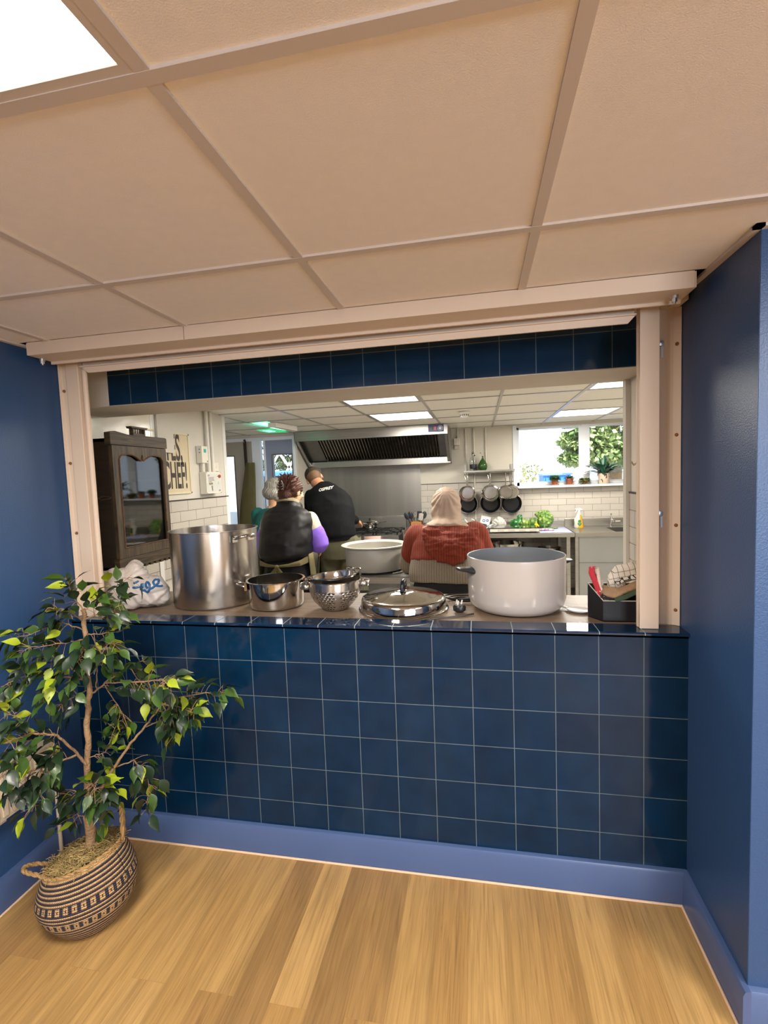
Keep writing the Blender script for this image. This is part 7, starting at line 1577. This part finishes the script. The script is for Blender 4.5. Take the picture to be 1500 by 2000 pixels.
for (th, s0, pts) in TWIGS:
    pts = [Vector(p) for p in pts]; fp = []
    for i in range(len(pts)-1):
        for k in range(6): fp.append(pts[i].lerp(pts[i+1], k/6) + Vector((random.uniform(-1, 1), random.uniform(-1, 1), random.uniform(-1, 1)))*.0025)
    fp.append(pts[-1]); n_ = len(fp)
    m.tube(fp, [th*.62*(1 - .65*i/n_) for i in range(n_)], 7)
    Lt = sum((fp[i+1]-fp[i]).length for i in range(n_-1)); cnt = max(9, int(Lt*(1-s0)/.0068))
    for k in range(cnt):
        u = s0 + (1-s0)*(k + random.random()*.6)/cnt; i = min(n_-2, int(u*(n_-1))); p = fp[i]; t_ = (fp[i+1]-fp[i]).normalized()
        side = t_.orthogonal(); side = Matrix.Rotation(random.random()*2*PI, 3, t_) @ side.normalized()
        stem = p + side*random.uniform(.012, .045) + t_*random.uniform(0, .02) + Vector((0, 0, random.uniform(-.018, .006)))
        m.tube([p, (p+stem)/2 + Vector((0, 0, .003)), stem], .0009, 4, cap=False)
        d = (t_*random.uniform(.2, 1.0) + side*random.uniform(.2, .9) + Vector((0, 0, random.uniform(-.9, .25)))); L = random.uniform(.044, .070)
        d.y -= .15
        tip = stem + d.normalized()*L
        if tip.x < -2.47 or stem.x < -2.47 or tip.y > -.02 or stem.y > -.02: 
            d.x = abs(d.x); d.y = -abs(d.y); tip = stem + d.normalized()*L
            if tip.x < -2.485 or tip.y > -.012: continue
        q = random.random(); mb_ = leaf_d if q < .60 else (leaf_m if q < .88 else leaf_l)
        ficus_leaf(mb_, stem, d, L, random.uniform(-.9, .9)); nleaf += 1
m.build('branches', bark, ft)
leaf_d.build('dark_leaves', pm('leaf_dark_mat', '#1c2f1a', .38, var=.3, vs=25, coat=.1), ft, fix=False, ang=180)
leaf_m.build('green_leaves', pm('leaf_mid_mat', '#38531f', .38, var=.3, vs=25, coat=.1), ft, fix=False, ang=180)
leaf_l.build('lime_leaves', pm('leaf_lime_mat', '#8b9a22', .4, var=.2, vs=25), ft, fix=False, ang=180)
# moss on top of the pot
m = MB(); random.seed(3)
m.grid(lambda u, v: bdef(Vector(((.124*(v**.6))*math.cos(u*2*PI), (.124*(v**.6))*math.sin(u*2*PI), .222 + .016*noise.noise(Vector((v*4*math.cos(u*2*PI), v*4*math.sin(u*2*PI), 2))) + .012*(1-v)))), 40, 10)
m.build('pot_soil', pm('moss_base_mat', '#3a2c1a', .95, var=.4, vs=60), ft, fix=False)
m = MB()
for k in range(1300):
    a = random.random()*2*PI; r = .122*random.random()**.5; p = bdef(Vector((r*math.cos(a), r*math.sin(a), .232 + .012*(1 - r/.12) + random.uniform(-.004, .008)))); pts = [p]; h = random.random()*2*PI
    for j in range(4): h += random.uniform(-1.2, 1.2); p = p + Vector((math.cos(h), math.sin(h), random.uniform(-.5, .6)))*random.uniform(.006, .012); pts.append(p)
    m.tube(pts, .0011, 4, cap=False)
mo = m.build('dried_moss', pm('dried_moss_mat', '#a08a58', .9, var=.4, vs=40), ft); mo['kind'] = 'stuff'

# ================================================================ outside
asph = pm('yard_mat', '#b5b0a6', .9, var=.1, vs=4)
struct('ground_outside', MB().box(-25, 25, 4.75, 40, -.25, -.15), asph)
def leafball(mb, c, r, n, L, seed, dn=.2):
    rnd = random.Random(seed)
    for k in range(n):
        u = Vector((rnd.gauss(0, 1), rnd.gauss(0, 1), rnd.gauss(0, 1))).normalized(); rr = rnd.uniform(.55, 1.0)
        p = Vector(c) + Vector((u.x*r[0], u.y*r[1], u.z*r[2]))*rr; d = (u + Vector((rnd.uniform(-.8, .8), rnd.uniform(-.8, .8), rnd.uniform(-1, .4)))).normalized()
        s_ = d.orthogonal().normalized(); s_ = Matrix.Rotation(rnd.random()*6.28, 3, d) @ s_; l_ = L*rnd.uniform(.6, 1.3); w = l_*.33
        mb.add([p - s_*w*.4, p + s_*w*.4, p + d*l_*.6 + s_*w, p + d*l_, p + d*l_*.6 - s_*w], [(0, 1, 2, 3, 4)])
def garden_tree(name, label, base, trunk_h, blobs, n, L, mat, seed, cat='tree', group=None):
    t_ = thing(name, label, cat, base, group); m_ = MB(); b = Vector(base)
    m_.tube([b, b + Vector((.05, 0, trunk_h*.5)), b + Vector((0, 0, trunk_h))], [.22, .16, .12], 10)
    for (c, r) in blobs: m_.tube([b + Vector((0, 0, trunk_h*.6)), b.lerp(Vector(c), .6) + Vector((0, 0, trunk_h*.2)), Vector(c)], [.09, .05, .02], 6)
    m_.build('trunk', bark, t_); m_ = MB()
    for i, (c, r) in enumerate(blobs): leafball(m_, c, r, n, L, seed + i)
    m_.build('foliage', mat, t_, smooth=False, fix=False)
fol = leafmat('garden_leaf_mat', '#5c7a3c', '#b5c486', 1.5, .5, .0)
garden_tree('garden_tree', 'big sunlit tree filling the right part of the kitchen window', (2.6, 11.2, -.15), 3.6, [((2.0, 10.2, 2.05), (.62, .6, .40)), ((1.75, 10.1, 2.6), (.5, .5, .45)), ((2.6, 10.4, 1.95), (.7, .6, .35)), ((2.7, 10.3, 2.55), (.8, .7, .5)), ((3.4, 10.4, 2.3), (.8, .8, .7)), ((2.2, 10.4, 3.2), (.8, .7, .5)), ((3.1, 10.5, 3.3), (.9, .8, .6)), ((1.45, 10.1, 2.25), (.25, .3, .12)), ((1.5, 10.1, 1.85), (.3, .3, .12))], 900, .13, fol, 5)
bank = MB(); rnd = random.Random(8)
for k in range(1100): x = rnd.uniform(-1.2, 1.1); y = rnd.uniform(13.4, 14.4); z = rnd.uniform(-.15, 1.62 + .15*noise.noise(Vector((x*2, y, 0))) + .1); leafball(bank, (x, y, z), (.12, .12, .1), 2, .12, k)
o = bank.build('garden_hedge', leafmat('hedge_mat', '#7a8a55', '#c4bf96', 2, .6, 0), None, smooth=False, fix=False, loc=(0, 13.9, -.15)); tag(o, 'sun bleached low hedge far behind the left pane of the kitchen window', 'hedge')
carp = pm('car_white_mat', '#c9d2de', .25, coat=.6); carb = pm('car_blue_mat', '#4f86c6', .3, coat=.6, var=.02); cglass = pm('car_glass_mat', '#2a3440', .08, coat=.3); tyre = pm('tyre_mat', '#151515', .8)
def car(name, label, cx, cy, zb, L, H, mat, rot=0):
    t_ = thing(name, label, 'car', (cx, cy, zb)); body = [(-.5, .18), (-.5, .50), (-.46, .56), (-.30, .60), (-.20, .95), (-.12, 1.0), (.18, 1.0), (.30, .95), (.40, .62), (.49, .55), (.5, .20), (.44, .12), (-.44, .12)]
    W_ = .82; m_ = MB(); rm_ = Matrix.Rotation(rot, 3, 'Z')
    def Q(u, v, s_): return Vector((cx, cy, zb)) + rm_ @ Vector((u*L, s_*W_*(1 if v < .62 else 1 - .22*(v-.62)/.38), v*H))
    n_ = len(body); vs_ = [Q(u, v, -1) for u, v in body] + [Q(u, v, 1) for u, v in body]; m_.add(vs_, [tuple(range(n_)), tuple(range(2*n_-1, n_-1, -1))] + [(i, (i+1) % n_, n_+(i+1) % n_, n_+i) for i in range(n_)]); m_.build('body', mat, t_, smooth=False, bevel=.03)
    for s_ in (-1, 1):
        for w_ in ([(-.27, .62), (-.18, .93), (-.02, .95), (-.02, .62)], [(.01, .62), (.01, .95), (.17, .95), (.33, .64)]):
            g = MB(); pts_ = [Q(u, v, s_*1.012) for u, v in w_]; q_ = [p + rm_ @ Vector((0, s_*.006, 0)) for p in pts_]; g.add(pts_ + q_, [(0, 1, 2, 3), (7, 6, 5, 4), (0, 4, 5, 1), (1, 5, 6, 2), (2, 6, 7, 3), (3, 7, 4, 0)]); g.build('side_window', cglass, t_, smooth=False)
        for u in (-.32, .32):
            g = MB(); c_ = Vector((cx, cy, zb)) + rm_ @ Vector((u*L, s_*W_*.98, .32)); ax = rm_ @ Vector((0, .11, 0)); g.cyl(c_ - ax, c_ + ax, .32, seg=24); g.build('wheel', tyre, t_)
car('parked_car', 'pale blue white car at the right edge of the kitchen window', 5.4, 15.0, -.15, 4.2, 1.62, carp, 0)
car('parked_car', 'blue van roof seen through the pane of the blue grey door', -4.9, 7.6, -.15, 4.4, 1.92, carb, 0)
t = thing('blue_skip', 'bright blue ribbed container outside the left pane of the kitchen window', 'container', (1.1, 10.4, -.15))
m = MB(); m.prism([(.80, -.15), (1.36, -.15), (1.40, 1.49), (.78, 1.49)], 'Y', 10.05, 10.9); m.build('body', pm('skip_blue_mat', '#3f86d6', .4), t, smooth=False, bevel=.02)
for k in range(5): MB().box(.84 + k*.11, .87 + k*.11, 10.02, 10.05, 0, 1.42).build('rib', pm('skip_blue_mat', '#3f86d6', .4), t, smooth=False)
MB().box(.76, 1.43, 10.0, 10.95, 1.47, 1.51).build('rim', pm('skip_rim_mat', '#7fb2e8', .4), t, smooth=False)
dk = leafmat('dark_garden_mat', '#26331f', '#5c6a48', 3, .5, 0)
garden_tree('garden_tree', 'dark leafy tree seen through the glass of the blue grey door', (-5.6, 13.0, -.15), 1.6, [((-6.2, 12.7, 2.3), (1.0, .6, .9)), ((-5.2, 12.8, 2.4), (.8, .6, .8)), ((-7.4, 12.8, 2.8), (1.0, .6, .9)), ((-8.5, 12.7, 2.1), (1.0, .6, .9))], 1100, .13, dk, 31)
t = thing('lattice_fence', 'white diagonal lattice fence beyond the blue car', 'fence', (-4.9, 9.2, -.15)); m = MB(); wf = pm('white_fence_mat', '#d9d4cc', .6)
for k in range(8):
    x0 = -6.6 + k*.48
    for s_ in (-1, 1): m.obox((x0, 9.2, 1.9), (.05, .03, .95), Matrix.Rotation(R(35)*s_, 3, 'Y'))
m.build('lattice', wf, t, smooth=False)
for x in (-6.6, -4.9, -3.2): MB().box(x - .05, x + .05, 9.17, 9.25, -.15, 2.3).build('fence_post', wf, t, smooth=False)
MB().box(-6.6, -3.2, 9.18, 9.22, 1.42, 1.50).build('rail', wf, t, smooth=False); MB().box(-6.6, -3.2, 9.18, 9.22, 2.26, 2.34).build('rail', wf, t, smooth=False)
struct('wall_store', MB().box(-8.2, -4.45, 5.6, 5.7, -.15, 2.4), pm('store_wall_mat', '#b9bfc6', .7, var=.1, vs=3))
